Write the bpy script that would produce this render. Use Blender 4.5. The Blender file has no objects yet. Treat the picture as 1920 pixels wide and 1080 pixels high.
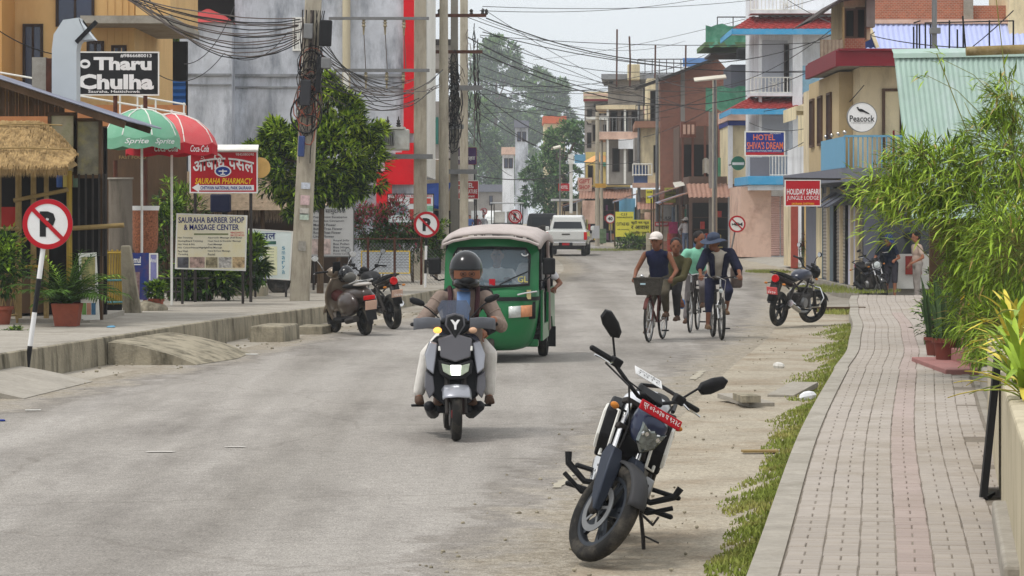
import bpy, math, random
from mathutils import Vector as V, Matrix as M, Euler
R = math.radians
random.seed(7)
rnd = random.random
def U(a, b): return a + (b - a) * random.random()
SC = bpy.context.scene
COL = SC.collection
# ---------------------------------------------------------------- camera
F, HC, HY = 5333.3, 2.0, 395.0          # focal length in photo pixels, eye height, horizon row
cam = bpy.data.cameras.new('camera'); camo = bpy.data.objects.new('camera', cam); COL.objects.link(camo)
cam.sensor_width = 36.0; cam.lens = 36.0 * F / 1920.0
cam.shift_y = -(540.0 - HY) / 1920.0
cam.clip_start = 0.5; cam.clip_end = 5000
camo.location = (0, 0, HC); camo.rotation_euler = (R(90), 0, 0)
SC.camera = camo
# ---------------------------------------------------------------- sky and sun (bright overcast)
w = bpy.data.worlds.new('World'); SC.world = w; w.use_nodes = True
nt = w.node_tree; nt.nodes.clear()
SUN_EL, SUN_ROT = 62.0, 215.0
sky = nt.nodes.new('ShaderNodeTexSky'); sky.sky_type = 'NISHITA'; sky.sun_disc = False
sky.sun_elevation = R(SUN_EL); sky.sun_rotation = R(SUN_ROT); sky.dust_density = 4.0
hs = nt.nodes.new('ShaderNodeHueSaturation'); hs.inputs['Saturation'].default_value = 0.25
tc = nt.nodes.new('ShaderNodeTexCoord'); sp = nt.nodes.new('ShaderNodeSeparateXYZ')
rp = nt.nodes.new('ShaderNodeValToRGB')
rp.color_ramp.elements[0].position = 0.0; rp.color_ramp.elements[0].color = (0.74, 0.79, 0.83, 1)
rp.color_ramp.elements[1].position = 1.0; rp.color_ramp.elements[1].color = (1.0, 1.0, 1.0, 1)
gain = nt.nodes.new('ShaderNodeMix'); gain.data_type = 'RGBA'; gain.blend_type = 'MULTIPLY'
gain.inputs['Factor'].default_value = 1.0; gain.inputs[7].default_value = (12.6, 12.6, 12.6, 1)
mixw = nt.nodes.new('ShaderNodeMix'); mixw.data_type = 'RGBA'; mixw.inputs["Factor"].default_value = 0.88
bg = nt.nodes.new('ShaderNodeBackground'); bg.inputs['Strength'].default_value = 0.1
out = nt.nodes.new('ShaderNodeOutputWorld')
L = nt.links.new
L(tc.outputs['Generated'], sp.inputs[0]); L(sp.outputs['Z'], rp.inputs[0])
L(rp.outputs[0], gain.inputs[6]); L(sky.outputs[0], hs.inputs['Color'])
L(hs.outputs[0], mixw.inputs[6]); L(gain.outputs[2], mixw.inputs[7])
L(mixw.outputs[2], bg.inputs['Color']); L(bg.outputs[0], out.inputs['Surface'])
sl = bpy.data.lights.new('sun', 'SUN'); so = bpy.data.objects.new('sun', sl); COL.objects.link(so)
sl.energy = 2.0; sl.angle = R(14); sl.color = (1.0, 0.965, 0.91)
# light comes from behind-left of the camera, high up
_sd = V((-0.42, -0.25, math.tan(R(SUN_EL)) * 0.49)).normalized()
so.rotation_euler = _sd.to_track_quat('Z', 'Y').to_euler()
so.location = _sd * 60
SC.view_settings.view_transform = 'Standard'; SC.view_settings.look = 'None'
SC.view_settings.exposure = 0.0; SC.view_settings.gamma = 1.0
SC.cycles.use_denoising = True
SC.cycles.max_bounces = 6; SC.cycles.transparent_max_bounces = 12; SC.cycles.volume_bounces = 0
SC.cycles.caustics_reflective = False; SC.cycles.caustics_refractive = False
# ---------------------------------------------------------------- helpers
def P(x, y, d): return V(((x - 960) * d / F, d, HC - (y - HY) * d / F))
def G(x, y, z=0.0):
    d = F * (HC - z) / (y - HY); return V(((x - 960) * d / F, d, z))
def c8(r, g, b):
    f = lambda u: (u / 255.0) / 12.92 if u <= 10 else (((u / 255.0) + 0.055) / 1.055) ** 2.4
    return (f(r), f(g), f(b))
def spline(pts):
    def f(d):
        n = len(pts)
        if d <= pts[0][0]:
            a, b = pts[0], pts[1]; return a[1] + (b[1] - a[1]) * (d - a[0]) / (b[0] - a[0])
        if d >= pts[-1][0]:
            a, b = pts[-2], pts[-1]; return b[1] + (b[1] - a[1]) * (d - b[0]) / (b[0] - a[0])
        for i in range(n - 1):
            if pts[i][0] <= d <= pts[i + 1][0]: break
        x0, y0 = pts[i]; x1, y1 = pts[i + 1]; h = x1 - x0
        s = (y1 - y0) / h
        m0 = s if i == 0 else (y1 - pts[i - 1][1]) / (x1 - pts[i - 1][0])
        m1 = s if i == n - 2 else (pts[i + 2][1] - y0) / (pts[i + 2][0] - x0)
        t = (d - x0) / h
        return ((2*t**3 - 3*t*t + 1) * y0 + (t**3 - 2*t*t + t) * h * m0 + (-2*t**3 + 3*t*t) * y1 + (t**3 - t*t) * h * m1)
    return f
_TAB = [i * 0.618033 for i in range(64)]
def wob(x, s=0.0):
    return (math.sin(x * 1.7 + s) + math.sin(x * 3.1 + 2.1 * s + 1) * .6 + math.sin(x * 7.3 + s * 3) * .3) / 1.9
# ---- materials
MATS = {}
def mat(name, col=None, rough=.75, metal=0.0, var=.14, vs=4.0, dirt=None, ds=2.0, da=.5, bump=0.0, bs=60.0,
        emit=None, alpha=None, spec=.16, coat=0.0, objvar=0.0, stretch=None, trans=0.0, streak=None):
    if name in MATS: return MATS[name]
    m = bpy.data.materials.new(name); m.use_nodes = True; MATS[name] = m
    t = m.node_tree; b = t.nodes['Principled BSDF']; N = t.nodes.new; K = t.links.new
    b.inputs['Roughness'].default_value = rough; b.inputs['Metallic'].default_value = metal
    b.inputs['Specular IOR Level'].default_value = spec
    if coat: b.inputs['Coat Weight'].default_value = coat; b.inputs['Coat Roughness'].default_value = .08
    if trans: b.inputs['Transmission Weight'].default_value = trans
    co = N('ShaderNodeTexCoord'); mp = N('ShaderNodeMapping')
    K(co.outputs['Object'], mp.inputs['Vector'])
    if stretch: mp.inputs['Scale'].default_value = stretch
    nz = N('ShaderNodeTexNoise'); nz.inputs['Scale'].default_value = vs; nz.inputs['Detail'].default_value = 6
    nz.inputs['Roughness'].default_value = .65
    K(mp.outputs[0], nz.inputs['Vector'])
    r = N('ShaderNodeValToRGB'); e = r.color_ramp.elements
    e[0].position = .28; e[1].position = .72
    e[0].color = (*[c * (1 - var) for c in col], 1); e[1].color = (*[min(1, c * (1 + var)) for c in col], 1)
    K(nz.outputs['Fac'], r.inputs[0]); src = r.outputs[0]
    if dirt:
        n2 = N('ShaderNodeTexNoise'); n2.inputs['Scale'].default_value = ds; n2.inputs['Detail'].default_value = 8
        n2.inputs['Roughness'].default_value = .7
        if streak:
            m2 = N('ShaderNodeMapping'); m2.inputs['Scale'].default_value = streak
            K(co.outputs['Object'], m2.inputs['Vector']); K(m2.outputs[0], n2.inputs['Vector'])
        else: K(mp.outputs[0], n2.inputs['Vector'])
        r2 = N('ShaderNodeValToRGB'); r2.color_ramp.elements[0].position = .47; r2.color_ramp.elements[1].position = .68
        r2.color_ramp.elements[0].color = (0, 0, 0, 1); r2.color_ramp.elements[1].color = (da, da, da, 1)
        K(n2.outputs['Fac'], r2.inputs[0])
        mx = N('ShaderNodeMix'); mx.data_type = 'RGBA'; mx.inputs[7].default_value = (*dirt, 1)
        K(r2.outputs[0], mx.inputs[0]); K(src, mx.inputs[6]); src = mx.outputs[2]
    if objvar:
        oi = N('ShaderNodeObjectInfo'); h = N('ShaderNodeHueSaturation')
        mr = N('ShaderNodeMapRange'); mr.inputs[3].default_value = 1 - objvar; mr.inputs[4].default_value = 1 + objvar
        K(oi.outputs['Random'], mr.inputs[0]); K(mr.outputs[0], h.inputs['Value']); K(src, h.inputs['Color']); src = h.outputs[0]
    K(src, b.inputs['Base Color'])
    if bump:
        n3 = N('ShaderNodeTexNoise'); n3.inputs['Scale'].default_value = bs; n3.inputs['Detail'].default_value = 5
        K(mp.outputs[0], n3.inputs['Vector'])
        bp = N('ShaderNodeBump'); bp.inputs['Strength'].default_value = bump; bp.inputs['Distance'].default_value = .02
        K(n3.outputs['Fac'], bp.inputs['Height']); K(bp.outputs[0], b.inputs['Normal'])
    if emit:
        b.inputs['Emission Color'].default_value = (*emit[0], 1); b.inputs['Emission Strength'].default_value = emit[1]
    if alpha is not None: b.inputs['Alpha'].default_value = alpha
    return m
# ---- mesh builder
def rotm(rot):
    if rot is None: return M.Identity(3)
    if isinstance(rot, M): return rot.to_3x3()
    return Euler(rot).to_matrix()
def frame(d, up=None):
    d = V(d).normalized(); up = V(up) if up is not None else (V((0, 0, 1)) if abs(d.z) < .95 else V((0, 1, 0)))
    x = up.cross(d).normalized(); y = d.cross(x)
    return x, y, d
class MB:
    def __init__(s): s.v = []; s.f = []; s.m = []; s.mi = 0; s.T = None
    def add(s, vs, fs):
        o = len(s.v)
        if s.T is not None: vs = [s.T @ V(p) for p in vs]
        s.v += [tuple(p) for p in vs]; s.f += [tuple(i + o for i in q) for q in fs]; s.m += [s.mi] * len(fs)
        return s
    def box(s, c, size, rot=None):
        q = rotm(rot); c = V(c); a, b, h = size[0] / 2, size[1] / 2, size[2] / 2
        vs = [c + q @ V((x * a, y * b, z * h)) for z in (-1, 1) for x, y in ((-1, -1), (1, -1), (1, 1), (-1, 1))]
        return s.add(vs, [(3, 2, 1, 0), (4, 5, 6, 7), (0, 1, 5, 4), (1, 2, 6, 5), (2, 3, 7, 6), (3, 0, 4, 7)])
    def bb(s, x0, x1, y0, y1, z0, z1): return s.box(((x0+x1)/2, (y0+y1)/2, (z0+z1)/2), (abs(x1-x0), abs(y1-y0), abs(z1-z0)))
    def bar(s, a, b, w, h, up=None):
        a, b = V(a), V(b); x, y, d = frame(b - a, up); w /= 2; h /= 2
        vs = [p + x * i * w + y * j * h for p in (a, b) for i, j in ((-1, -1), (1, -1), (1, 1), (-1, 1))]
        return s.add(vs, [(3, 2, 1, 0), (4, 5, 6, 7), (0, 1, 5, 4), (1, 2, 6, 5), (2, 3, 7, 6), (3, 0, 4, 7)])
    def ring(s, c, x, y, r, n, ry=None):
        ry = r if ry is None else ry
        return [V(c) + x * math.cos(2*math.pi*i/n) * r + y * math.sin(2*math.pi*i/n) * ry for i in range(n)]
    def loft(s, rings, c0=True, c1=True, closed=False):
        n = len(rings[0]); vs = [p for r in rings for p in r]; fs = []
        k = len(rings)
        for i in range(k if closed else k - 1):
            j2 = (i + 1) % k
            for j in range(n): fs.append((i*n+j, i*n+(j+1) % n, j2*n+(j+1) % n, j2*n+j))
        if not closed:
            if c0: fs.append(tuple(range(n))[::-1])
            if c1: fs.append(tuple(range((k-1)*n, k*n)))
        return s.add(vs, fs)
    def cyl(s, a, b, r0, r1=None, n=10, caps=True):
        r1 = r0 if r1 is None else r1
        x, y, d = frame(V(b) - V(a)); return s.loft([s.ring(a, x, y, r0, n), s.ring(b, x, y, r1, n)], caps, caps)
    def tube(s, pts, r, n=6, closed=False):
        pts = [V(p) for p in pts]; k = len(pts); rs = r if isinstance(r, (list, tuple)) else [r] * k
        rings = []; up = None
        for i, p in enumerate(pts):
            d = (pts[(i+1) % k] - pts[i-1]) if closed else (pts[min(i+1, k-1)] - pts[max(i-1, 0)])
            if d.length < 1e-9: d = V((0, 0, 1))
            d.normalize()
            if up is None: x, y, _ = frame(d)
            else:
                x = (up - d * up.dot(d))
                x = x.normalized() if x.length > 1e-6 else frame(d)[0]
                y = d.cross(x)
            up = x; rings.append(s.ring(p, x, y, rs[i], n))
        return s.loft(rings, True, True, closed)
    def cap(s, a, b, ra, rb, n=10, k=3):           # tapered capsule
        a, b = V(a), V(b); x, y, d = frame(b - a) if (b - a).length > 1e-6 else frame((0, 0, 1))
        rings = []
        for i in range(k): t = math.pi / 2 * (i + .35) / k; rings.append(s.ring(a - d * ra * math.cos(t), x, y, ra * math.sin(t), n))
        rings.append(s.ring(a, x, y, ra, n)); rings.append(s.ring(b, x, y, rb, n))
        for i in range(k): t = math.pi / 2 * (k - i - .65) / k; rings.append(s.ring(b + d * rb * math.cos(t), x, y, rb * math.sin(t), n))
        return s.loft(rings)
    def ell(s, c, r, rot=None, n=12, k=8):
        q = rotm(rot); c = V(c); rings = []
        for i in range(k):
            t = math.pi * (i + .5) / k
            rings.append([c + q @ V((r[0]*math.sin(t)*math.cos(2*math.pi*j/n), r[1]*math.sin(t)*math.sin(2*math.pi*j/n), -r[2]*math.cos(t))) for j in range(n)])
        return s.loft(rings)
    def lathe(s, prof, c=(0, 0, 0), axis=(0, 0, 1), n=20, closed=False):   # prof: (radius, along)
        x, y, d = frame(axis); c = V(c)
        return s.loft([s.ring(c + d * h, x, y, max(r, 1e-4), n) for r, h in prof], not closed, not closed, closed)
    def prism(s, poly, h, mtx):                      # polygon in local xy, extruded 0..h along local z
        n = len(poly); vs = [mtx @ V((x, y, 0)) for x, y in poly] + [mtx @ V((x, y, h)) for x, y in poly]
        return s.add(vs, [tuple(range(n))[::-1], tuple(range(n, 2*n))] + [(i, (i+1) % n, n+(i+1) % n, n+i) for i in range(n)])
    def quad(s, *p): return s.add(p, [tuple(range(len(p)))])
    def grid(s, rows): # rows of points
        n = len(rows[0]); return s.add([p for r in rows for p in r], [(i*n+j, i*n+j+1, (i+1)*n+j+1, (i+1)*n+j) for i in range(len(rows)-1) for j in range(n-1)])
    def mesh(s, name, mats, smooth=40):
        me = bpy.data.meshes.new(name); me.from_pydata(s.v, [], s.f)
        for m in (mats if isinstance(mats, (list, tuple)) else [mats]): me.materials.append(m)
        if s.mi or any(s.m): me.polygons.foreach_set('material_index', s.m)
        if smooth: me.shade_smooth(); me.set_sharp_from_angle(angle=R(smooth))
        me.update(); return me
    def build(s, name, mats, parent=None, smooth=40, bevel=0, sub=0, remesh=0, loc=None, rot=None, seg=2):
        o = bpy.data.objects.new(name, s.mesh(name, mats, smooth)); COL.objects.link(o)
        if parent is not None: o.parent = parent
        if loc is not None: o.location = loc
        if rot is not None: o.rotation_euler = rot
        if bevel:
            b = o.modifiers.new('bevel', 'BEVEL'); b.width = bevel; b.segments = seg; b.limit_method = 'ANGLE'; b.angle_limit = R(35)
        if remesh:
            r = o.modifiers.new('remesh', 'REMESH'); r.mode = 'VOXEL'; r.voxel_size = remesh; r.use_smooth_shade = True
            k = o.modifiers.new('smooth', 'SMOOTH'); k.factor = .5; k.iterations = 4
        if sub:
            b = o.modifiers.new('sub', 'SUBSURF'); b.levels = sub; b.render_levels = sub
        return o
def tag(o, label=None, cat=None, group=None, kind=None):
    if label: o['label'] = label
    if cat: o['category'] = cat
    if group: o['group'] = group
    if kind: o['kind'] = kind
    return o
def thing(name, label, cat, loc=(0, 0, 0), rz=0.0, group=None, rot=None):
    o = bpy.data.objects.new(name, None); COL.objects.link(o); o.empty_display_size = .1
    o.location = loc; o.rotation_euler = rot if rot else (0, 0, rz)
    return tag(o, label, cat, group)
def struct(o): o['kind'] = 'structure'; return o
def stuff(o): o['kind'] = 'stuff'; return o
def copy_tree(o, parent=None):
    c = o.copy(); COL.objects.link(c); c.parent = parent
    for ch in o.children: copy_tree(ch, c)
    return c
_fonts = {}
def text(body, parent, m, loc, w=None, h=None, rot=(R(90), 0, 0), name='lettering', bold=0.0, depth=.003, arc=0.0, shear=0.0, size=1.0):
    cu = bpy.data.curves.new('t', 'FONT'); cu.body = body; cu.align_x = 'CENTER'; cu.align_y = 'CENTER'
    cu.resolution_u = 2; cu.offset = bold; cu.shear = shear; cu.size = size
    ob = bpy.data.objects.new('t', cu); COL.objects.link(ob)
    me = bpy.data.meshes.new_from_object(ob); bpy.data.objects.remove(ob); bpy.data.curves.remove(cu)
    me.name = name
    if len(me.vertices):
        xs = [v.co.x for v in me.vertices]; ys = [v.co.y for v in me.vertices]
        x0, x1, y0, y1 = min(xs), max(xs), min(ys), max(ys)
        sx = w / max(x1 - x0, 1e-6) if w else None; sy = h / max(y1 - y0, 1e-6) if h else None
        sx = sx or sy or 1; sy = sy or sx
        for v in me.vertices:
            x = (v.co.x - (x0 + x1) / 2) * sx; y = (v.co.y - (y0 + y1) / 2) * sy
            if arc: y += arc * (1 - (2 * x / (w or 1)) ** 2)
            v.co = (x, y, depth)
    me.materials.clear(); me.materials.append(m)
    o = bpy.data.objects.new(name, me); COL.objects.link(o); o.parent = parent
    o.location = loc; o.rotation_euler = rot
    return o
# ---------------------------------------------------------------- shared materials and builders
WHT = mat('white_paint', c8(225,224,218), .6, var=.06, vs=3, dirt=c8(150,146,135), ds=2, da=.3)
BLK = mat('black_plastic', c8(30,30,32), .5, var=.2, vs=9)
RUB = mat('tyre_rubber', c8(38,37,36), .85, var=.2, vs=8, dirt=c8(105,98,88), ds=6, da=.5)
CHR = mat('chrome', c8(205,205,205), .22, metal=1, var=.05)
STL = mat('grey_steel', c8(128,128,128), .45, metal=.8, var=.15, vs=6)
DKM = mat('dark_metal', c8(58,54,52), .55, metal=.4, var=.2, vs=7)
RST = mat('rusty_brown_iron', c8(86,52,40), .75, var=.25, vs=6, dirt=c8(50,34,28), ds=5, da=.6)
RED = mat('sign_red', c8(178,22,36), .5, var=.08, vs=3, dirt=c8(120,60,60), ds=3, da=.25)
SGW = mat('sign_white', c8(228,228,228), .5, var=.04, vs=3, dirt=c8(170,166,158), ds=3, da=.3)
SGB = mat('sign_black', c8(34,34,36), .5, var=.15, vs=4)
GLS = mat('dark_glass', c8(38,44,50), .12, var=.1, spec=.7)
BAM = mat('dry_bamboo', c8(146,124,82), .7, var=.2, vs=5, dirt=c8(110,90,52), ds=4, da=.5)
BAY = mat('yellow_painted_bamboo', c8(158,132,54), .6, var=.2, vs=5, dirt=c8(120,100,50), ds=4, da=.4)
WOD = mat('dark_weathered_wood', c8(82,64,48), .85, var=.25, vs=5, stretch=(1,1,.25), bump=.3, bs=30)
THA = mat('thatch_straw', c8(176,148,104), .95, var=.35, vs=14, stretch=(1,1,.2), dirt=c8(98,76,48), ds=6, da=.6, bump=.6, bs=40)
TIN = mat('grey_corrugated_tin', c8(136,140,156), .5, metal=.3, var=.12, vs=2, dirt=c8(96,84,78), ds=2.5, da=.5)
DUC = mat('galvanised_duct', c8(196,202,206), .42, metal=.45, var=.06, vs=2)
TER = mat('terracotta', c8(150,84,66), .85, var=.15, vs=4, dirt=c8(104,64,54), ds=3, da=.5)
PLE = mat('concrete_pole', c8(172,164,148), .9, var=.12, vs=3, dirt=c8(112,104,92), ds=2.5, da=.6, streak=(3,3,.5), bump=.2, bs=40)
CAB = mat('black_cable', c8(32,31,32), .6, var=.2, vs=5)
CAG = mat('grey_cable', c8(96,88,84), .7, var=.2, vs=5)
CUP = mat('copper_red_wire', c8(150,84,66), .6, var=.2, vs=8)
GR1 = mat('leaf_dark_green', c8(42,66,28), .55, var=.35, vs=6)
GR2 = mat('leaf_mid_green', c8(70,100,34), .55, var=.3, vs=6)
GR3 = mat('leaf_bright_green', c8(128,158,48), .5, var=.25, vs=6)
GR4 = mat('leaf_yellow_green', c8(168,178,76), .5, var=.25, vs=6)
BRK = mat('bark', c8(92,76,60), .9, var=.25, vs=7, bump=.5, bs=30)
PNK = mat('leaf_pink_red', c8(150,62,74), .6, var=.3, vs=6)
def leafquad(b, p, dr, up, l, w, fold=.25):
    s = dr.cross(up)
    if s.length < 1e-4: s = V((1, 0, 0))
    s.normalize(); n = s.cross(dr).normalized()
    b.add([p, p + dr * l * .45 + s * w * .5 + n * w * fold, p + dr * l - n * l * .12, p + dr * l * .45 - s * w * .5 + n * w * fold, p + dr * l * .5], [(0, 1, 4), (1, 2, 4), (0, 4, 3), (4, 2, 3)])
def rdir(zb=0.0):
    while True:
        v = V((U(-1, 1), U(-1, 1), U(-1, 1)))
        if .05 < v.length < 1: v.normalize(); v.z += zb; return v.normalized()
def crown(b, c, r, nclump, nleaf, l, w, mats=(0, 1, 2), csize=.28, shell=.55, droop=0.0, tip=True):
    """leaves in clumps through an ellipsoid; upper outer clumps carry the fresh leaf colour"""
    c = V(c)
    for i in range(nclump):
        u = rdir(); q = shell + (1 - shell) * rnd() ** .5
        k = V((u.x * r[0] * q, u.y * r[1] * q, u.z * r[2] * q)) * U(.82, 1.1); cc = c + k; cs = csize * U(.6, 1.3) * min(r)
        lighter = max(0, min(1, .5 * u.z + .35 * rnd() + .1))  # share of the lightest leaf colour rises with clump height
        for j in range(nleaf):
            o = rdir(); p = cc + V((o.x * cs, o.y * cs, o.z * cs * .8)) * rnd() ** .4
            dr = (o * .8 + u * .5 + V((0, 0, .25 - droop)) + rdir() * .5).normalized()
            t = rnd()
            b.mi = mats[2] if t < lighter * .8 else (mats[1] if t < .45 + lighter * .4 else mats[0])
            leafquad(b, p, dr, V((0, 0, 1)) + rdir() * .4, l * U(.7, 1.3), w * U(.7, 1.3))
    b.mi = 0
def tree(name, label, base, h, cr, crz, nclump, nleaf, l, w, mats=None, trunk_r=.12, blobs=None, group=None, cat='tree', droop=0, csize=.28, shell=.55):
    root = thing(name, label, cat, base, group=group)
    t = MB(); top = V((U(-.1, .1), 0, h - crz))
    t.tube([V((0, 0, -.05)), V((.03, 0, top.z * .4)), top * .8, top + V((0, 0, crz * .5))], [trunk_r * 1.25, trunk_r, trunk_r * .8, trunk_r * .35], 8)
    bl = blobs or [(0, 0, h - crz, cr, cr, crz)]
    for (x, y, z, rx, ry, rz) in bl:
        s = top * .75
        t.tube([s, s.lerp(V((x, y, z)), .6) + V((0, 0, -.1 * rz)), V((x, y, z + rz * .3))], [trunk_r * .6, trunk_r * .4, trunk_r * .15], 6)
    t.build('trunk', BRK, root)
    b = MB(); tot = sum(q[3] * q[4] for q in bl)
    for (x, y, z, rx, ry, rz) in bl:
        crown(b, (x, y, z), (rx, ry, rz), max(3, int(nclump * rx * ry / tot)), nleaf, l, w, droop=droop, csize=csize, shell=shell)
    b.mi = 2
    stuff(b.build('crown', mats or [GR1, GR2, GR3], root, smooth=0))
    return root
def plant_pot(b, r, h, c=(0, 0, 0)):
    b.lathe([(r * .72, 0), (r * .95, h * .82), (r * 1.08, h * .83), (r * 1.08, h), (r * .95, h), (r * .9, h * .86), (0, h * .85)], c, n=18)
def sign(name, label, rect, d, mface, yaw=0.0, posts=(), zb=None, mpost=None, t=.03, frame_m=None, fw=.025, cat='sign', group=None, pr=.025, tilt=0.0):
    """flat board: rect in photo pixels at distance d; root on the ground below; returns root, local mapper"""
    x0, y0, x1, y1 = rect; k = d / F; cx = (x0 + x1) / 2; c = P(cx, (y0 + y1) / 2, d)
    z0 = LZ(d) if zb is None else zb
    root = thing(name, label, cat, (c.x, d, z0), yaw, group=group)
    cs = max(.2, math.cos(yaw)); W = (x1 - x0) * k / cs; Hh = (y1 - y0) * k; zc = c.z - z0
    b = MB(); b.T = M.Translation((0, 0, zc)) @ M.Rotation(tilt, 4, 'Y'); b.box((0, 0, 0), (W, t, Hh)); b.build('board', mface, root, smooth=0)
    if frame_m:
        for nm, cc, sz in (('frame_rail', (0, 0, Hh/2), (W + fw, t + .012, fw)), ('frame_rail', (0, 0, -Hh/2), (W + fw, t + .012, fw)), ('frame_stile', (W/2, 0, 0), (fw, t + .01, Hh - fw)), ('frame_stile', (-W/2, 0, 0), (fw, t + .01, Hh - fw))):
            b = MB(); b.T = M.Translation((0, 0, zc)) @ M.Rotation(tilt, 4, 'Y'); b.box(cc, sz); b.build(nm, frame_m, root, smooth=0)
    for px in posts:
        b = MB(); xx = (px - cx) * k / cs; b.cyl((xx, t, -.02), (xx, t, zc + Hh * .35), pr, n=8); b.build('post', mpost or DKM, root)
    def Lc(px, py, off=.0): return ((px - cx) * k / cs, -t / 2 - .003 - off, zc - (py - (y0 + y1) / 2) * k)
    Lc.k = k / cs; Lc.kz = k
    return root, Lc
def stext(root, Lc, body, x0, y0, x1, y1, m, **kw):
    return text(body, root, m, Lc((x0 + x1) / 2, (y0 + y1) / 2, kw.pop('off', 0)), (x1 - x0) * Lc.k, (y1 - y0) * Lc.kz, **kw)
def spatch(root, Lc, x0, y0, x1, y1, m, name='printed_panel', off=.0):
    b = MB(); c = Lc((x0 + x1) / 2, (y0 + y1) / 2, off); b.box(c, ((x1 - x0) * Lc.k, .004, (y1 - y0) * Lc.kz)); return b.build(name, m, root, smooth=0)
def bambbar(b, a, c, r): b.cyl(a, c, r, r * .9, 8)
# ---------------------------------------------------------------- ground, road, pavements
XR = spline([(8,-1.1),(15.6,-.18),(22.5,.5),(36,2.24),(45.4,3.6),(64.6,5.8),(92.7,7.65),(133,7.3),(159,5.2),(213,3.4),(300,1.0),(400,-3),(520,-8)])
KL = spline([(8,-9.2),(32.6,-5.87),(59,-2.2),(75,-.3),(93,1.0),(115,1.2),(133,.6),(159,-.6),(213,-2.6),(242,-3.6),(300,-5.4),(400,-9.5),(520,-15)])
SLE = spline([(8,.3),(14.6,1.18),(24.8,2.51),(40.9,4.83),(48.9,5.82),(57.3,6.77),(64,7.6),(75,8.6)])
FR = spline([(50,7.8),(70,8.5),(95,9.7),(127,10.2),(160,8.6),(200,6.6),(240,5.4),(300,3.6),(400,-.5),(520,-6)])
def LZ(d): return .36 if d < 43 else (.36 - .12 * min(1, (d - 43) / 14))
def samples(a, b, k=1.02, s0=.35):
    r = [a]; s = s0
    while r[-1] < b: r.append(min(b, r[-1] + s)); s *= k
    return r
m_dirt = mat('dry_sandy_dirt', c8(164,155,139), .95, var=.16, vs=1.3, dirt=c8(132,114,92), ds=.8, da=.75, bump=.5, bs=22)
m_road = mat('dusty_asphalt', c8(159,154,148), .9, var=.1, vs=.35, dirt=c8(112,107,102), ds=.5, da=.7, bump=.35, bs=90, stretch=(1,.28,1))
m_dust = mat('pale_concrete_dust', c8(166,159,147), .95, var=.12, vs=1.1, dirt=c8(128,116,100), ds=.7, da=.7, bump=.3, bs=30, stretch=(1,.5,1))
m_conc = mat('weathered_concrete', c8(158,152,142), .9, var=.12, vs=1.6, dirt=c8(112,106,94), ds=1.4, da=.55, bump=.25, bs=40)
m_kerb = mat('stained_kerb_concrete', c8(150,142,124), .95, var=.2, vs=2.2, dirt=c8(62,58,46), ds=1.5, da=.9, bump=.5, bs=25, streak=(2.2,2.2,.5))
m_joint = mat('sandy_paving_joint', c8(126,118,108), .97, var=.2, vs=6)
m_pave = mat('grey_paving_brick', c8(160,152,144), .9, var=.1, vs=3.5, dirt=c8(134,124,110), ds=.9, da=.6, bump=.25, bs=70, objvar=.07)
m_pink = mat('faded_pink_paving_brick', c8(160,146,140), .9, var=.1, vs=3, dirt=c8(146,134,124), ds=.8, da=.7, bump=.25, bs=70, objvar=.07)
m_grass = mat('verge_grass', c8(126,138,62), .8, var=.35, vs=2.2, dirt=c8(176,162,104), ds=1.4, da=.7)
m_crack = mat('dark_road_tar', c8(96,92,88), .9, var=.2, vs=3)

def add_detail(m, scale, lo, hi):                    # fine aggregate speckle multiplied into the base colour
    t = m.node_tree; b = t.nodes['Principled BSDF']; s = b.inputs['Base Color'].links[0].from_socket
    co = t.nodes.new('ShaderNodeTexCoord'); n = t.nodes.new('ShaderNodeTexNoise'); n.inputs['Scale'].default_value = scale
    n.inputs['Detail'].default_value = 4; n.inputs['Roughness'].default_value = .8
    r = t.nodes.new('ShaderNodeValToRGB'); r.color_ramp.elements[0].position = .36; r.color_ramp.elements[1].position = .66
    r.color_ramp.elements[0].color = (lo, lo, lo, 1); r.color_ramp.elements[1].color = (hi, hi, hi, 1)
    x = t.nodes.new('ShaderNodeMix'); x.data_type = 'RGBA'; x.blend_type = 'MULTIPLY'; x.inputs[0].default_value = 1
    t.links.new(co.outputs['Object'], n.inputs['Vector']); t.links.new(n.outputs['Fac'], r.inputs[0])
    t.links.new(s, x.inputs[6]); t.links.new(r.outputs[0], x.inputs[7]); t.links.new(x.outputs[2], b.inputs['Base Color'])
add_detail(m_road, 9, .86, 1.12); add_detail(m_dirt, 14, .84, 1.12); add_detail(m_dirt, 60, .66, 1.24); add_detail(m_dust, 16, .84, 1.12); add_detail(m_dust, 60, .72, 1.2); add_detail(m_conc, 12, .88, 1.08)

def gz(x, y): return -.4 if (7.3 < x < 70 and 61 < y < 78) else -.008
b = MB(); b.grid([[(x, y, gz(x, y)) for x in (-900, -60, -20, 0, 4, 6.7, 7.8, 8.6, 12, 20, 60, 80, 900)] for y in (-60, 10, 30, 50, 58, 63, 70, 77, 90, 120, 250, 500, 1200)])
struct(b.build('ground', m_dirt))
def sheet(name, m, fa, fb, d0, d1, z, nx=6, za=None, jit=0.0):
    b = MB(); rows = []
    for d in samples(d0, d1):
        a, c = fa(d), fb(d); a += jit * wob(d * .9, 1.3); c += jit * wob(d * .8, 4.1)
        rows.append([(a + (c - a) * i / nx, d, (z(d) if callable(z) else z)) for i in range(nx + 1)])
        if name == 'shop_forecourt': rows[-1][0] = (rows[-1][0][0] - .5, d, rows[-1][0][2] - .12)
    b.grid(rows); return struct(b.build(name, m, smooth=60))
sheet('road_shoulder', m_dust, lambda d: KL(d) - .05, lambda d: KL(d) + (3.2 if d < 30 else 2.6), 8, 520, -.004, 4)
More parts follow.
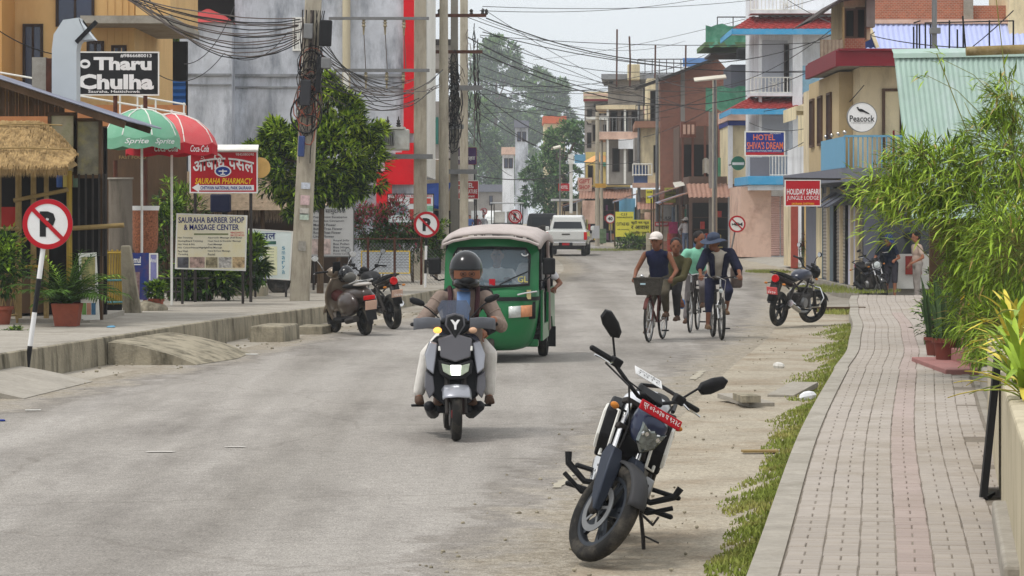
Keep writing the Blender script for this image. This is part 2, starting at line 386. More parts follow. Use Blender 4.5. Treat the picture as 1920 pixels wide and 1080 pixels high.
def road_mesh():
    b = MB(); rows = []; ev = []
    fr = (0, .06, .12, .19, .3, .45, .6, .72, .8, .86, .92, 1)
    for d in samples(8, 520):
        a, c = KL(d) + .25, XR(d) + 1.0; W = c - a; rr = []
        for t in fr:
            x = a + W * t; rr.append((x, d, -.03 if t in (0, 1) else 0.0)); ev.append(min(1, max(0, max(1 - (x - (KL(d) + 1.25)) / .9, 1 - (XR(d) - x) / .9) * .5)))
        rows.append(rr)
    b.grid(rows); o = struct(b.build('road', m_road, smooth=60))
    at = o.data.attributes.new('edge', 'FLOAT', 'POINT'); at.data.foreach_set('value', ev)
road_mesh()
def blend_edge(m, m2col, m2dark):
    t = m.node_tree; N = t.nodes.new; K = t.links.new; b = t.nodes['Principled BSDF']; s = b.inputs['Base Color'].links[0].from_socket
    a = N('ShaderNodeAttribute'); a.attribute_name = 'edge'; co = N('ShaderNodeTexCoord')
    n = N('ShaderNodeTexNoise'); n.inputs['Scale'].default_value = 1.3; n.inputs['Detail'].default_value = 9; n.inputs['Roughness'].default_value = .72
    K(co.outputs['Object'], n.inputs['Vector'])
    ad = N('ShaderNodeMath'); ad.operation = 'MULTIPLY_ADD'; ad.inputs[1].default_value = 1.3; K(n.outputs['Fac'], ad.inputs[0]); K(a.outputs['Fac'], ad.inputs[2])
    mr = N('ShaderNodeMapRange'); mr.inputs[1].default_value = 1.0; mr.inputs[2].default_value = 1.32; K(ad.outputs[0], mr.inputs[0])
    n2 = N('ShaderNodeTexNoise'); n2.inputs['Scale'].default_value = 9; n2.inputs['Detail'].default_value = 8; n2.inputs['Roughness'].default_value = .75; K(co.outputs['Object'], n2.inputs['Vector'])
    r = N('ShaderNodeValToRGB'); r.color_ramp.elements[0].position = .33; r.color_ramp.elements[1].position = .62; r.color_ramp.elements[0].color = (*m2dark, 1); r.color_ramp.elements[1].color = (*m2col, 1); K(n2.outputs['Fac'], r.inputs[0])
    x = N('ShaderNodeMix'); x.data_type = 'RGBA'; K(mr.outputs[0], x.inputs[0]); K(s, x.inputs[6]); K(r.outputs[0], x.inputs[7]); 
    rb = N('ShaderNodeValToRGB'); rb.color_ramp.elements[0].position = .44; rb.color_ramp.elements[0].color = (1, 1, 1, 1); rb.color_ramp.elements[1].position = .56; rb.color_ramp.elements[1].color = (1, 1, 1, 1); e_ = rb.color_ramp.elements.new(.5); e_.color = (.66, .64, .62, 1)
    hf = N('ShaderNodeMath'); hf.operation = 'MULTIPLY'; hf.inputs[1].default_value = .5; K(ad.outputs[0], hf.inputs[0]); K(hf.outputs[0], rb.inputs[0])
    xm = N('ShaderNodeMix'); xm.data_type = 'RGBA'; xm.blend_type = 'MULTIPLY'; xm.inputs[0].default_value = .8; K(x.outputs[2], xm.inputs[6]); K(rb.outputs[0], xm.inputs[7]); K(xm.outputs[2], b.inputs['Base Color'])
def streaks(m):                                      # long wheel-worn bands running with the road
    t = m.node_tree; N = t.nodes.new; K = t.links.new; b = t.nodes['Principled BSDF']; s = b.inputs['Base Color'].links[0].from_socket
    co = N('ShaderNodeTexCoord'); mp = N('ShaderNodeMapping'); mp.inputs['Rotation'].default_value = (0, 0, R(7.5)); mp.inputs['Scale'].default_value = (1.4, .05, 1); n = N('ShaderNodeTexNoise'); n.inputs['Scale'].default_value = 1; n.inputs['Detail'].default_value = 5
    v = N('ShaderNodeTexVoronoi'); v.feature = 'DISTANCE_TO_EDGE'; v.inputs['Scale'].default_value = .45; n4 = N('ShaderNodeTexNoise'); n4.inputs['Scale'].default_value = 1.6; n4.inputs['Detail'].default_value = 6
    av = N('ShaderNodeMix'); av.data_type = 'VECTOR'; av.inputs[0].default_value = .35; K(co.outputs['Object'], n4.inputs['Vector']); K(co.outputs['Object'], av.inputs[4]); K(n4.outputs['Color'], av.inputs[5]); K(av.outputs[1], v.inputs['Vector'])
    rc = N('ShaderNodeValToRGB'); rc.color_ramp.elements[0].position = .0; rc.color_ramp.elements[0].color = (.84, .83, .82, 1); rc.color_ramp.elements[1].position = .012; rc.color_ramp.elements[1].color = (1, 1, 1, 1); K(v.outputs['Distance'], rc.inputs[0])
    r = N('ShaderNodeValToRGB'); r.color_ramp.elements[0].position = .35; r.color_ramp.elements[1].position = .65; r.color_ramp.elements[0].color = (.8, .79, .77, 1); r.color_ramp.elements[1].color = (1.1, 1.1, 1.1, 1)
    K(co.outputs['Object'], mp.inputs[0]); K(mp.outputs[0], n.inputs['Vector']); K(n.outputs['Fac'], r.inputs[0])
    for sock in (r.outputs[0], rc.outputs[0]):
        x = N('ShaderNodeMix'); x.data_type = 'RGBA'; x.blend_type = 'MULTIPLY'; x.inputs[0].default_value = .9; K(s, x.inputs[6]); K(sock, x.inputs[7]); s = x.outputs[2]
    K(s, b.inputs['Base Color'])
streaks(m_road)
blend_edge(m_road, c8(168,160,146), c8(116,105,88)); add_detail(m_road, 52, .58, 1.34); add_detail(m_road, 130, .75, 1.2)
# left pavement with its high kerb wall
rows = []; b = MB()
for d in samples(8, 420):
    k = KL(d) + .015 * wob(d * 3); z = LZ(d)
    rows.append([(k, d, -.03), (k - .004, d, z * .5), (k - .015, d, z - .015), (k - .04, d, z), (k - .2, d, z + .004), (k - .21, d, z - .004), (k - 1.4, d, z + .004 * wob(d)), (k - 3.4, d, z), (k - 9, d, z - .0)])
b.grid(rows)
n = 8
b.m = [0 if (i % n) < 3 else (1) for i in range(len(b.f))]; b.mi = 1
struct(b.build('left_pavement', [m_kerb, m_conc], smooth=35))
# right pavement: concrete base, edge band and basket-weave bricks
SZ = .12
def side(s):                                          # arc-length walk along the pavement's left edge
    return s
edge = []; d = 13.2; acc = 0.0; pv = None
while d < 64:
    p = V((SLE(d) + (.018 * math.sin(d * .7) if d > 34 else 0), d, 0))
    if pv is not None: acc += (p - pv).length
    edge.append((acc, p)); pv = p; d += .1
def epos(s):
    i = min(len(edge) - 2, max(0, int(s / .1005)))
    while i < len(edge) - 2 and edge[i + 1][0] < s: i += 1
    while i > 0 and edge[i][0] > s: i -= 1
    (a, p), (c, q) = edge[i], edge[i + 1]; t = (s - a) / (c - a)
    dr = (edge[min(i + 6, len(edge) - 1)][1] - edge[max(i - 6, 0)][1]).normalized()
    return p.lerp(q, t), dr, V((dr.y, -dr.x, 0))
b = MB(); rows = []
for i in range(0, int(edge[-1][0] / .4)):
    p, dr, nr = epos(i * .4); z = SZ - .008
    rows.append([p + V((0, 0, -.05)), p + nr * .006 + V((0, 0, SZ * .6)), p + nr * .02 + V((0, 0, SZ)), p + nr * .18 + V((0, 0, SZ + .001)), p + nr * .185 + V((0, 0, z - .004)), p + nr * 1.62 + V((0, 0, z - .004))])
b.grid(rows); b.m = [0 if (i % 5) < 3 else 1 for i in range(len(b.f))]; b.mi = 1
pav = struct(b.build('right_pavement', [m_conc, m_joint], smooth=50))
def brick_mesh(w, l, m, name):
    b = MB(); w -= .007; l -= .007; c = .005; h = .03
    rg = lambda e, z: [V((-w/2+e, -l/2+e, z)), V((w/2-e, -l/2+e, z)), V((w/2-e, l/2-e, z)), V((-w/2+e, l/2-e, z))]
    b.loft([rg(0, -h), rg(0, -c), rg(c, 0)], False, True); return b.mesh(name, m, 0)
bm = {(k, o): brick_mesh(*((.2, .1) if o else (.1, .2)), mm, 'brick') for k, mm in ((0, m_pave), (1, m_pink)) for o in (0, 1)}
far = MB(); nb = 0
for r in range(int((edge[-1][0] - .3) / .2)):
    for cidx in range(7):
        s = .1 + r * .2 + (.0 if cidx % 2 else .0)
        p, dr, nr = epos(s); cpos = p + nr * (.29 + cidx * .2 + .004 * wob(r * .7 + cidx))
        o = (r + cidx) % 2; pk = 1 if (cidx == 3 and r * .2 < 40) else 0
        for k in (-.05, .05):
            q = cpos + (dr if o else nr) * k + V((0, 0, SZ - .003 + .0022 * wob(r * 2.3 + cidx * 5.1 + k * 40) + (.006 * wob(s * .6 + cidx * .4))))
            ang = math.atan2(dr.y, dr.x) - math.pi / 2 + .006 * wob(r + k * 90)
            if cidx == 6 and wob(r * .31) > .45: continue
            if nb < 300:
                ob = bpy.data.objects.new('brick', bm[(pk, o)]); COL.objects.link(ob); ob.parent = pav; ob.location = q
                ob.rotation_euler = (.006 * wob(r * 3.1 + k * 70), .008 * wob(r * 1.9 + cidx), ang); nb += 1
            else:
                far.mi = pk; far.T = M.Translation(q) @ M.Rotation(ang, 4, 'Z')
                me = bm[(pk, o)]; far.add([v.co for v in me.vertices], [tuple(f.vertices) for f in me.polygons])
                far.T = None
far.mi = 1
stuff(far.build('paving_bricks', [m_pave, m_pink], pav, smooth=0))
# concrete apron right of the bricks, forecourt beyond
def FZ(d): return .1 if d < 60 else (.1 - .28 * min(1, (d - 60) / 3) if d < 76 else (-.18 + .265 * min(1, (d - 76) / 9)))
sheet('concrete_apron', m_conc, lambda d: SLE(d) + 1.55, lambda d: SLE(d) + 4.5, 8, 52, .105, 4)
sheet('shop_forecourt', m_conc, lambda d: max(SLE(d) if d < 60 else 0, XR(d) + (1.9 if d > 60 else 1.0)) + (.0 if d > 58 else .9), lambda d: FR(d) + 3.5, 50, 240, FZ, 5, jit=.15)
# grass along the edge of the bricks (blades) and scattered tufts
def blades(name, spots, parent=None, hmin=.015, hmax=.06, m=None):
    b = MB()
    for (x, y, z, k) in spots:
        a = U(0, 6.28); h = U(hmin, hmax) * k; lx, ly = math.cos(a) * .006, math.sin(a) * .006; bx, by = U(-.5, .5) * h, U(-.5, .5) * h
        b.add([(x - lx*1.5, y - ly*1.5, z), (x + lx*1.5, y + ly*1.5, z), (x + bx * .5 + lx, y + by * .5 + ly, z + h * .65), (x + bx, y + by, z + h)], [(0, 1, 2), (0, 2, 3)])
    return stuff(b.build(name, m or m_grass, parent, smooth=0))
sp = []
for i in range(52000):
    d = 13 + 37 * (rnd() ** 1.7); e = SLE(d); wd = (.3 if d < 30 else .6) * (.55 + .45 * wob(d * .55, 2)) + .12
    t = rnd() ** 1.6 * wd
    dens = .5 + .5 * wob(d * 1.3 + t * 6, .7)
    if rnd() < (.1 + dens * .9) * (1.15 - .75 * t / wd) and wob(d * 2.1 + t * 9, 4) > -.55: sp.append((e - .01 - t, d, -.01, 1.1 - .6 * t / wd))
for (gx, gy, r, n) in [(1585,545,2.2,2600),(1440,512,1.2,1200),(1140,470,2.6,1500),(1570,590,.6,700),(1290,472,2.5,1200)]:
    c = G(gx, gy, .0)
    for i in range(n): a = U(0, 6.28); q = r * math.sqrt(rnd()); sp.append((c.x + math.cos(a) * q * .6, c.y + math.sin(a) * q * 1.6, .03, 1.6))
tag(blades('verge_grass', sp), 'short green grass growing along the brick pavement edge', 'grass', kind='stuff')
# concrete ramp and loose blocks against the kerb on the left
def on_kerb(x, y): p = G(x, y); return p
b = MB(); k0 = G(246, 688); dirk = V((KL(42) - KL(34), 8, 0)).normalized(); nk = V((dirk.y, -dirk.x, 0))
rows = []
for i in range(9):
    s = i / 8 * 3.0; rr = []
    for j in range(9):
        t = j / 8; w = 1.35 * (1 - .12 * abs(i - 4) / 4)
        z = .30 * (1 - t ** 1.8) * (1 if 0 < i < 8 else .94) + .01 * wob(i + j * .7)
        p = V((KL(37 + s), 37 + s, 0)) + nk * (t * w); rr.append(V((p.x, p.y, max(z, .006))))
    rows.append(rr)
b.grid(rows)
fr = rows[0]; b.grid([[V((p.x, p.y, -.02)) for p in fr], fr]); fr = rows[-1]; b.grid([fr, [V((p.x, p.y, -.02)) for p in fr]])
tag(b.build('concrete_ramp', m_kerb, smooth=50), 'worn concrete ramp leading from the road up to the left kerb', 'ramp')
b = MB(); rows = []
for i in range(7):
    rr = []
    for j in range(7):
        t = j / 6; p = V((KL(30.4 + i * .5), 30.4 + i * .5, 0)) + nk * (t * 1.3 * (1 - .1 * i / 6)); rr.append(V((p.x - .3, p.y, max(.006, .2 * (1 - t ** 1.6)))))
    rows.append(rr)
b.grid(rows); b.grid([[V((p.x, p.y, -.02)) for p in rows[0]], rows[0]]); b.grid([rows[-1], [V((p.x, p.y, -.02)) for p in rows[-1]]])
tag(b.build('concrete_ramp', m_conc, smooth=50), 'pale concrete ramp at the left picture edge below the sign post', 'ramp')
def rough_block(x, y, w, dd, h, label):
    p = G(x, y); b = MB(); b.T = M.Translation(p) @ M.Rotation(-.13, 4, 'Z')
    rg = [[V(((i * .5 - dx) * w * k, (j) * dd, z)) for (i, j, dx) in ((0, 0, .5), (2, 0, .5), (2, 1, .5), (0, 1, .5))] for z, k in ((-.03, 1.04), (h * .85, 1.0), (h, .93))]
    b.loft(rg); tag(b.build('concrete_block', m_kerb, smooth=30, bevel=.02), label, 'block')
rough_block(500, 641, .52, 1.2, .24, 'larger pale concrete block used as a step at the left kerb')
rough_block(578, 627, .46, 1.0, .13, 'smaller flat concrete block beside the parked brown scooter')
# ---------------------------------------------------------------- left side of the street
BLU_T = c8(30,52,132)
YEL = mat('sign_yellow', c8(236,200,40), .5, var=.05); BLU = mat('sign_blue', BLU_T, .5, var=.08)
m_yw = mat('orange_house_plaster', c8(212,176,122), .85, var=.07, vs=1.2, dirt=c8(170,120,70), ds=.9, da=.4, streak=(1.2,1.2,.3))
m_gw = mat('weathered_grey_plaster', c8(190,194,202), .9, var=.3, vs=.9, dirt=c8(92,98,108), ds=.9, da=.95, streak=(1.3,1.3,.34), bump=.25, bs=8)
m_gw2 = mat('grey_plaster_ledge', c8(140,142,146), .9, var=.2, vs=1.4, dirt=c8(70,70,70), ds=2, da=.7)
m_rs = mat('bright_red_paint', c8(214,18,34), .6, var=.05, vs=2, dirt=c8(150,20,30), ds=1.2, da=.35)
m_frm = mat('dark_window_frame', c8(60,48,44), .6, var=.15)
m_pan = mat('blue_window_pane', c8(40,50,78), .18, var=.25, vs=2, spec=.7)
m_int = mat('interior_shade_paint', c8(26,24,24), .9, var=.3, vs=3)  # near-black colour stands in for the shade inside rooms and openings
def window(root, x0, x1, z0, z1, y, mull=1, fm=None, pm=None, yaxis=False, fw=.06, sill=False):
    fm = fm or m_frm; pm = pm or m_pan
    def bx(b, a0, a1, c0, c1, o0, o1): return b.bb(a0, a1, o0, o1, c0, c1) if not yaxis else b.bb(o0, o1, a0, a1, c0, c1)
    b = MB(); bx(b, x0, x1, z0, z1, y - .012, y + .03); o = b.build('window', pm, root, smooth=0)
    f = MB()
    for a0, a1, c0, c1 in ((x0 - fw, x1 + fw, z1, z1 + fw), (x0 - fw, x1 + fw, z0 - fw, z0), (x0 - fw, x0, z0, z1), (x1, x1 + fw, z0, z1)): bx(f, a0, a1, c0, c1, y - .05, y + .02)
    for i in range(mull): xm = x0 + (x1 - x0) * (i + 1) / (mull + 1); bx(f, xm - fw * .4, xm + fw * .4, z0, z1, y - .04, y + .015)
    f.build('window_frame', fm, o, smooth=0)
    if sill: s = MB(); bx(s, x0 - .12, x1 + .12, z0 - fw - .07, z0 - fw - .002, y - .14, y + .01); s.build('sill', WHT, o, smooth=0)
    return o
def corrugated(b, o, ux, uz, w, l, pitch=.11, amp=.012, n=None):
    """sheet from corner o: across ux (corrugated), down uz"""
    ux, uz = V(ux).normalized(), V(uz).normalized(); nn = ux.cross(uz); k = int(w / (pitch / 4)); rows = [[], []]
    for i in range(k + 1):
        q = V(o) + ux * (w * i / k) + nn * (amp * math.sin(i * math.pi / 2)); rows[0].append(q); rows[1].append(q + uz * l)
    b.grid(rows)
# --- orange house at the back left
d = 62.0; k = d / F
def X(px, dd): return (px - 960) * dd / F
def Z(py, dd): return HC - (py - HY) * dd / F
h = thing('orange_house', 'orange plastered house with overhanging balcony behind the bamboo eatery', 'house', (-10, d, .3))
ox, oz = -10, .3
b = MB(); b.bb(X(-90, d) - ox, X(252, d) - ox, 0, 7, 0, 9.5); b.build('wall', m_yw, h, smooth=0)
b = MB()
for px in (200, 214, 228, 240): b.bb(X(px, d) - ox - .012, X(px, d) - ox + .012, -.02, .0, 3, 9)
stuff(b.build('batten', m_yw, h, smooth=0))
b = MB(); b.bb(X(170, d) - ox, X(336, d) - ox, -1.5, 4, Z(52, d) - oz, Z(38, d) - oz); b.build('balcony_slab', m_conc, h, smooth=0)
b = MB(); b.bb(X(270, d) - ox, X(334, d) - ox, -1.4, 3.9, Z(37, d) - oz, Z(-60, d) - oz); b.build('balcony_parapet', m_yw, h, smooth=0)
b = MB(); b.bb(X(-90, d) - ox, X(28, d) - ox, -1.6, -.01, 0, 9.4); b.build('corner_pier', mat('deep_orange_plaster', c8(196,150,92), .85, var=.08, vs=1), h, smooth=0)
window(h, X(48, d) - ox, X(76, d) - ox, Z(158, d) - oz, Z(50, d) - oz, 0, 1)
window(h, X(110, d) - ox, X(172, d) - ox, Z(45, d) - oz, Z(-30, d) - oz, 0, 1)
window(h, X(168, d) - ox, X(190, d) - ox, Z(125, d) - oz, Z(82, d) - oz, 0, 1)
window(h, X(214, d) - ox, X(232, d) - ox, Z(130, d) - oz, Z(90, d) - oz, 0, 1)
# terrace rail in front of it
d2 = 59.0; r = thing('terrace_railing', 'white pipe railing of the terrace above the umbrellas', 'railing', (X(285, d2), d2, Z(232, d2)))
for py in (182, 200):
    b = MB(); b.cyl((X(0, d2) - X(285, d2), 0, Z(py - 46, d2) - Z(232, d2)), (X(348, d2) - X(285, d2), 0, Z(py + 14, d2) - Z(232, d2)), .022, n=6); b.build('rail', WHT, r)
for px in (225, 258, 292, 345):
    b = MB(); b.cyl((X(px, d2) - X(285, d2), 0, 0), (X(px, d2) - X(285, d2), 0, Z(178 + (px - 225) * .12, d2) - Z(232, d2)), .02, n=6); b.build('baluster', WHT, r)
r = thing('terrace_wall', 'low orange brick wall under the white railing', 'wall', (X(290, 60), 60.2, .3))
b = MB(); b.bb(X(-30, 60) - X(290, 60), X(346, 60) - X(290, 60), 0, .2, Z(236, 60) - .3, Z(196, 60) - .3); b.build('wall', mat('orange_brick_wall', c8(178,120,78), .9, var=.2, vs=6, dirt=c8(110,80,60), ds=3, da=.5), r, smooth=0)
b = MB(); b.bb(X(-30, 60) - X(290, 60), X(346, 60) - X(290, 60), .05, .25, 0, Z(236, 60) - .302); b.build('lower_wall', WOD, r, smooth=0)
r = thing('blue_shed', 'blue corrugated tin wall between orange house and grey building', 'shed', (X(308, 70), 70, .3))
b = MB(); corrugated(b, (X(255, 70) - X(308, 70), 0, Z(152, 70) - .3), (0, 0, -1), (1, 0, 0), 4.6, (348 - 255) * 70 / F, .16, .02); b.build('tin_sheet', mat('blue_tin', c8(44,100,176), .5, metal=.2, var=.1, vs=2), r)
b = MB(); b.bb(X(250, 70) - X(308, 70), X(350, 70) - X(308, 70), .1, .3, 0, Z(100, 70)); b.build('back_wall', m_int, r, smooth=0)
# --- tall grey building with the red corner
d = 78.0; gx = X(560, d); g = thing('grey_building', 'tall weathered grey concrete building with a red painted corner', 'building', (gx, d, .2)); gz = .2
def gb(name, m, x0, y0, x1, y1, ya, yb, bevel=0):
    b = MB(); b.bb(X(x0, d) - gx, X(x1, d) - gx, ya, yb, Z(y1, d) - gz, Z(y0, d) - gz); return b.build(name, m, g, smooth=0)
gb('wall', m_gw, 440, -120, 779, 545, 0, 10)
gb('stair_tower', m_gw, 344, 46, 441, 545, -.9, 4)
gb('stair_tower_upper', mat('stained_tower_plaster', c8(150,146,140), .9, var=.15, vs=.8, dirt=c8(90,86,80), ds=.8, da=.7), 362, -120, 439, 40, 1.5, 8)
gb('painted_recess', m_int, 356, -40, 438, 30, .6, 1.4)  # solid dark block paints the shade of the balcony recess
b = MB(); a0, a1, zz = X(341, d) - gx, X(443, d) - gx, Z(46, d) - gz
b.add([(a0, -1.05, zz), (a1, -1.05, zz), (a1, 4, zz), (a0, 4, zz), ((a0 + a1) / 2 - .1, .7, zz + .5), ((a0 + a1) / 2 + .1, 2, zz + .5)], [(0, 1, 4), (1, 2, 5, 4), (2, 3, 5), (3, 0, 4, 5), (3, 2, 1, 0)])
b.build('tower_roof', mat('dull_red_roof', c8(168,66,66), .8, var=.12, vs=3), g, smooth=0)
gb('floor_ledge', m_gw2, 344, 141, 440, 145, -.96, -.9); gb('floor_ledge', m_gw2, 440, 139, 757, 144, -.07, 0); gb('floor_ledge', m_gw2, 440, 162, 757, 165, -.05, 0); gb('floor_ledge', m_gw2, 344, 160, 440, 163, -.94, -.9)
gb('red_column', m_rs, 757, -120, 777, 250, -.12, 0); gb('red_column', m_rs, 754, 268, 777, 300, -.12, 0)
gb('red_band', m_rs, 722, 300, 777, 346, -.13, 0); gb('red_band', m_rs, 706, 322, 735, 415, -.14, 0); gb('red_band', m_rs, 742, 286, 777, 301, -.125, 0)
for (x0, x1, y0, y1) in ((552, 572, 36, 92),):
    o = window(g, X(x0, d) - gx, X(x1, d) - gx, Z(y1, d) - gz, Z(y0, d) - gz, -.01, 5, fm=WHT, pm=m_int, fw=.05)
b = MB(); b.cyl((X(650, d) - gx, -.12, Z(190, d)), (X(650, d) - gx, -.12, Z(-90, d)), .11, n=10); b.build('drain_pipe', mat('cream_pipe', c8(196,186,160), .7, var=.12, vs=2), g)
gb('name_plate', WHT, 645, 133, 655, 190, -.3, -.27)
gb('blue_window_strip', m_pan, 780, -40, 790, 105, .3, .5)
gb('side_wall', WHT, 779, -120, 800, 330, .6, 9)
# --- bamboo eatery: gable end to the camera, tin roof sloping to the street
d = 42.0; ex = X(120, d); e = thing('bamboo_eatery', 'rustic bamboo and wood eatery with tin roof at left edge', 'restaurant', (ex, d, LZ(d))); ez = LZ(d)
def eb(name, m, x0, y0, x1, y1, ya, yb): b = MB(); b.bb(X(x0, d) - ex, X(x1, d) - ex, ya, yb, Z(y1, d) - ez, Z(y0, d) - ez); return b.build(name, m, e, smooth=0)
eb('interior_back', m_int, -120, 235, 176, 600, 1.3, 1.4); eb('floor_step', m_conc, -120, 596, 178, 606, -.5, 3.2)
b = MB(); p0 = V((X(-130, d) - ex, -.35, Z(104, d) - ez)); p1 = V((X(246, d) - ex, -.35, Z(228, d) - ez)); sl = (p1 - p0)
corrugated(b, p0, (0, 1, 0), sl, 4.0, sl.length, .1, .014); b.build('tin_roof', TIN, e)
b = MB(); b.bar(p0 + V((0, .06, -.06)), p1 + V((-.05, .06, -.06)), .05, .1); b.build('roof_beam', WOD, e, smooth=0)
b = MB(); b.bar(p0 + V((0, 3.0, -.06)), p1 + V((-.05, 3.0, -.06)), .05, .1); b.build('roof_beam', WOD, e, smooth=0)
for i in range(22):                                    # gable boarding above the windows
    x = -15 + i * 6.2; t = (x + 130) / 376.0; ytop = 104 + 124 * t + 6
    if x > 82: ytop += 0
    b = MB(); b.bb(X(x, d) - ex, X(x + 5.4, d) - ex, .0 + .01 * (i % 3), .03 + .01 * (i % 3), Z(218 if x < 90 else 222, d) - ez, Z(ytop, d) - ez); b.build('plank', WOD, e, smooth=0)
m_pic = mat('faded_menu_picture', c8(176,166,140), .7, var=.35, vs=3.5, dirt=c8(104,116,70), ds=3.5, da=.8)
m_pic2 = mat('faded_food_picture', c8(120,116,100), .7, var=.45, vs=4, dirt=c8(150,140,84), ds=3, da=.8)
for (x0, x1, y0, y1, mm) in ((97, 139, 217, 322, m_pic), (146, 186, 228, 328, m_pic2)):
    window(e, X(x0, d) - ex, X(x1, d) - ex, Z(y1, d) - ez, Z(y0, d) - ez, -.02, 0, fm=WOD, pm=mm, fw=.05)
for px, r, y0 in ((38, .05, 240), (66, .045, 250), (90, .04, 300), (133, .045, 320), (0, .05, 235)):
    b = MB(); b.cyl((X(px, d) - ex, -.15, 0), (X(px, d) - ex, -.15, Z(y0, d) - ez), r, r * .9, 8); b.build('bamboo_post', BAY if px == 133 else BAM, e)
for px in (150, 163, 176, 188, 200, 196):
    b = MB(); b.cyl((X(px, d) - ex, -.1, Z(480, d) - ez), (X(px, d) - ex, -.1, Z(326, d) - ez), .016, n=6); b.build('iron_bar', DKM, e)
for (xa, ya, xb, yb, r) in ((-60, 432, 40, 428, .03), (30, 376, 132, 356, .03), (140, 428, 236, 422, .035), (30, 470, 80, 420, .03), (48, 500, 78, 500, .03)):
    b = MB(); b.cyl((X(xa, d) - ex, -.2, Z(ya, d) - ez), (X(xb, d) - ex, -.2, Z(yb, d) - ez), r, n=8); b.build('bamboo_rail', BAY if ya in (470, 500) else BAM, e)
eb('counter', WOD, -80, 520, 60, 590, .6, 1.2); eb('red_crate', mat('red_crate_plastic', c8(150,40,36), .6, var=.2), -20, 388, 18, 425, .6, 1.0)
eb('shelf', WOD, -60, 425, 130, 430, .7, 1.1); eb('corner_post', WOD, 187, 240, 192, 600, .0, .1)
for i, (px, cc) in enumerate(((92, c8(60,90,150)), (104, c8(190,170,90)), (112, c8(150,60,50)), (122, c8(90,110,90)))):
    b = MB(); b.lathe([(.05, 0), (.055, .16), (.03, .2), (.02, .24)], (X(px, d) - ex, 1, Z(350, d) - ez), n=10); b.build('jar', mat('jar_%d' % i, cc, .4), e)
# thatched awning
b = MB(); x0, x1 = X(-60, d) - ex, X(152, d) - ex; rows = []
for i in range(15):
    x = x0 + (x1 - x0) * i / 14; ed = max(0, (i - 9) / 5); zt = Z(228 + 62 * ed ** 1.5, d) - ez; zl = Z(312 + 2 * ed, d) - ez
    rows.append([V((x, -.2, zt - .05)), V((x, -.25, zt)), V((x, -.7, zt * .45 + zl * .55 + .05)), V((x, -1.3, zl + .02)), V((x, -1.34, zl - .06)), V((x, -1.2, zl - .05)), V((x, -.3, zt - .16))])
b.grid(rows); aw = b.build('thatch_awning', THA, e, smooth=60)
b = MB()
for i in range(5200):
    t = rnd(); x = x0 + (x1 - x0) * rnd(); ed = max(0, ((x - x0) / (x1 - x0) * 14 - 9) / 5); zt = Z(228 + 62 * ed ** 1.5, d) - ez; zl = Z(312 + 2 * ed, d) - ez
    p = V((x, -.25 - 1.08 * t, zt + (zl - zt) * t + .015)); q = p + V((U(-.05, .05), -.14, -.14 * (zt - zl) / 1.08 * U(.6, 1.3) - .02)); s = V((.006, 0, .002))
    b.add([p - s, p + s, q], [(0, 1, 2)])
for i in range(1500):
    x = x0 + (x1 - x0) * rnd(); p = V((x, -1.3 - U(-.04, .04), Z(312, d) - ez)); q = p + V((U(-.03, .03), U(-.03, .03), -U(.06, .2))); s = V((.006, 0, 0)); b.add([p - s, p + s, q], [(0, 1, 2)])
stuff(b.build('straw', THA, aw, smooth=0))
for py in (240, 286):
    t = (py - 228) / 84.0; b = MB(); b.tube([(x0 + (x1 - x0) * i / 8, -.28 - 1.08 * t, Z(py + 1.5 * math.sin(i), d) - ez + .035) for i in range(9 if py > 250 else 8)], .012, 6); b.build('bamboo_batten', BAM, aw)
# metal duct
d3 = 44.0; r = thing('exhaust_duct', 'large galvanised kitchen exhaust duct with bent hood above tin roof', 'duct', (X(123, d3), d3, Z(196, d3)))
dx, dz = X(123, d3), Z(196, d3); rings = []
for (px, py, a, w2) in ((124, 200, 0, 23), (124, 150, 0, 23), (124, 95, 0, 23), (127, 74, -20, 24), (138, 58, -50, 25), (160, 55, -68, 22), (166, 58, -52, 22)):
    c = V((X(px, d3) - dx, 0, Z(py, d3) - dz)); s = w2 * d3 / F; ux = V((math.cos(R(a)), 0, math.sin(R(a))))
    rings.append([c - ux * s - V((0, .2, 0)), c + ux * s - V((0, .2, 0)), c + ux * s + V((0, .2, 0)), c - ux * s + V((0, .2, 0))])
b = MB(); b.loft(rings); b.build('duct_body', DUC, r, smooth=30)
b = MB(); b.bar((X(147, d3) - dx, -.22, Z(81, d3) - dz), (X(185, d3) - dx, -.22, Z(42, d3) - dz), .07, .06); b.build('hood_lip', BLK, r, smooth=0)
b = MB(); b.bb(X(62, d3) - dx, X(88, d3) - dx, -.1, .3, 0, Z(108, d3) - dz); b.build('side_box', m_conc, r, smooth=0)
b = MB(); b.bb(X(88, d3) - dx + .003, X(99, d3) - dx, -.1, .3, 0, Z(110, d3) - dz); b.build('side_box', RST, r, smooth=0)
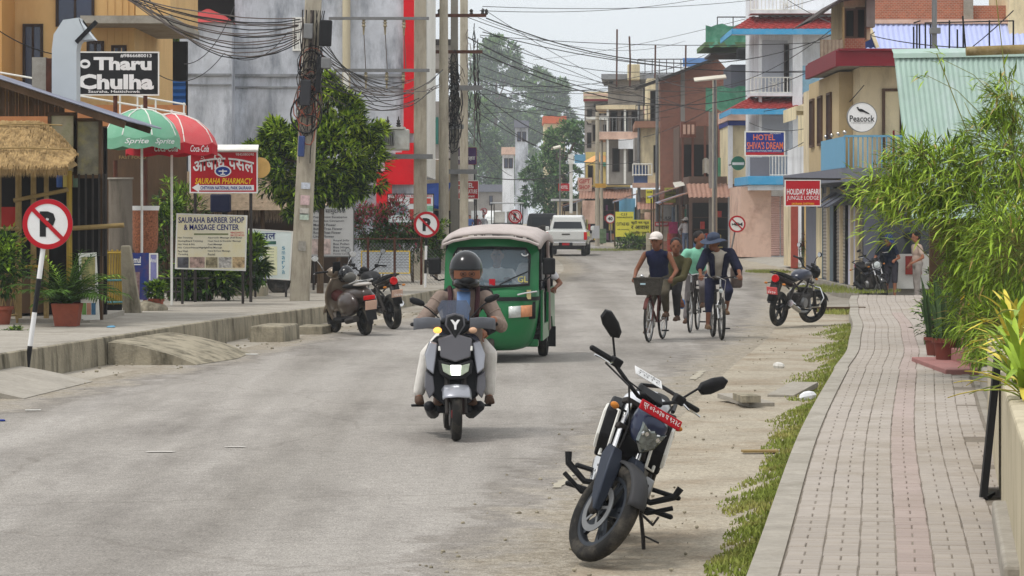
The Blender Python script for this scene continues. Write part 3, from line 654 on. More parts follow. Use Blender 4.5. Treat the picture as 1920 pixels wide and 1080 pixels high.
# black eatery sign on two iron posts with small boards
d = 53.0; s, Lc = sign('eatery_sign', 'black Tharu Chulha signboard with white lettering on brown iron posts', (145, 98, 297, 178), d, SGB, yaw=.05, posts=(216, 272), mpost=RST, frame_m=WHT, pr=.04)
stext(s, Lc, 'Tharu', 176, 107, 284, 132, SGW, bold=.045); stext(s, Lc, 'Chulha', 147, 139, 288, 168, SGW, bold=.045)
stext(s, Lc, '#9866680013', 226, 101, 284, 108, SGW, bold=.02); stext(s, Lc, 'Sauraha, Hattichowk', 166, 169, 263, 175, SGW, bold=.015)
b = MB(); c = Lc(160, 120); b.T = M.Translation(c) @ M.Rotation(R(90), 4, 'X'); b.prism([(.1 * math.cos(i * .35), .085 * math.sin(i * .35)) for i in range(18)], .003, M.Identity(4)); b.build('emblem', SGW, s, smooth=0)
b = MB(); b.T = M.Translation(c) @ M.Rotation(R(90), 4, 'X'); b.prism([(.055 * math.cos(i * .35), .03 * math.sin(i * .35)) for i in range(18)], .006, M.Identity(4)); b.build('emblem_eye', SGB, s, smooth=0)
for (y0, y1, tx) in ((232, 252, None), (256, 276, 'MENU'), (281, 301, 'Tharu\nFAST FOOD')):
    b = MB(); c = Lc(244, (y0 + y1) / 2, .05); b.box(c, (.62, .025, (y1 - y0) * Lc.kz)); o = b.build('hanging_board', WOD, s, smooth=0)
    if tx: text(tx, s, BAM, (c[0] + .05, c[1] - .02, c[2]), .5, .14, bold=.02)
# umbrellas
m_ug = mat('green_umbrella_cloth', c8(112,166,138), .7, var=.06, vs=2, dirt=c8(150,180,160), ds=2, da=.3); m_ur = mat('red_umbrella_cloth', c8(200,84,88), .7, var=.06, vs=2, dirt=c8(196,120,116), ds=1.5, da=.5); m_ur2 = mat('red_umbrella_valance', c8(176,24,40), .6, var=.06)
def umbrella(label, cx, ytop, yrim, rpx, d, mc, mv, txt):
    k = d / F; r = thing('patio_umbrella', label, 'umbrella', (X(cx, d), d, LZ(d))); z0 = LZ(d); rr = rpx * k; zt = Z(ytop, d) - z0; zr = Z(yrim, d) - z0; n = 8
    def pt(a, q, dz=0): return V((rr * q * math.cos(a), rr * q * math.sin(a), zr + (zt - zr) * math.sqrt(max(0, 1 - (q * .98) ** 2)) + dz))
    for s in range(n):
        b = MB(); a0, a1 = (s + .5) * 2 * math.pi / n, (s + 1.5) * 2 * math.pi / n
        b.grid([[pt(a0 + (a1 - a0) * j / 4, q) * 1 + V((0, 0, -.05 * q * math.sin(math.pi * j / 4))) for j in range(5)] for q in (0.02, .2, .4, .6, .8, .93, 1)]); b.build('canopy_panel', mc, r, smooth=50)
        b = MB(); b.grid([[pt(a0 + (a1 - a0) * j / 4, 1.0, dz) + V((0, 0, -.05 * math.sin(math.pi * j / 4))) for j in range(5)] for dz in (0, -.1, -.19)]); b.build('valance', mv, r, smooth=50)
        b = MB(); b.tube([pt(a0, q, .01) for q in (.05, .3, .6, .85, 1)], .012, 5); b.build('rib', WHT, r)
    b = MB(); b.cyl((0, 0, 0), (0, 0, zt + .08), .022, n=8); b.build('pole', WHT, r)
    for a, dx in ((-90, -.3), (-45, .0)):
        aa = R(a); p = pt(aa, 1.012 * math.cos(math.pi / n), -.1) if 0 else pt(aa, 1.0, -.11)
        text(txt, r, SGW, (p.x * .97, p.y * .97 - .03, p.z), .42, .12, rot=(R(90), 0, aa + R(90)), bold=.01, shear=.3)
umbrella('red cola umbrella standing beside the pharmacy sign', 322, 214, 282, 86, 51.6, m_ur, m_ur2, 'Coca-Cola')
umbrella('pale green patio umbrella overlapping the red one', 266, 205, 268, 72, 50.4, m_ug, m_ug, 'Sprite')
# pharmacy sign, barber sign, grocery sign
d = 54.0; s, Lc = sign('pharmacy_sign', 'red Sauraha Pharmacy signboard beside the cola umbrella', (357, 284, 482, 361), d, RED, yaw=.04, posts=(366, 470), frame_m=SGW, pr=.03)
stext(s, Lc, 'औषिध पसल', 362, 296, 476, 326, SGW, bold=.02, arc=.09); stext(s, Lc, 'SAURAHA PHARMACY', 366, 334, 473, 345, YEL, bold=.012, shear=.25); spatch(s, Lc, 372, 347, 476, 357, SGW, 'arrow_panel')
b = MB(); b.T = M.Translation(Lc(366, 352)) @ M.Rotation(R(90), 4, 'X'); b.prism([(-.06, 0), (.075, .085), (.075, -.085)], .004, M.Identity(4)); b.build('arrow_head', SGW, s, smooth=0)
stext(s, Lc, 'CHITWAN NATIONAL PARK SAURAHA', 376, 349, 472, 355.5, BLU, off=.004, bold=.02); stext(s, Lc, '9845080090', 442, 287, 476, 292, SGW)
for rx, ry, mm, o in ((.16, .105, SGW, 0), (.135, .085, BLU, .003)):
    b = MB(); b.T = M.Translation(Lc(418, 321, o)) @ M.Rotation(R(90), 4, 'X'); b.prism([(rx * math.cos(i * math.pi / 12), ry * math.sin(i * math.pi / 12)) for i in range(24)], .004, M.Identity(4)); b.build('emblem', mm, s, smooth=0)
b = MB(); cc = V(Lc(418, 321, .008)); b.box(cc, (.16, .004, .022)); b.box(cc - V((0, .001, .02)), (.025, .004, .1)); b.box(cc - V((0, .0, .06)), (.09, .005, .018)); b.build('emblem_mark', SGW, s, smooth=0)
b = MB(); a = Lc(357, 284); c = Lc(482, 284); b.add([(a[0] - .06, -.25, a[2] + .03), (c[0] + .03, -.25, a[2] + .03), (c[0] + .03, .02, a[2] + .13), (a[0] - .06, .02, a[2] + .13), (a[0] - .06, -.25, a[2] + .01), (c[0] + .03, -.25, a[2] + .01)], [(0, 1, 2, 3), (4, 5, 1, 0), (1, 5, 2), (0, 3, 4)]); b.build('rain_hood', WHT, s, smooth=0)
b = MB(); b.cyl((Lc(484, 0)[0] + .02, .2, Lc(0, 312)[2] - .02), (Lc(484, 0)[0] + .02, .26, Lc(0, 312)[2] - .02), .2, n=20); b.build('round_lamp_box', mat('amber_round_sign', c8(196,160,96), .6, var=.2), s)
m_bar = mat('barber_sign_print', c8(226,220,196), .55, var=.05, vs=1, dirt=c8(226,210,140), ds=1.2, da=.6)
d = 52.5; s, Lc = sign('barber_sign', 'white Sauraha Barber Shop and Massage Center board below the pharmacy sign', (331, 403, 461, 505), d, m_bar, yaw=.03, posts=(342, 455), frame_m=WHT, tilt=.03)
NAV = mat('navy_print', c8(28,40,110), .6, var=.05); DGY = mat('dark_grey_print', c8(60,62,70), .7, var=.1)
stext(s, Lc, 'SAURAHA BARBER SHOP', 335, 407, 458, 418, NAV, bold=.014); stext(s, Lc, '& MASSAGE CENTER', 345, 420.5, 448, 431.5, NAV, bold=.014)
spatch(s, Lc, 364, 437.5, 428, 440.5, mat('olive_print', c8(120,128,90), .7)); stext(s, Lc, '9845099271\n9815224550', 432, 434.5, 458, 443, mat('red_print', c8(200,90,90), .6), bold=.01)
for i, (l, r_) in enumerate((('Hair Trimming', 'Ayurvedic Massage (Full Body)'), ('Shaving/Beard Trimming', 'Head Neck & Shoulder Massage'), ('Hair Wash & Dry', 'Foot Massage'), ('Hair Colour/Henna/Highlight', 'Thai Massage'), ('Face Wash', 'Hand & Face Massage'), ('Threading', 'Facial'))):
    y = 446 + i * 6.2; stext(s, Lc, l, 334, y - 2, 334 + len(l) * 2.1, y + 2, DGY, bold=.01); stext(s, Lc, r_, 390, y - 2, 390 + len(r_) * 2.2, y + 2, DGY, bold=.01)
for x0, x1, cc in ((333, 354, c8(90,90,96)), (356, 384, c8(176,150,140)), (386, 408, c8(160,150,120)), (410, 434, c8(200,196,190)), (436, 459, c8(196,170,130))): spatch(s, Lc, x0, 482, x1, 502, mat('salon_photo_%d' % x0, cc, .6, var=.6, vs=9, dirt=c8(50,44,40), ds=8, da=.9), 'salon_photo')
d = 58.0; s, Lc = sign('grocery_sign', 'white shop board with blue Nepali lettering left of the concrete pole', (464, 432, 546, 522), d, mat('shop_board_print', c8(214,224,222), .55, var=.05), yaw=-.1, posts=(478, 536), frame_m=WHT, tilt=.06)
stext(s, Lc, 'ी पसल', 464, 432, 517, 449, NAV, bold=.012); spatch(s, Lc, 466, 452, 518, 458, mat('green_print', c8(60,100,90), .7)); spatch(s, Lc, 493, 462, 520, 516, mat('pale_yellow_print', c8(226,226,190), .7), 'price_list')
for i in range(9): stext(s, Lc, 'rate list item', 495, 465 + i * 5.4, 514, 467.6 + i * 5.4, DGY)
for i in range(5):
    for j in range(2): spatch(s, Lc, 468 + j * 11, 464 + i * 9, 477 + j * 11, 471 + i * 9, mat('blue_thumb_%d' % (i % 3), (c8(150,180,196), c8(120,150,180), c8(180,196,190))[i % 3], .6, var=.4, vs=9), 'thumbnail')
for i, ch in enumerate('smarya'): stext(s, Lc, ch, 529, 462 + i * 9, 535, 468 + i * 9, mat('teal_print', c8(60,140,170), .6))
# list board right of the pole
d = 63.0; s, Lc = sign('honey_list_board', 'grey list board between concrete pole and pink shrubs', (580, 386, 663, 481), d, mat('grey_board_print', c8(196,196,196), .6, var=.06), yaw=.05, posts=(588, 656), frame_m=STL)
stext(s, Lc, 'नारी सामुदायक', 592, 390, 648, 402, DGY, bold=.01)
for i, tx in enumerate(('Peppermint Eucalyptus', 'Eucalyptus Cinnamon', 'Mustard Flower', 'Butter Tree Flower', 'Rock Wheat Flower', 'Litchi Flower')): stext(s, Lc, tx, 588, 405 + i * 7.2, 588 + len(tx) * 3, 409.6 + i * 7.2, DGY, bold=.012); spatch(s, Lc, 583, 405.5 + i * 7.2, 586, 409 + i * 7.2, DGY, 'bullet')
for i, tx in enumerate(('Royal Jelly', 'Bee Pollen', 'Bee Hives', 'Bee Wax', 'Honey Candy')): stext(s, Lc, tx, 625, 449 + i * 6.3, 655, 453 + i * 6.3, DGY, bold=.01)
spatch(s, Lc, 583, 448, 620, 477, mat('bee_photo', c8(206,186,180), .6, var=.4, vs=7, dirt=c8(110,100,96), ds=6, da=.8), 'photo')
# yellow bamboo bin, palm pot, poster boards, bags, pillar
d = 48.0; r = thing('bamboo_basket_fence', 'yellow painted bamboo slat screen on a dark base', 'screen', (X(205, d), d, LZ(d))); z0 = LZ(d)
for i in range(15):
    a = R(200 + i * 9.5); p = V((.27 * math.cos(a), .27 * math.sin(a) + .1, 0)); zz = .1 + .02 * (i % 2)
    b = MB(); b.cyl((p.x * .92, p.y * .92, Z(570, d) - z0), (p.x, p.y, Z(470, d) - z0 + zz - .1), .018, n=6); b.build('slat', BAY, r)
for py, mm in ((474, BAY), (525, mat('teal_bamboo_band', c8(84,130,134), .6)), (566, MATS['teal_bamboo_band'])):
    b = MB(); b.tube([(.28 * math.cos(R(a)), .28 * math.sin(R(a)) + .1, Z(py, d) - z0) for a in range(195, 350, 12)], .02, 6); b.build('band', mm, r)
b = MB(); b.lathe([(.2, 0), (.24, .25), (0, .25)], (0, .1, -.0), n=16); b.build('base_tub', BLK, r)
d = 40.4; r = thing('potted_palm', 'bushy palm in a square terracotta pot outside the eatery', 'potted plant', (X(126, d), d, LZ(d)))
b = MB(); rg = lambda w, z: [V((-w, -w, z)), V((w, -w, z)), V((w, w, z)), V((-w, w, z))]; b.loft([rg(.155, 0), rg(.2, .32), rg(.19, .33), rg(.17, .29)]); b.build('pot', TER, r, smooth=0, bevel=.012)
b = MB(); lf = MB()
for i in range(56):
    a = U(0, 6.28); ln = U(.5, .95); el = U(.5, 1.35); pts = [V((0, 0, .28))]; dr = V((math.cos(a) * math.cos(el), math.sin(a) * math.cos(el), math.sin(el)))
    for j in range(7): pts.append(pts[-1] + dr * ln / 7); dr = (dr + V((0, 0, -.16))).normalized()
    b.tube(pts, [.007] * 7 + [.003], 4); lf.mi = i % 2 + (1 if rnd() < .2 else 0)
    for j in range(2, 8):
        for sd in (-1, 1):
            for q in (0, .5):
                p = pts[j - 1].lerp(pts[j], q); dd = (pts[j] - pts[j - 1]).normalized(); leafquad(lf, p, (dd * .7 + dd.cross(V((0, 0, 1))).normalized() * sd * .9 + V((0, 0, -.15))).normalized(), V((0, 0, 1)), U(.16, .28), .026)
b.build('stem', GR2, r); lf.mi = 2; stuff(lf.build('frond', [GR1, GR2, GR3], r, smooth=0))
d = 41.5; s, Lc = sign('menu_poster', 'white standing food poster board behind the potted palm', (150, 474, 184, 600), d, WHT, yaw=-.12, t=.02, tilt=-.05)
spatch(s, Lc, 153, 540, 180, 566, mat('poster_white', c8(210,206,196), .6)); spatch(s, Lc, 153, 482, 179, 538, mat('poster_photo', c8(170,160,110), .6, var=.4, vs=6, dirt=c8(80,110,70), ds=5, da=.8), 'poster_photo', .001)
for i, cc in enumerate((c8(110,150,80), c8(190,140,120), c8(70,110,140))): spatch(s, Lc, 154 + i * 9, 568, 162 + i * 9, 590, mat('poster_thumb_%d' % i, cc, .6, var=.3, vs=8), 'poster_thumb')
d = 49.0; s, Lc = sign('momo_banner', 'dark blue restaurant banner behind the brown iron post', (238, 474, 279, 562), d, mat('navy_banner', c8(34,56,120), .6, var=.1, dirt=c8(110,70,60), ds=3.5, da=.6), t=.02, yaw=.08)
stext(s, Lc, 'Gemul', 240, 481, 264, 493, SGW, bold=.02); spatch(s, Lc, 242, 510, 262, 556, mat('banner_photo', c8(110,84,84), .6, var=.6, vs=8, dirt=c8(170,150,150), ds=7, da=.8), 'food_photo'); spatch(s, Lc, 241, 495, 264, 497, SGW, 'rule')
s, Lc = sign('ice_cream_banner', 'narrow purple and white banner beside the blue one', (281, 476, 295, 550), 49.6, mat('violet_banner', c8(130,130,176), .6, var=.3, vs=5), t=.02, frame_m=WHT, yaw=.08); stext(s, Lc, 'Amul', 282, 484, 293, 492, SGW, bold=.02)
d = 46.5; r = thing('stone_pillar', 'rough leaning stone slab pillar by the yellow bamboo screen', 'pillar', (X(243, d), d, LZ(d)))
b = MB(); b.loft([[V((x * w + off, y * .1, z)) for x, y in ((-1, -1), (1, -1), (1, 1), (-1, 1))] for z, w, off in ((-.02, .15, .05), (.35, .12, .01), (.75, .1, -.03), (1.1, .07, -.06))]); b.build('slab', m_kerb, r, smooth=0, bevel=.02)
d = 50.0; r = thing('round_concrete_column', 'tall round grey concrete column behind the iron posts', 'column', (X(226, d), d, LZ(d)))
b = MB(); b.cyl((0, 0, 0), (0, 0, Z(336, d) - LZ(d)), .21, n=20); b.build('shaft', mat('brown_grey_column', c8(112,104,94), .9, var=.2, vs=2, dirt=c8(70,64,56), ds=2, da=.7, streak=(3,3,.4)), r); b = MB(); b.cyl((0, 0, Z(336, d) - LZ(d)), (0, 0, Z(333, d) - LZ(d)), .23, n=20); b.build('rim', m_conc, r)
d = 51.0; r = thing('popcorn_bag', 'tall clear bag of brown snacks hanging by the iron posts', 'bag', (X(272, d), d, Z(476, d)))
b = MB(); b.lathe([(.17, 0), (.22, .1), (.24, .4), (.23, .7), (.25, .82), (.24, .84)], n=16); b.build('bag_body', mat('brown_snacks', c8(140,88,62), .6, var=.75, vs=30, bump=.8, bs=40), r); b = MB(); b.lathe([(.25, .78), (.262, .86), (.2, .84)], n=16); b.build('bag_rim', SGW, r)
for (label, px, py, d, rr, hh, kind) in (('small terracotta pot beside the narrow banner', 293, 575, 48, .13, .2, 0), ('leafy plant in a terracotta pot at the left picture edge', 2, 612, 41, .17, .26, 1)):
    r = thing('flower_pot', label, 'potted plant', (X(px, d), d, LZ(d))); b = MB(); plant_pot(b, rr, hh); b.build('pot', TER, r)
    b = MB(); crown(b, (0, 0, hh + .12 + .5 * kind), (.16 + .25 * kind, .16 + .2 * kind, .14 + .35 * kind), 14 + 26 * kind, 30, .1, .05, csize=.5, shell=.2); b.mi = 2; stuff(b.build('leaves', [GR1, GR2, GR3], r, smooth=0))
# little bamboo fence at the left edge
d = 41.5; r = thing('bamboo_fence', 'low crisscross bamboo fence at the left picture edge', 'fence', (X(10, d), d, LZ(d))); z0 = LZ(d); o = X(10, d)
for (xa, ya, xb, yb, rr) in ((-30, 520, 36, 512, .02), (-30, 562, 36, 550, .02), (-30, 596, 34, 590, .02), (32, 510, 32, 612, .022), (2, 518, 12, 585, .011), (12, 518, 2, 590, .011), (18, 516, 30, 585, .011), (30, 516, 18, 585, .011), (-12, 520, -2, 590, .011)):
    b = MB(); b.cyl((X(xa, d) - o, 0, Z(ya, d) - z0), (X(xb, d) - o, .005 * (xa % 3), Z(yb, d) - z0), rr, n=7); b.build('bamboo_pole', BAM, r)
# bushes, benches and junk behind the boards
def bush(label, px, py, d, rx, rz, n, l=.12, w=.05, mats=None, ry=None, zb=None, name='bush', nl=40, cs=.5):
    z0 = LZ(d) if zb is None else zb; r = thing(name, label, 'bush', (X(px, d), d, z0)); zc = Z(py, d) - z0
    b = MB()
    for i in range(5): b.tube([(U(-.1, .1) * rx, 0, -.02), (U(-.3, .3) * rx, U(-.1, .1), zc * .6), (U(-.6, .6) * rx, U(-.2, .2), zc + rz * .3)], [.02, .014, .006], 5)
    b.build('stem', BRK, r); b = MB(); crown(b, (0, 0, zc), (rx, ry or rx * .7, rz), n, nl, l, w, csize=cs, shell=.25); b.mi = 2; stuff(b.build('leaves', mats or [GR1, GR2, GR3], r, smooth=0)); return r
bush('leafy green bush behind the barber sign, right of the snack bag', 318, 440, 56, .34, 1.1, 40)
bush('low broad-leaved bush under the barber sign', 385, 522, 55, .75, .35, 40, .2, .09)
bush('green plant between barber and grocery signs', 470, 490, 57, .32, .55, 26, .2, .09)
bush('spiky dark plant behind the pharmacy sign posts', 340, 400, 60, .6, .6, 30, .2, .03)
bush('small weed clump at foot of the left post', 32, 622, 39, .2, .06, 10, .06, .02)
m_shr = [GR1, GR2, PNK]
for i, (px, py, rx, rz, lb) in enumerate(((690, 430, .55, .62, 'pink flowering shrub right of the list board'), (735, 425, .5, .7, 'pink flowering shrub below the red band'), (775, 445, .42, .55, 'pink tinged shrub behind the no parking sign'), (712, 470, .5, .4, 'low green shrub behind the wire fence'))): bush(lb, px, py, 69 + i * .4, rx, rz, 38, .13, .045, mats=m_shr if i < 3 else None)
bush('green bush right of the no parking pole beside the rickshaw', 818, 450, 72, .3, .55, 24)
# thatched stall roof and wall behind boards
d = 66.0; r = thing('thatched_stall', 'low thatched stall behind the signboards', 'stall', (X(500, d), d, .3)); o = X(500, d)
b = MB()
for i in range(2600):
    x = X(U(300, 640), d) - o; zt = Z(U(330, 392), d) - .3; t = (Z(330, d) - .3 - zt); s = V((.012, 0, 0)); p = V((x, -.5 - t * .6, zt)); q = p + V((U(-.04, .04), -.1, -.35)); b.add([p - s, p + s, q], [(0, 1, 2)])
stuff(b.build('straw', mat('pale_straw', c8(186,166,142), .95, var=.3, vs=9), r, smooth=0))
b = MB(); b.add([(X(290, d) - o, -1.3, Z(394, d) - .3), (X(650, d) - o, -1.3, Z(394, d) - .3), (X(650, d) - o, -.45, Z(322, d) - .3), (X(290, d) - o, -.45, Z(322, d) - .3)], [(0, 1, 2, 3)]); b.build('thatch_roof', MATS['pale_straw'], r)
b = MB(); b.bb(X(290, d) - o, X(650, d) - o, .6, .7, 0, Z(385, d) - .3); b.build('back_wall', mat('dim_brown_wall', c8(66,54,46), .9, var=.25), r, smooth=0)
for px in (300, 398, 470, 500, 560, 640): b = MB(); b.cyl((X(px, d) - o, -1.1, -.05), (X(px, d) - o, -1.1, Z(380, d) - .3), .05, n=8); b.build('post', WOD, r)
d = 57.5; r = thing('water_cooler_box', 'dark box on a pole beneath the pharmacy sign', 'box', (X(414, d), d, LZ(d))); b = MB(); b.bb(-.2, .2, -.15, .15, Z(398, d) - .24, Z(364, d) - .24); b.build('case', mat('navy_case', c8(28,32,58), .5, var=.15), r, smooth=0, bevel=.03); b = MB(); b.cyl((.08, 0, 0), (.08, 0, Z(396, d) - .24), .06, n=8); b.build('stand', DKM, r)
d = 54.5; r = thing('iron_rack', 'low dark iron rack in front of the bushes', 'rack', (X(352, d), d, LZ(d)))
for (xa, ya, xb, yb) in ((300, 520, 392, 520), (306, 520, 306, 572), (330, 520, 330, 575), (388, 522, 388, 572), (350, 498, 350, 575), (300, 545, 392, 545)):
    b = MB(); b.cyl((X(xa, d) - X(352, d), 0, max(0, Z(ya, d) - .28)), (X(xb, d) - X(352, d), 0, max(0, Z(yb, d) - .28)), .02, n=6); b.build('bar', DKM, r)
d = 58.5; r = thing('planter_bed', 'low dark brick planter bed below the signboards', 'planter', (X(420, d), d, LZ(d))); b = MB(); b.bb(X(330, d) - X(420, d), X(495, d) - X(420, d), 0, 1.0, -.05, .2); b.build('edging', m_kerb, r, smooth=0, bevel=.02)
d = 61.0; r = thing('parked_hand_cart', 'dark cart with a rubber wheel behind the grocery sign', 'cart', (X(505, d), d, LZ(d))); b = MB(); b.bb(-.5, .35, .1, .7, .25, .5); b.build('tray', mat('grey_cart', c8(70,78,90), .6), r, smooth=0)
b = MB(); b.lathe([(.1, -.06), (.2, -.08), (.24, -.06), (.25, 0), (.24, .06), (.2, .08), (.1, .06)], (.2, .0, .22), (0, 1, 0), 20); b.build('wheel', RUB, r)
r = thing('manhole_cover', 'pale round concrete cover on the left pavement', 'cover', G(432, 578, .245)); b = MB(); b.lathe([(.45, -.02), (.46, .03), (.43, .045), (0, .045)], n=24); b.build('disc', m_conc, r)
r = thing('broken_step', 'rounded broken concrete lump on the left pavement', 'rubble', G(278, 580, .34)); b = MB(); b.ell((0, .2, -.02), (.32, .4, .17), n=10, k=6); b.build('lump', m_kerb, r, smooth=60)
# ---------------------------------------------------------------- poles, transformer, cables
def cablemesh(b, p, q, sag, r, n=14, wv=0.0, ph=0.0):
    pts = []
    for i in range(n + 1):
        t = i / n; c = p.lerp(q, t); c.z -= sag * 4 * t * (1 - t); c.z += wv * wob(t * 6, ph); c.x += wv * wob(t * 5, ph + 2); pts.append(c)
    b.tube(pts, r, 5)
def upole(label, px, ybase, d, w0, w1, ytop=-60, zb=None, round_=False, m=None):
    z0 = LZ(d) if zb is None else zb; r = thing('utility_pole', label, 'utility pole', (X(px, d), d, z0)); h = Z(ytop, d) - z0
    b = MB()
    if round_: b.cyl((0, 0, -.1), (0, 0, h), w0, w1, 14)
    else: b.loft([[V((x * w, y * w * .8, z)) for x, y in ((-1, -1), (1, -1), (1, 1), (-1, 1))] for z, w in ((-.1, w0), (h, w1))])
    b.build('shaft', m or PLE, r, smooth=30, bevel=0 if round_ else .02); return r, (lambda x, y: V((X(x, d) - X(px, d), 0, Z(y, d) - z0)))
# big pole with the cable tangle
pole, q = upole('leaning concrete utility pole wrapped in cable coils in front of the tree', 562, 553, 55.0, .185, .15, -80)
pole.rotation_euler = (0, R(2.6), 0)
for (x0, y0, x1, y1, cc) in ((556, 342, 573, 354, c8(190,196,206)), (556, 366, 573, 384, c8(196,170,170)), (556, 390, 572, 402, c8(184,180,172)), (556, 400, 573, 412, c8(176,190,176)), (556, 452, 570, 470, c8(150,146,138))):
    a = q(x0, y0); c = q(x1, y1); b = MB(); b.box(((a.x + c.x) / 2, -.165, (a.z + c.z) / 2), (abs(a.x - c.x), .004, abs(a.z - c.z))); b.build('pasted_notice', mat('notice_%d' % y0, cc, .8, var=.3, vs=20), pole, smooth=0)
for i in range(26):
    a = q(U(556, 574), U(110, 235)); rx = U(.1, .28); rz = U(.15, .45); ph = U(0, 6)
    b = MB(); b.tube([(a.x * .3 + U(-.03, .03) + rx * math.cos(t * .52 + ph), -.2 - .06 * rnd(), a.z + rz * math.sin(t * .52 + ph)) for t in range(13)], U(.006, .012), 5); b.build('cable_loop', (CAB, CAB, CAG, CUP)[i % 4], pole)
b = MB(); b.tube([(.30 * math.cos(t * .35) - .02, -.24 + .015 * math.sin(t), q(562, 215).z + .36 * math.sin(t * .35)) for t in range(55)], .016, 6); b.build('cable_coil', CAB, pole)
for i in range(18):
    x = U(-.2, .22); b = MB(); b.tube([(x + .03 * wob(t, i), -.19 - .04 * rnd(), q(0, 20 + t * 26).z) for t in range(int(U(5, 13)))], U(.006, .012), 4); b.build('hanging_cable', (CAB, CAG, CAB)[i % 3], pole)
for (x, y, sx, sz, mm) in ((596, 62, .24, .5, BLK), (556, 175, .2, .5, mat('dark_splice_case', c8(54,54,58), .6)), (600, 118, .2, .22, STL), (556, 60, .18, .3, STL), (552, 275, .12, .4, mat('blue_meter', c8(60,76,120), .5)), (585, 140, .1, .7, BLK)):
    a = q(x, y); b = MB(); b.box((a.x * .8, -.26, a.z), (sx, .16, sz)); b.build('junction_box', mm, pole, smooth=0, bevel=.02)
# the other poles
tp, q2 = upole('pale square concrete pole carrying the transformer platform', 788, 525, 72.0, .17, .15)
for (x0, x1, y, hh) in ((618, 805, 36, .07), (628, 806, 133, .08), (700, 812, 294, .12)):
    a = q2(x0, y); c = q2(x1, y); b = MB(); b.bb(a.x, c.x, -.34, -.22, a.z - hh / 2, a.z + hh / 2); b.build('cross_arm', STL, tp, smooth=0)
for (px, y0) in ((683, 38), (723, 38), (758, 40), (687, 138), (726, 138), (757, 138)):
    a = q2(px, y0 + 10); b = MB(); b.lathe([(.02, .16), (.05, .12), (.03, .1), (.055, .05), (.03, .03), (.055, -.03), (.03, -.06), (.02, -.25)], (a.x, -.28, a.z), n=10); b.build('insulator', mat('brown_porcelain', c8(150,140,116), .3, var=.2), tp)
for px in (683, 723, 758):
    a = q2(px, 55); c = q2(px + 4, 132); b = MB(); b.cyl((a.x, -.28, a.z), (c.x, -.28, c.z), .012, n=5); b.build('jumper_wire', CAG, tp)
d = 72.0; tr = thing('transformer', 'grey finned power transformer with black bushings on the platform', 'transformer', (X(728, d), d - .28, Z(286, d)))
def tb(px, py): return V((X(px, d) - X(728, d), 0, Z(py, d) - Z(286, d)))
m_tr = mat('pale_transformer_paint', c8(196,198,192), .55, var=.08, vs=2, dirt=c8(120,100,80), ds=3, da=.4)
a, c = tb(692, 286), tb(768, 243); b = MB(); b.bb(a.x, c.x, -.3, .35, a.z + .05, c.z); b.build('tank', m_tr, tr, smooth=0, bevel=.03)
b = MB(); b.bb(a.x - .05, c.x - .1, -.36, .4, c.z, c.z + .05); b.build('lid', m_tr, tr, smooth=0)
for i in range(11):
    x = tb(703, 0).x + i * .05; z0_, z1_ = tb(0, 274).z, tb(0, 247).z; b = MB(); b.bb(x, x + .018, -.52, -.303, z0_, z1_); b.build('cooling_fin', STL, tr, smooth=0)
for px in (708, 728, 748):
    a = tb(px, 236); b = MB(); b.lathe([(.045, -.05), (.04, .0), (.07, .03), (.035, .05), (.06, .09), (.03, .11), (.05, .15), (.02, .18), (.012, .26)], (a.x, 0, a.z - .03), n=10); b.build('bushing', DKM, tr)
upole('slim round concrete pole left of the leaning steel pole', 832, 470, 84.0, .16, .12, round_=True)
p3, q3 = upole('steel rail pole with rusty cross arms and knotted cables', 852, 470, 88.0, .13, .11, m=mat('weathered_rail_steel', c8(140,136,126), .7, metal=.2, var=.2, vs=3, dirt=c8(96,80,68), ds=3, da=.5))
for y, x0, x1 in ((30, 814, 912), (98, 816, 905)):
    a, c = q3(x0, y), q3(x1, y + 2); b = MB(); b.bb(a.x, c.x, -.28, -.2, a.z - .05, a.z + .05); b.build('cross_arm', RST, p3, smooth=0)
for px in (824, 905, 912, 884): b = MB(); a = q3(px, 24); b.lathe([(.03, -.08), (.06, -.04), (.04, 0), (.06, .05), (.02, .1)], (a.x, -.24, a.z), n=8); b.build('insulator', DKM, p3)
for i in range(60):
    a = q3(U(830, 858), U(130, 260)); rx, rz = U(.08, .3), U(.2, .7); ph = U(0, 6); b = MB(); b.tube([(a.x * .6 + rx * math.cos(t * .6 + ph), -.2 - .2 * rnd(), a.z + rz * math.sin(t * .6 + ph)) for t in range(9)], U(.008, .016), 4); b.build('cable_loop', (CAB, CAG, CAB, CAB)[i % 4], p3)
for y, x0, x1 in ((165, 845, 905), (322, 840, 895), (238, 836, 870)):
    a, c = q3(x0, y), q3(x1, y); b = MB(); b.bb(a.x, c.x, -.3, -.2, a.z - .07, a.z + .07); b.build('bracket_arm', STL, p3, smooth=0)
p4, q4 = upole('pale concrete pole in front of the hotel nature sign', 870, 440, 98.0, .15, .13)
for y, x0, x1 in ((166, 852, 896), (322, 845, 892)):
    a, c = q4(x0, y), q4(x1, y); b = MB(); b.bb(a.x, c.x, -.3, -.2, a.z - .08, a.z + .08); b.build('cross_arm', STL, p4, smooth=0)
for i in range(24):
    a = q4(U(876, 900), U(40, 200)); b = MB(); b.tube([(a.x + .06 * wob(t * 1.3, i), -.2, a.z - t * U(.15, .3)) for t in range(7)], .012, 4); b.build('hanging_cable', CAB if i % 3 else CAG, p4)
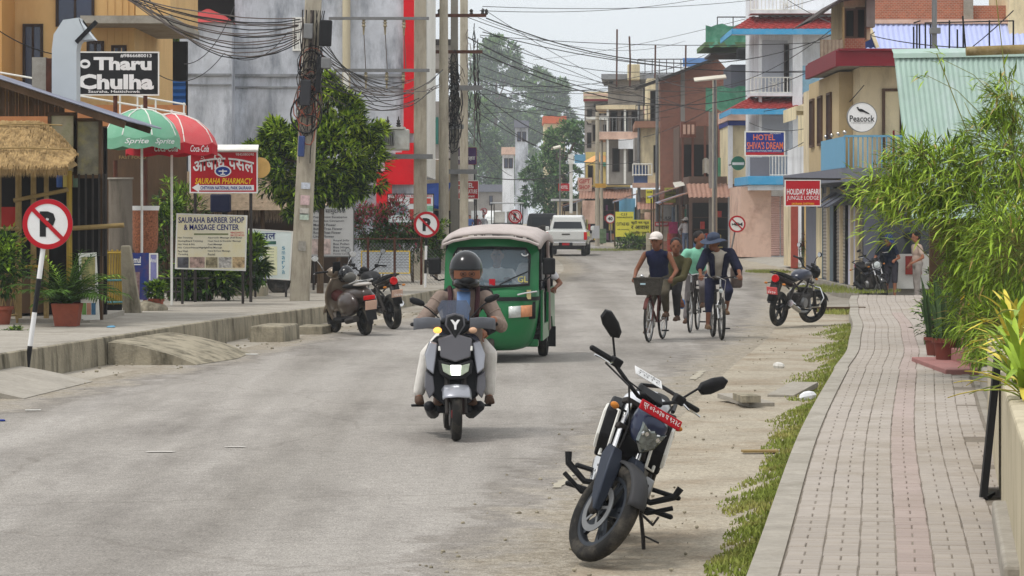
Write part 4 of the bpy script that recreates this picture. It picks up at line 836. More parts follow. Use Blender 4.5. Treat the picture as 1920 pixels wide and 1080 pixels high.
# far and right-hand poles
for (lb, px, yb, dd, w0, ytop, zb) in (('thin steel pole in front of the cream window wall', 1232, 452, 140.0, .09, 140, .09), ('slim street light pole beside the three window wall', 1198, 455, 150.0, .09, 190, .09), ('wooden pole by the orange umbrella terrace', 1120, 450, 160.0, .13, 210, .05), ('tall pole left of the orange umbrella', 1128, 450, 170.0, .1, 250, .05), ('concrete pole in front of the timber shops', 1340, 470, 124.0, .12, 150, .09)):
    upole(lb, px, yb, dd, w0, w0 * .8, ytop, zb, True, m=STL if 'steel' in lb or 'light' in lb else PLE)
# solar street lights
for (lb, px, d, y0, ph) in (('solar street light with pale panel head above the brick house', 1340, 123.0, 148, 60), ('small solar street lamp before the far trees', 1050, 190.0, 277, 14)):
    r = thing('street_light', lb, 'street light', (X(px, d), d, .05)); b = MB(); b.cyl((0, 0, 0), (0, 0, Z(y0, d) - .05), .05, n=8); b.build('pole', STL, r)
    b = MB(); b.box((-.2, 0, Z(y0, d) - .02), (ph * d / F, .5, .06), (R(18), R(-6 if ph > 20 else -14), 0)); b.build('solar_panel', mat('pale_panel', c8(206,200,184), .5, var=.08), r, smooth=0)
# overhead cables
def wire(x0, y0, d0, x1, y1, d1, sag, r, grp='thin power cables strung across the sky', lb='thin dark power cable strung across the street sky', m=None, n=16, wv=0.0):
    b = MB(); p, qq = P(x0, y0, d0), P(x1, y1, d1); cablemesh(b, p - p, qq - p, sag, r, n, wv, rnd() * 9)
    o = b.build('power_cable', m or CAB, None, loc=p); tag(o, lb, 'cable', grp); return o
for (x0, y0, d0, x1, y1, d1, sag, r) in ((912, 34, 88, 1560, 65, 118, 1.3, .02), (905, 100, 88, 1400, 180, 124, .9, .02), (870, 66, 98, 1200, 180, 150, .5, .022), (905, 60, 88, 1900, 95, 80, .9, .014),
        (900, 150, 98, 1240, 200, 140, .6, .016), (905, 165, 98, 1340, 175, 124, 1.0, .014), (895, 170, 98, 1130, 265, 170, .8, .016), (890, 180, 98, 1050, 275, 190, .7, .016), (900, 66, 98, 1940, 45, 90, .5, .012),
        (905, 12, 88, 1500, -12, 130, .3, .011), (900, 20, 88, 1350, -10, 130, .3, .011), (1000, 112, 200, 1560, -10, 110, .4, .012), (1560, 60, 118, 1850, 100, 66, .4, .014), (1470, -5, 110, 1860, 90, 60, .5, .014), (1560, 165, 90, 1900, 20, 64, .8, .013),
        (1340, 170, 124, 1640, 60, 80, .6, .014), (1232, 145, 140, 1560, 55, 90, 1.1, .014), (1232, 180, 140, 1480, 200, 112, .5, .014), (1130, 262, 170, 1340, 200, 124, .5, .016), (880, 200, 98, 1200, 300, 150, .9, .014),
        (895, 330, 98, 1120, 300, 160, .5, .018), (860, 215, 98, 960, 330, 240, .4, .02), (1440, 290, 100, 1620, 160, 68, .4, .012), (1405, 230, 118, 1700, 135, 70, .8, .012), (870, 30, 98, 1560, 130, 90, .7, .012)):
    wire(x0, y0, d0, x1, y1, d1, sag, r)
for i in range(12): wire(U(890, 912), 15 + 18 * i, 95, U(1190, 1420), 120 + U(-60, 110), U(124, 165), U(.2, 1.0), U(.009, .014))
g2, l2 = 'service cables between the left poles', 'grey service cable sagging between the left poles'
for i in range(12): wire(U(566, 596), 75 + i * 7 + U(-6, 6), 54.7, U(795, 835), 150 + U(-20, 45), 72 + 12 * rnd(), U(.3, .9), .011, g2, l2, CAG if i % 2 else CAB, wv=.03)
for i in range(6): wire(600, 60 + i * 10, 54.7, 700 + i * 12, 195 - i * 8, 71, .12, .009, g2, l2, CAB)
g3, l3 = 'bundled cables crossing the orange house', 'bundled grey cable running over the orange house to the leaning pole'
for i in range(14): wire(40 + 15 * i, -110 + 4 * i, 58, 560 + U(-6, 6), 34 + i * 3.5, 55.2, .42 + .035 * i + U(0, .08), .012, g3, l3, (CAG, CAB, CAG)[i % 3], wv=.03)
wire(-20, 45, 50, 145, 105, 52, .15, .01, g3, l3)
for (x0, y0, x1, y1) in ((297, 140, 420, 100), (420, 100, 540, 60), (345, 120, 440, 10)): wire(x0, y0, 60, x1, y1, 66, .35, .01, g3, l3, CAB)
# ---------------------------------------------------------------- right side of the street
m_cr = mat('cream_plaster', c8(216,200,168), .85, var=.07, vs=1, dirt=c8(128,112,88), ds=1, da=.65, streak=(1,1,.35))
m_cr2 = mat('pale_cream_plaster', c8(228,214,178), .85, var=.06, vs=1, dirt=c8(134,122,98), ds=1, da=.6, streak=(1,1,.35))
m_wh = mat('white_plaster', c8(226,228,232), .8, var=.05, vs=1, dirt=c8(146,146,146), ds=1, da=.55, streak=(1,1,.3))
m_pk = mat('salmon_plaster', c8(214,182,164), .85, var=.07, vs=1.2, dirt=c8(150,110,94), ds=1.1, da=.7)
m_gy = mat('old_grey_render', c8(150,144,138), .9, var=.15, vs=1, dirt=c8(90,84,80), ds=1, da=.6, streak=(1,1,.4))
m_mar = mat('maroon_paint', c8(118,34,44), .6, var=.1, vs=2)
m_rt = mat('red_roof_tile', c8(150,56,54), .7, var=.15, vs=5, dirt=c8(110,50,50), ds=3, da=.5)
m_sky = mat('sky_blue_paint', c8(70,158,206), .6, var=.06, vs=2, dirt=c8(150,180,196), ds=2, da=.3)
m_slt = mat('slate_grey_paint', c8(112,114,126), .7, var=.08, vs=2)
m_blt = mat('powder_blue_panel', c8(104,158,190), .6, var=.06, vs=2)
m_shu = mat('steel_shutter', c8(150,144,136), .55, metal=.2, var=.1, vs=3, dirt=c8(110,90,80), ds=3, da=.4)
m_shp = mat('pink_steel_shutter', c8(186,150,140), .6, var=.08, vs=3)
m_gnt = mat('green_shade_net', c8(76,138,112), .8, var=.15, vs=4, dirt=c8(140,180,160), ds=3, da=.4)
m_lil = mat('lilac_tin_roof', c8(176,186,226), .5, var=.05, vs=2)
m_gtn = mat('pale_green_tin', c8(158,180,170), .6, var=.08, vs=2, dirt=c8(182,192,194), ds=1.5, da=.5, streak=(2.5,2.5,.3))
def brickmat(name, c1, mortar, scale, rx=0):
    if name in MATS: return MATS[name]
    m = mat(name, c1, .9, var=.15, vs=4, bump=.2); t = m.node_tree; b = t.nodes['Principled BSDF']
    br = t.nodes.new('ShaderNodeTexBrick'); br.inputs['Scale'].default_value = scale; br.inputs['Color1'].default_value = (*c1, 1); br.inputs['Color2'].default_value = (*[c * .7 for c in c1], 1); br.inputs['Mortar'].default_value = (*mortar, 1)
    br.inputs['Mortar Size'].default_value = .02; co = t.nodes.new('ShaderNodeTexCoord'); mp = t.nodes.new('ShaderNodeMapping'); mp.inputs['Rotation'].default_value = (R(90), 0, 0)
    t.links.new(co.outputs['Object'], mp.inputs[0]); t.links.new(mp.outputs[0], br.inputs['Vector']); t.links.new(br.outputs[0], b.inputs['Base Color']); return m
m_brk = brickmat('red_brickwork', c8(176,104,78), c8(170,156,140), 4.6)
m_brk2 = brickmat('brown_brickwork', c8(156,98,80), c8(150,136,124), 4.2)
class Bld:
    def __init__(s, name, label, px, d, cat='building', z0=.085, rz=0.0):
        s.d = d; s.o = X(px, d); s.z0 = z0; s.r = thing(name, label, cat, (s.o, d, z0), rz)
    def x(s, px): return X(px, s.d) - s.o
    def z(s, py): return Z(py, s.d) - s.z0
    def b(s, name, m, x0, y0, x1, y1, ya, yb, bevel=0, parent=None):
        b = MB(); b.bb(s.x(x0), s.x(x1), ya, yb, s.z(y1), s.z(y0)); return b.build(name, m, parent or s.r, smooth=0, bevel=bevel)
    def m(s, name, m, x0, x1, ya, yb, z0, z1, bevel=0, parent=None):
        b = MB(); b.bb(x0, x1, ya, yb, z0, z1); return b.build(name, m, parent or s.r, smooth=0, bevel=bevel)
    def rail(s, pts, y0, y1, m, n=8, r=.018, ya=0.0, cross=False):
        """railing between pixel columns pts=(xa,xb) at local depth ya"""
        xa, xb = s.x(pts[0]), s.x(pts[1])
        for py in (y0, y1 - 2):
            b = MB(); b.cyl((xa, ya, s.z(py)), (xb, ya, s.z(py)), r * 1.2, n=6); b.build('rail', m, s.r)
        for i in range(n + 1):
            t = xa + (xb - xa) * i / n; b = MB(); b.cyl((t, ya, s.z(y1)), (t, ya, s.z(y0)), r, n=5); b.build('baluster', m, s.r)
def rolling_shutter(B, xL, ya, yb, z0, z1, m, parent=None):
    b = MB(); k = max(6, int((z1 - z0) / .09)); rows = []
    for i in range(k * 2 + 1): rows.append([(xL - (.015 if i % 2 else 0), ya, z0 + (z1 - z0) * i / (2 * k)), (xL - (.015 if i % 2 else 0), yb, z0 + (z1 - z0) * i / (2 * k))])
    b.grid(rows); return b.build('rolling_shutter', m, parent or B.r, smooth=0)
def shutter_front(B, x0, x1, y, z0, z1, m):
    b = MB(); k = max(6, int((z1 - z0) / .09)); rows = []
    for i in range(k * 2 + 1): rows.append([(x0, y - (.02 if i % 2 else 0), z0 + (z1 - z0) * i / (2 * k)), (x1, y - (.02 if i % 2 else 0), z0 + (z1 - z0) * i / (2 * k))])
    b.grid(rows); return b.build('rolling_shutter', m, B.r, smooth=0)
def shop_clutter(B, x, ya, yb, h, seed):
    rr = random.Random(seed); y = ya + .15; i = 0
    cols = [c8(150,70,60), c8(96,110,130), c8(176,160,120), c8(70,84,74), c8(190,186,176), c8(120,90,70)]
    while y < yb - .6:
        w_ = rr.uniform(.7, 1.5)
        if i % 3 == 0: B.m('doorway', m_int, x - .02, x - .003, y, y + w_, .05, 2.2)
        elif i % 3 == 1: rolling_shutter(B, x - .02, y, y + w_, .05, 2.2, m_shu)
        else: B.m('hung_goods', mat('shop_goods_%d' % (seed * 7 + i), cols[(seed + i) % 6], .8, var=.5, vs=5), x - .12, x - .005, y, y + w_, .2, 2.1)
        y += w_ + .12; i += 1
    for k in range(2):
        y0 = ya + (yb - ya) * k / 2; b = MB(); b.add([(x - 1.3, y0, h - .55 - .1 * k), (x - 1.3, y0 + (yb - ya) * .46, h - .6), (x, y0 + (yb - ya) * .46, h - .15), (x, y0, h - .15), (x - 1.3, y0, h - .6 - .1 * k), (x, y0, h - .2)], [(0, 1, 2, 3), (4, 0, 3, 5)]); b.build('tin_awning', TIN if k else mat('rusty_awning_tin', c8(156,120,104), .7, var=.2, vs=4), B.r, smooth=0)
        b = MB(); b.cyl((x - 1.2, y0 + .1, 0), (x - 1.2, y0 + .1, h - .6 - .1 * k), .035, n=6); b.build('awning_post', WOD, B.r)
def tiled(B, name, x0, x1, yt, yb, ztop, zbot, m, side=None):
    """front canopy slope; optional left return of plan width side"""
    b = MB(); rows = 7; cols = int((x1 - x0) / .11)
    for i in range(rows):
        t0, t1 = i / rows, (i + 1) / rows; rr = [[], [], []]
        for j in range(cols + 1):
            x = x0 + (x1 - x0) * j / cols; h = .028 * math.sin(j * 2.1)
            for k, (t, off) in enumerate(((t0, .0), (t1, .035), (t1, -.01))): rr[k].append((x - (side or 0) * t, yt + (yb - yt) * t, ztop + (zbot - ztop) * t + off + h))
        b.grid(rr)
    return b.build(name, m, B.r, smooth=50)
# --- Peacock building
B = Bld('peacock_building', 'cream two storey shop building with maroon roof edge and blue balcony panel', 1612, 70.0); D = B.d; B.m('plinth', m_conc, -.03, 7, -.03, 14, -.5, .0)
B.m('wall', m_cr, 0, 7, 0, 8.6, 2.9, 5.45); B.m('ground_floor_wall', m_slt, .12, 7, .12, 14, 0, 2.62); B.m('floor_slab', m_slt, -.55, 7, -1.0, 14, 2.62, 2.95); B.m('rear_wall', m_cr, .05, 7, 8.62, 14, 2.96, 5.4)
B.m('wing_wall', mat('darker_cream_plaster', c8(188,168,132), .85, var=.07, vs=1, dirt=c8(140,120,90), ds=1, da=.4), -.35, -.005, 1.4, 8.6, 2.96, 5.4)  # side wall in a darker cream than the front
B.m('roof_fascia', m_mar, -.62, 7, -1.15, -1.05, 5.42, 5.78); B.m('roof_fascia', m_mar, -.72, -.62, -1.15, 6, 5.42, 5.78); B.m('roof_soffit', m_conc, -.62, 7, -1.04, 6, 5.46, 5.56); B.m('roof_lip', m_mar, -.66, 7.1, -1.2, 6, 5.785, 5.84)
B.m('balcony_panel', m_blt, -.5, -.46, -.95, 4.2, 2.96, 3.72); B.m('balcony_rail', m_blt, -.5, 3, -.97, -.93, 3.7, 3.75)
for i in range(22): x = -.4 + i * .115; b = MB(); b.bb(x, x + .03, -.96, -.94, 2.96, 3.7); b.build('baluster', m_blt, B.r, smooth=0)
for y in (-.95, .4, 1.8, 3.2): b = MB(); b.ell((-.48, y, 3.82), (.05, .05, .05), n=8, k=6); b.build('post_ball', CHR, B.r)
window(B.r, .62, .98, 2.96, 4.85, 0, 0, fm=mat('brown_door_frame', c8(92,72,60), .7), pm=m_cr2, fw=.07); window(B.r, 1.05, 1.3, 2.96, 4.7, 0, 0, fm=MATS['brown_door_frame'], pm=m_int)
for yy in (3.0, 5.2, 7.2): window(B.r, yy, yy + .8, 3.7, 4.9, -.36, 1, fm=MATS['brown_door_frame'], yaxis=True)
x0 = .12; y = .25
for (w_, kind) in ((.75, 'glass'), (.12, 'post'), (.9, 'white'), (.14, 'post'), (1.0, 'white'), (.14, 'black'), (1.1, 'shut'), (.12, 'post'), (1.3, 'shut'), (.14, 'black'), (1.4, 'teal'), (.14, 'post'), (1.6, 'shut'), (.2, 'teal'), (1.5, 'cream')):
    if kind == 'glass': B.m('shop_window', GLS, x0 - .02, x0, y, y + w_, .15, 2.4)
    elif kind == 'shut': rolling_shutter(B, x0 - .01, y, y + w_, .05, 2.4, m_shu)
    else: B.m({'post': 'door_post', 'white': 'shop_door', 'black': 'door_post', 'teal': 'shop_door', 'cream': 'pier'}[kind], {'post': m_cr, 'white': mat('lavender_door', c8(206,206,222), .6, var=.05), 'black': SGB, 'teal': mat('teal_grey_door', c8(92,106,116), .6, var=.1), 'cream': m_cr2}[kind], x0 - (.1 if kind in ('post', 'black') else .03), x0 - .003, y, y + w_, .02, 2.55)
    y += w_ + .006
B.m('shop_front', GLS, .5, 2.2, .06, .1, .35, 2.4); B.m('shop_counter', WHT, .9, 1.9, -.15, .05, 0, .85); B.m('counter_shelf', mat('red_goods', c8(160,60,50), .6, var=.4, vs=10), 1.1, 1.5, -.2, -.16, .35, .8); B.m('shop_sign', SGB, -.05, -.0, .6, 6, 2.05, 2.5)
B.m('door_poster', mat('blue_portrait_poster', c8(110,130,190), .6, var=.5, vs=6), .08, .085, 1.15, 1.7, 1.2, 1.75)
for i, (y, t) in enumerate(((1.5, -.5), (3.0, -.7), (5.0, -.6))): b = MB(); b.box((-.35, y, 2.2), (.75, .9, .03), (0, R(-32), 0)); b.build('shop_awning', mat('dark_awning', c8(80,82,92), .7, var=.2), B.r, smooth=0)
# roof-top room, tin roofs and brick walls behind
B2 = Bld('rooftop_house', 'brick rooftop room with brown post, tin canopy and wicker parapet', 1600, 76.0, z0=5.85)
B2.b('brick_wall', m_brk, 1574, 74, 1618, 108, -.5, 3); B2.b('room_wall', m_cr, 1582, 0, 1632, 74, 0, 3); window(B2.r, B2.x(1586), B2.x(1600), B2.z(68), B2.z(20), -.01, 0, fm=MATS['brown_door_frame'], pm=m_int); window(B2.r, B2.x(1608), B2.x(1620), B2.z(70), B2.z(18), -.01, 0, fm=MATS['brown_door_frame'], pm=m_int)
B2.b('post', mat('ochre_post', c8(150,128,90), .8), 1573, 16, 1577, 116, -.8, -.66); B2.b('pillar', m_gy, 1622, 0, 1638, 52, -.3, .1)
b = MB(); b.add([(B2.x(1512), -1.0, B2.z(42)), (B2.x(1572), -1.0, B2.z(0)), (B2.x(1648), -1.0, B2.z(-12)), (B2.x(1648), 4, B2.z(-14)), (B2.x(1572), 4, B2.z(-4)), (B2.x(1512), 4, B2.z(38)), (B2.x(1512), -1, B2.z(47)), (B2.x(1572), -1, B2.z(6)), (B2.x(1648), -1, B2.z(-6))], [(0, 1, 4, 5), (1, 2, 3, 4), (6, 7, 1, 0), (7, 8, 2, 1), (6, 5, 4, 7), (7, 4, 3, 8)]); b.build('canopy', mat('dark_canopy', c8(70,62,60), .8, var=.2), B2.r, smooth=0)
b = MB(); corrugated(b, (B2.x(1531), -.85, B2.z(78)), (1, 0, .0), (0, 0, -1), (1574 - 1531) * B2.d / F, .75, .1, .012); b.build('wicker_parapet', mat('wicker_mat', c8(150,138,120), .9, var=.25, vs=8), B2.r)
B3 = Bld('lilac_roof_house', 'house with lilac tin roof and pink ridge flashing in front of brick walls', 1750, 86.0, z0=5.0)
b = MB(); corrugated(b, (B3.x(1626), 1.6, B3.z(38)), (1, 0, 0), (-.02, -1.6, -(B3.z(38) - B3.z(120))), 5.0, 2.05, .16, .018); b.build('tin_roof', m_lil, B3.r)
b = MB(); corrugated(b, (B3.x(1600), -.05, B3.z(90)), (1, 0, 0), (-.12, -.5, -.4), 2.0, .55, .16, .018); b.build('lower_roof', m_lil, B3.r)
B3.b('ridge_flashing', m_pk, 1622, 30, 1906, 38, 1.5, 1.75); b = MB(); b.add([(B3.x(1612), .2, B3.z(98)), (B3.x(1650), .2, B3.z(96)), (B3.x(1630), .2, B3.z(44))], [(0, 1, 2)]); b.build('gable_panel', mat('navy_gable', c8(40,58,110), .6, var=.2), B3.r, smooth=0)
b = MB(); b.bar((B3.x(1628), .15, B3.z(40)), (B3.x(1650), .15, B3.z(98)), .14, .1); b.build('barge_board', m_cr2, B3.r, smooth=0)
B3.b('brick_wall', m_brk, 1634, -60, 1826, 34, 1.8, 5); B3.b('concrete_column', m_conc, 1824, -60, 1842, 34, 1.7, 5.2); B3.b('brick_wall', m_brk, 1842, 2, 1906, 34, 1.85, 5); B3.b('end_wall', m_cr2, 1906, -60, 2000, 90, 1.2, 5)
B3.b('base_wall', m_gy, 1640, 118, 1990, 260, .0, 4)
r = thing('roof_railing', 'black iron railing posts on the flat roof before the lilac tin', 'railing', (X(1800, 62), 62, 4.9))
for px, y0 in ((1713, 50), (1719, 46), (1724, 45), (1735, 42), (1745, 45), (1780, 38), (1795, 55), (1806, 40), (1815, 30), (1855, 38), (1900, 38)):
    b = MB(); b.cyl((X(px, 62) - X(1800, 62), 0, 0), (X(px + (px == 1815) * -10, 62) - X(1800, 62), 0, Z(y0, 62) - 4.9), .02, n=5); b.build('baluster', BLK, r)
for xa, xb in ((1713, 1726), (1735, 1900)): b = MB(); b.cyl((X(xa, 62) - X(1800, 62), 0, Z(43, 62) - 4.9), (X(xb, 62) - X(1800, 62), 0, Z(39, 62) - 4.9), .015, n=5); b.build('rail', BLK, r)
r = thing('telephone_mast', 'grey steel mast with clamp above the green tin roof', 'mast', (X(1752, 60), 60, 4.5)); b = MB(); b.cyl((0, 0, 0), (0, 0, 3), .055, n=10); b.build('tube', STL, r); b = MB(); b.box((0, -.08, Z(58, 60) - 4.5), (.22, .15, .12)); b.build('clamp', STL, r, smooth=0)
# --- green tin shed behind the bamboo
B4 = Bld('green_tin_shed', 'shed with pale green corrugated tin roof behind the bamboo', 1800, 40.0)
b = MB(); corrugated(b, (B4.x(1697), 1.2, B4.z(90)), (1, 0, 0), (.03, -1.3, -1.9), 4.2, 2.9, .075, .012); b.build('tin_roof', m_gtn, B4.r)
b = MB(); b.add([(B4.x(1695), 1.12, B4.z(92)), (B4.x(2010), 1.12, B4.z(88)), (B4.x(2010), 1.3, B4.z(78)), (B4.x(1695), 1.3, B4.z(82)), (B4.x(1695), 1.1, B4.z(101)), (B4.x(2010), 1.1, B4.z(97))], [(0, 1, 2, 3), (4, 5, 1, 0)]); b.build('ridge_cap', m_gtn, B4.r, smooth=0)
B4.m('back_wall', WOD, B4.x(1770), B4.x(2000), 1.35, 1.45, 0, B4.z(120)); B4.m('red_strip', m_mar, B4.x(1696), B4.x(1699), 1.2, 1.25, 1.8, B4.z(240))
b = MB(); b.cyl((B4.x(1801), -.5, B4.z(100)), (B4.x(2010), -.5, B4.z(92)), .065, n=12); b.build('bamboo_beam', mat('mossy_bamboo', c8(128,110,72), .8, var=.3, vs=4, dirt=c8(200,186,150), ds=3, da=.5), B4.r)
# --- row between the Peacock building and the hotel
B5 = Bld('lodge_entrance_building', 'low cream building with rolling shutters beside the jungle lodge sign', 1549, 86.5)
B5.m('wall', m_cr, 0, 6, 0, 13.5, 0, 2.9); B5.m('upper_wall', m_cr2, .5, 6, 0, 13.5, 2.95, 5.6); B5.m('balcony_slab', m_cr2, -.6, 6, -.2, 6, 2.75, 2.94); B5.m('gate_pillar', mat('yellow_ochre_wall', c8(206,172,112), .85, var=.07), -.5, -.1, -.3, 1.6, 0, 2.3); B5.m('pillar_cap', DKM, -.6, -.05, -.4, 1.7, 2.31, 2.45)
B5.m('balcony_wall', m_wh, -.6, -.5, -.2, 6, 2.95, 3.9); B5.m('awning', m_cr2, -.9, .4, 0, 4, 4.95, 5.1); B5.m('awning_front', m_cr2, -.92, -.9, 0, 4, 4.7, 5.1)
rolling_shutter(B5, -.02, 2.0, 4.4, .05, 2.4, m_shu); rolling_shutter(B5, -.02, 8.5, 10.5, .05, 2.4, m_shp); B5.m('iron_gate', SGB, -.08, -.03, 5.0, 6.6, .05, 2.3); B5.m('white_doorway', m_wh, -.025, -.005, 6.65, 8.2, .05, 2.5); B5.m('painted_pier', mat('brick_red_paint', c8(164,78,66), .7), -.25, -.03, 8.2, 8.45, 0, 2.7)  # plain white panel fills the doorway after the iron gate
window(B5.r, 1, 2, 3.4, 4.6, .48, 1, yaxis=True)
# --- hotel (white, tiled canopies)
H = Bld('hotel_building', 'white hotel with red tiled canopies, blue trim and balconies', 1445, 118.0); D = H.d
H.b('salmon_wall', m_pk, 1389, 350, 1446, 482, 0, 6); H.b('ground_wall', m_wh, 1446.5, 350, 1620, 482, .05, 6); H.b('side_post', m_wh, 1480, 350, 1488, 482, -.1, .04)
for (a, c) in ((1446, 1462), (1464, 1479)): shutter_front(H, H.x(a), H.x(c), .0, .05, H.z(368), m_shp)
H.b('blue_slab', m_sky, 1398, 331, 1600, 347, -1.2, 6, bevel=.02); H.b('slab_soffit', m_wh, 1402, 347.4, 1600, 357, -1.0, 6)
H.b('grey_panel', m_slt, 1402, 296, 1438, 331, -1.15, -1.1); H.rail((1438, 1520), 293, 331, WHT, 14, .022, -1.12)
H.b('wall', m_wh, 1424, -60, 1620, 331, .4, 7); H.b('column', m_wh, 1482, 60, 1500, 331, -1.0, -.7); H.b('corner_column', m_wh, 1421, 60, 1426, 331, -.6, -.3); H.b('painted_recess', mat('grey_shade_wall', c8(180,182,190), .8, var=.06), 1430, 75, 1478, 178, .32, .38); H.b('painted_recess', MATS['grey_shade_wall'], 1430, 216, 1480, 330, .32, .38); window(H.r, H.x(1474), H.x(1478), H.z(175), H.z(85), .3, 0, pm=m_int)  # flat grey panels put the balcony shade onto the white wall as colour
window(H.r, H.x(1505), H.x(1530), H.z(325), H.z(255), .38, 1, fm=WHT)
for (yt, yb, x0, x1) in ((182, 206, 1416, 1560), (30, 58, 1418, 1600)):
    tiled(H, 'tiled_canopy', H.x(x0 - 8), H.x(x1), .3, -1.5, H.z(yt), H.z(yb), m_rt, side=.9); b = MB(); b.add([(H.x(x0 - 8), .35, H.z(yt)), (H.x(x0 - 8) - .9, -1.52, H.z(yb)), (H.x(x0 - 8) - 1.0, 5, H.z(yb)), (H.x(x0 - 8), 5, H.z(yt))], [(0, 1, 2, 3)]); b.build('canopy_return', m_rt, H.r, smooth=0)
    b = MB(); b.bb(H.x(x0 - 8) - .9, H.x(x1), -1.56, -1.5, H.z(yb) - .24, H.z(yb) - .01); b.build('blue_fascia', m_sky, H.r, smooth=0); b = MB(); b.bb(H.x(x0 - 8) - .95, H.x(x0 - 8) - .9, -1.5, 5, H.z(yb) - .22, H.z(yb)); b.build('blue_fascia', m_sky, H.r, smooth=0); b = MB(); b.bb(H.x(x0 - 8) - .88, H.x(x1), -1.48, .35, H.z(yb) - .16, H.z(yb) - .1); b.build('soffit', m_wh, H.r, smooth=0)
H.b('balcony_slab', m_wh, 1404, 176, 1600, 182, -.9, .4); H.rail((1404, 1500), 147, 177, WHT, 14, .022, -.85); H.b('balcony_slab', m_wh, 1404, 22, 1600, 28, -.9, .4); H.rail((1404, 1500), -6, 23, WHT, 14, .022, -.85)
for (cx, cy) in ((1448, 160), (1470, 12)):
    for i in range(10): a = i * math.pi / 5; b = MB(); p = V((H.x(cx), -.9, H.z(cy))); b.cyl(p, p + V((math.cos(a) * .26, 0, math.sin(a) * .26)), .012, n=4); b.build('sunburst_bar', WHT, H.r)
H.b('painted_mural', mat('blue_mural', c8(140,180,200), .7, var=.35, vs=2.2, dirt=c8(80,120,160), ds=2.2, da=.7), 1500, 125, 1532, 178, -.95, -.9)
# --- unfinished block with green netting, timber shops
U1 = Bld('netted_building', 'unfinished building with green shade nets above the timber shops', 1360, 128.0)
U1.b('column', m_gy, 1330, 200, 1338, 475, 0, .4); U1.b('column', m_wh, 1366, 225, 1374, 475, 0, .4); U1.b('column', mat('green_pipe', c8(80,120,100), .6), 1404, 90, 1408, 240, 0, .2); U1.b('wall', m_cr2, 1368, 235, 1450, 345, .3, 6); U1.b('shop_wall', mat('brown_shop_wall', c8(104,84,74), .85, var=.2, vs=2), 1296, 330, 1392, 478, 1.5, 7); shop_clutter(U1, U1.x(1296), 1.5, 7, 2.9, 3); U1.b('dark_opening', m_int, 1302, 380, 1386, 476, 1.42, 1.49); U1.b('slab', m_pk, 1364, 204, 1440, 226, -.3, 6); U1.b('slab_blue_strip', BLU, 1366, 226.4, 1440, 235, -.1, 6)  # solid blue strip directly below the pink slab
U1.b('room', m_slt, 1372, 120, 1420, 205, .5, 5); U1.b('dark_opening', m_int, 1410, 70, 1424, 190, .3, .5)
for (x0, y0, x1, y1) in ((1322, 48, 1406, 88), (1322, 164, 1404, 208)):
    b = MB(); rows = []
    for i in range(9): rows.append([(U1.x(x0 + (x1 - x0) * i / 8), -.4 + .1 * math.sin(i * 2), U1.z(y0 + 3 * math.sin(i * 1.7))), (U1.x(x0 + (x1 - x0) * i / 8), -.35 + .12 * math.sin(i * 1.3), U1.z((y0 + y1) / 2)), (U1.x(x0 + (x1 - x0) * i / 8), -.4 + .1 * math.cos(i * 2), U1.z(y1 + 4 * math.sin(i * 2.3)))])
    b.grid(rows); b.build('shade_net', m_gnt, U1.r, smooth=60)
U1.rail((1345, 1404), 32, 62, DKM, 2, .025, 0); U1.b('terrace_slab', mat('mossy_slab', c8(96,120,84), .9, var=.2, vs=2), 1320, 80, 1410, 89, -.4, 5); U1.b('tin_canopy', DKM, 1332, 99, 1400, 103, -.2, 4)
r = thing('water_tank', 'black ribbed water tank on the netted building', 'water tank', (X(1394, 128), 127.6, Z(112, 128))); b = MB(); b.lathe([(.35, 0), (.36, .1), (.34, .15), (.36, .2), (.34, .3), (.36, .35), (.34, .45), (.25, .5), (.08, .53)], n=14); b.build('drum', BLK, r)
T = Bld('timber_shop', 'brown timber fronted shop with hanging cloths under tin awning', 1300, 134.0)
T.b('back', mat('brown_shop_wall', c8(104,84,74), .85, var=.2, vs=2), 1276, 235, 1350, 474, 1.2, 6); T.b('dark_opening', m_int, 1280, 270, 1346, 470, 1.1, 1.19); shop_clutter(T, T.x(1276), 1.2, 6, 3.2, 5)
for px in (1278, 1297, 1320): T.b('timber_post', mat('red_brown_timber', c8(120,78,66), .8, var=.15), px, 235, px + 4, 470, 0, .15)
T.b('box_balcony', MATS['red_brown_timber'], 1276, 228, 1304, 258, -.3, .5)
for i in range(3): T.b('balcony_panel', m_pk, 1280 + i * 8, 234, 1285 + i * 8, 252, -.33, -.305)
b = MB(); b.add([(T.x(1262), -1.6, T.z(352)), (T.x(1330), -1.2, T.z(338)), (T.x(1330), .4, T.z(332)), (T.x(1262), .4, T.z(342))], [(0, 1, 2, 3)]); b.build('tin_awning', mat('pale_tin', c8(196,192,182), .5, var=.1, vs=3), T.r, smooth=0)
b = MB(); rows = [[(T.x(1316 + 4 * i), -.4 + .05 * math.sin(i * 2), T.z(300 + 14 * j) + .1 * math.sin(i)) for i in range(6)] for j in range(3)]; b.grid(rows); b.build('hung_cloth', mat('pale_cloth', c8(176,172,164), .9, var=.2), T.r, smooth=60)
T.b('net_bundle', m_gnt, 1345, 296, 1364, 332, -.6, -.3); T.b('round_green_sign_back', DKM, 1300, 370, 1350, 384, -.7, -.66)
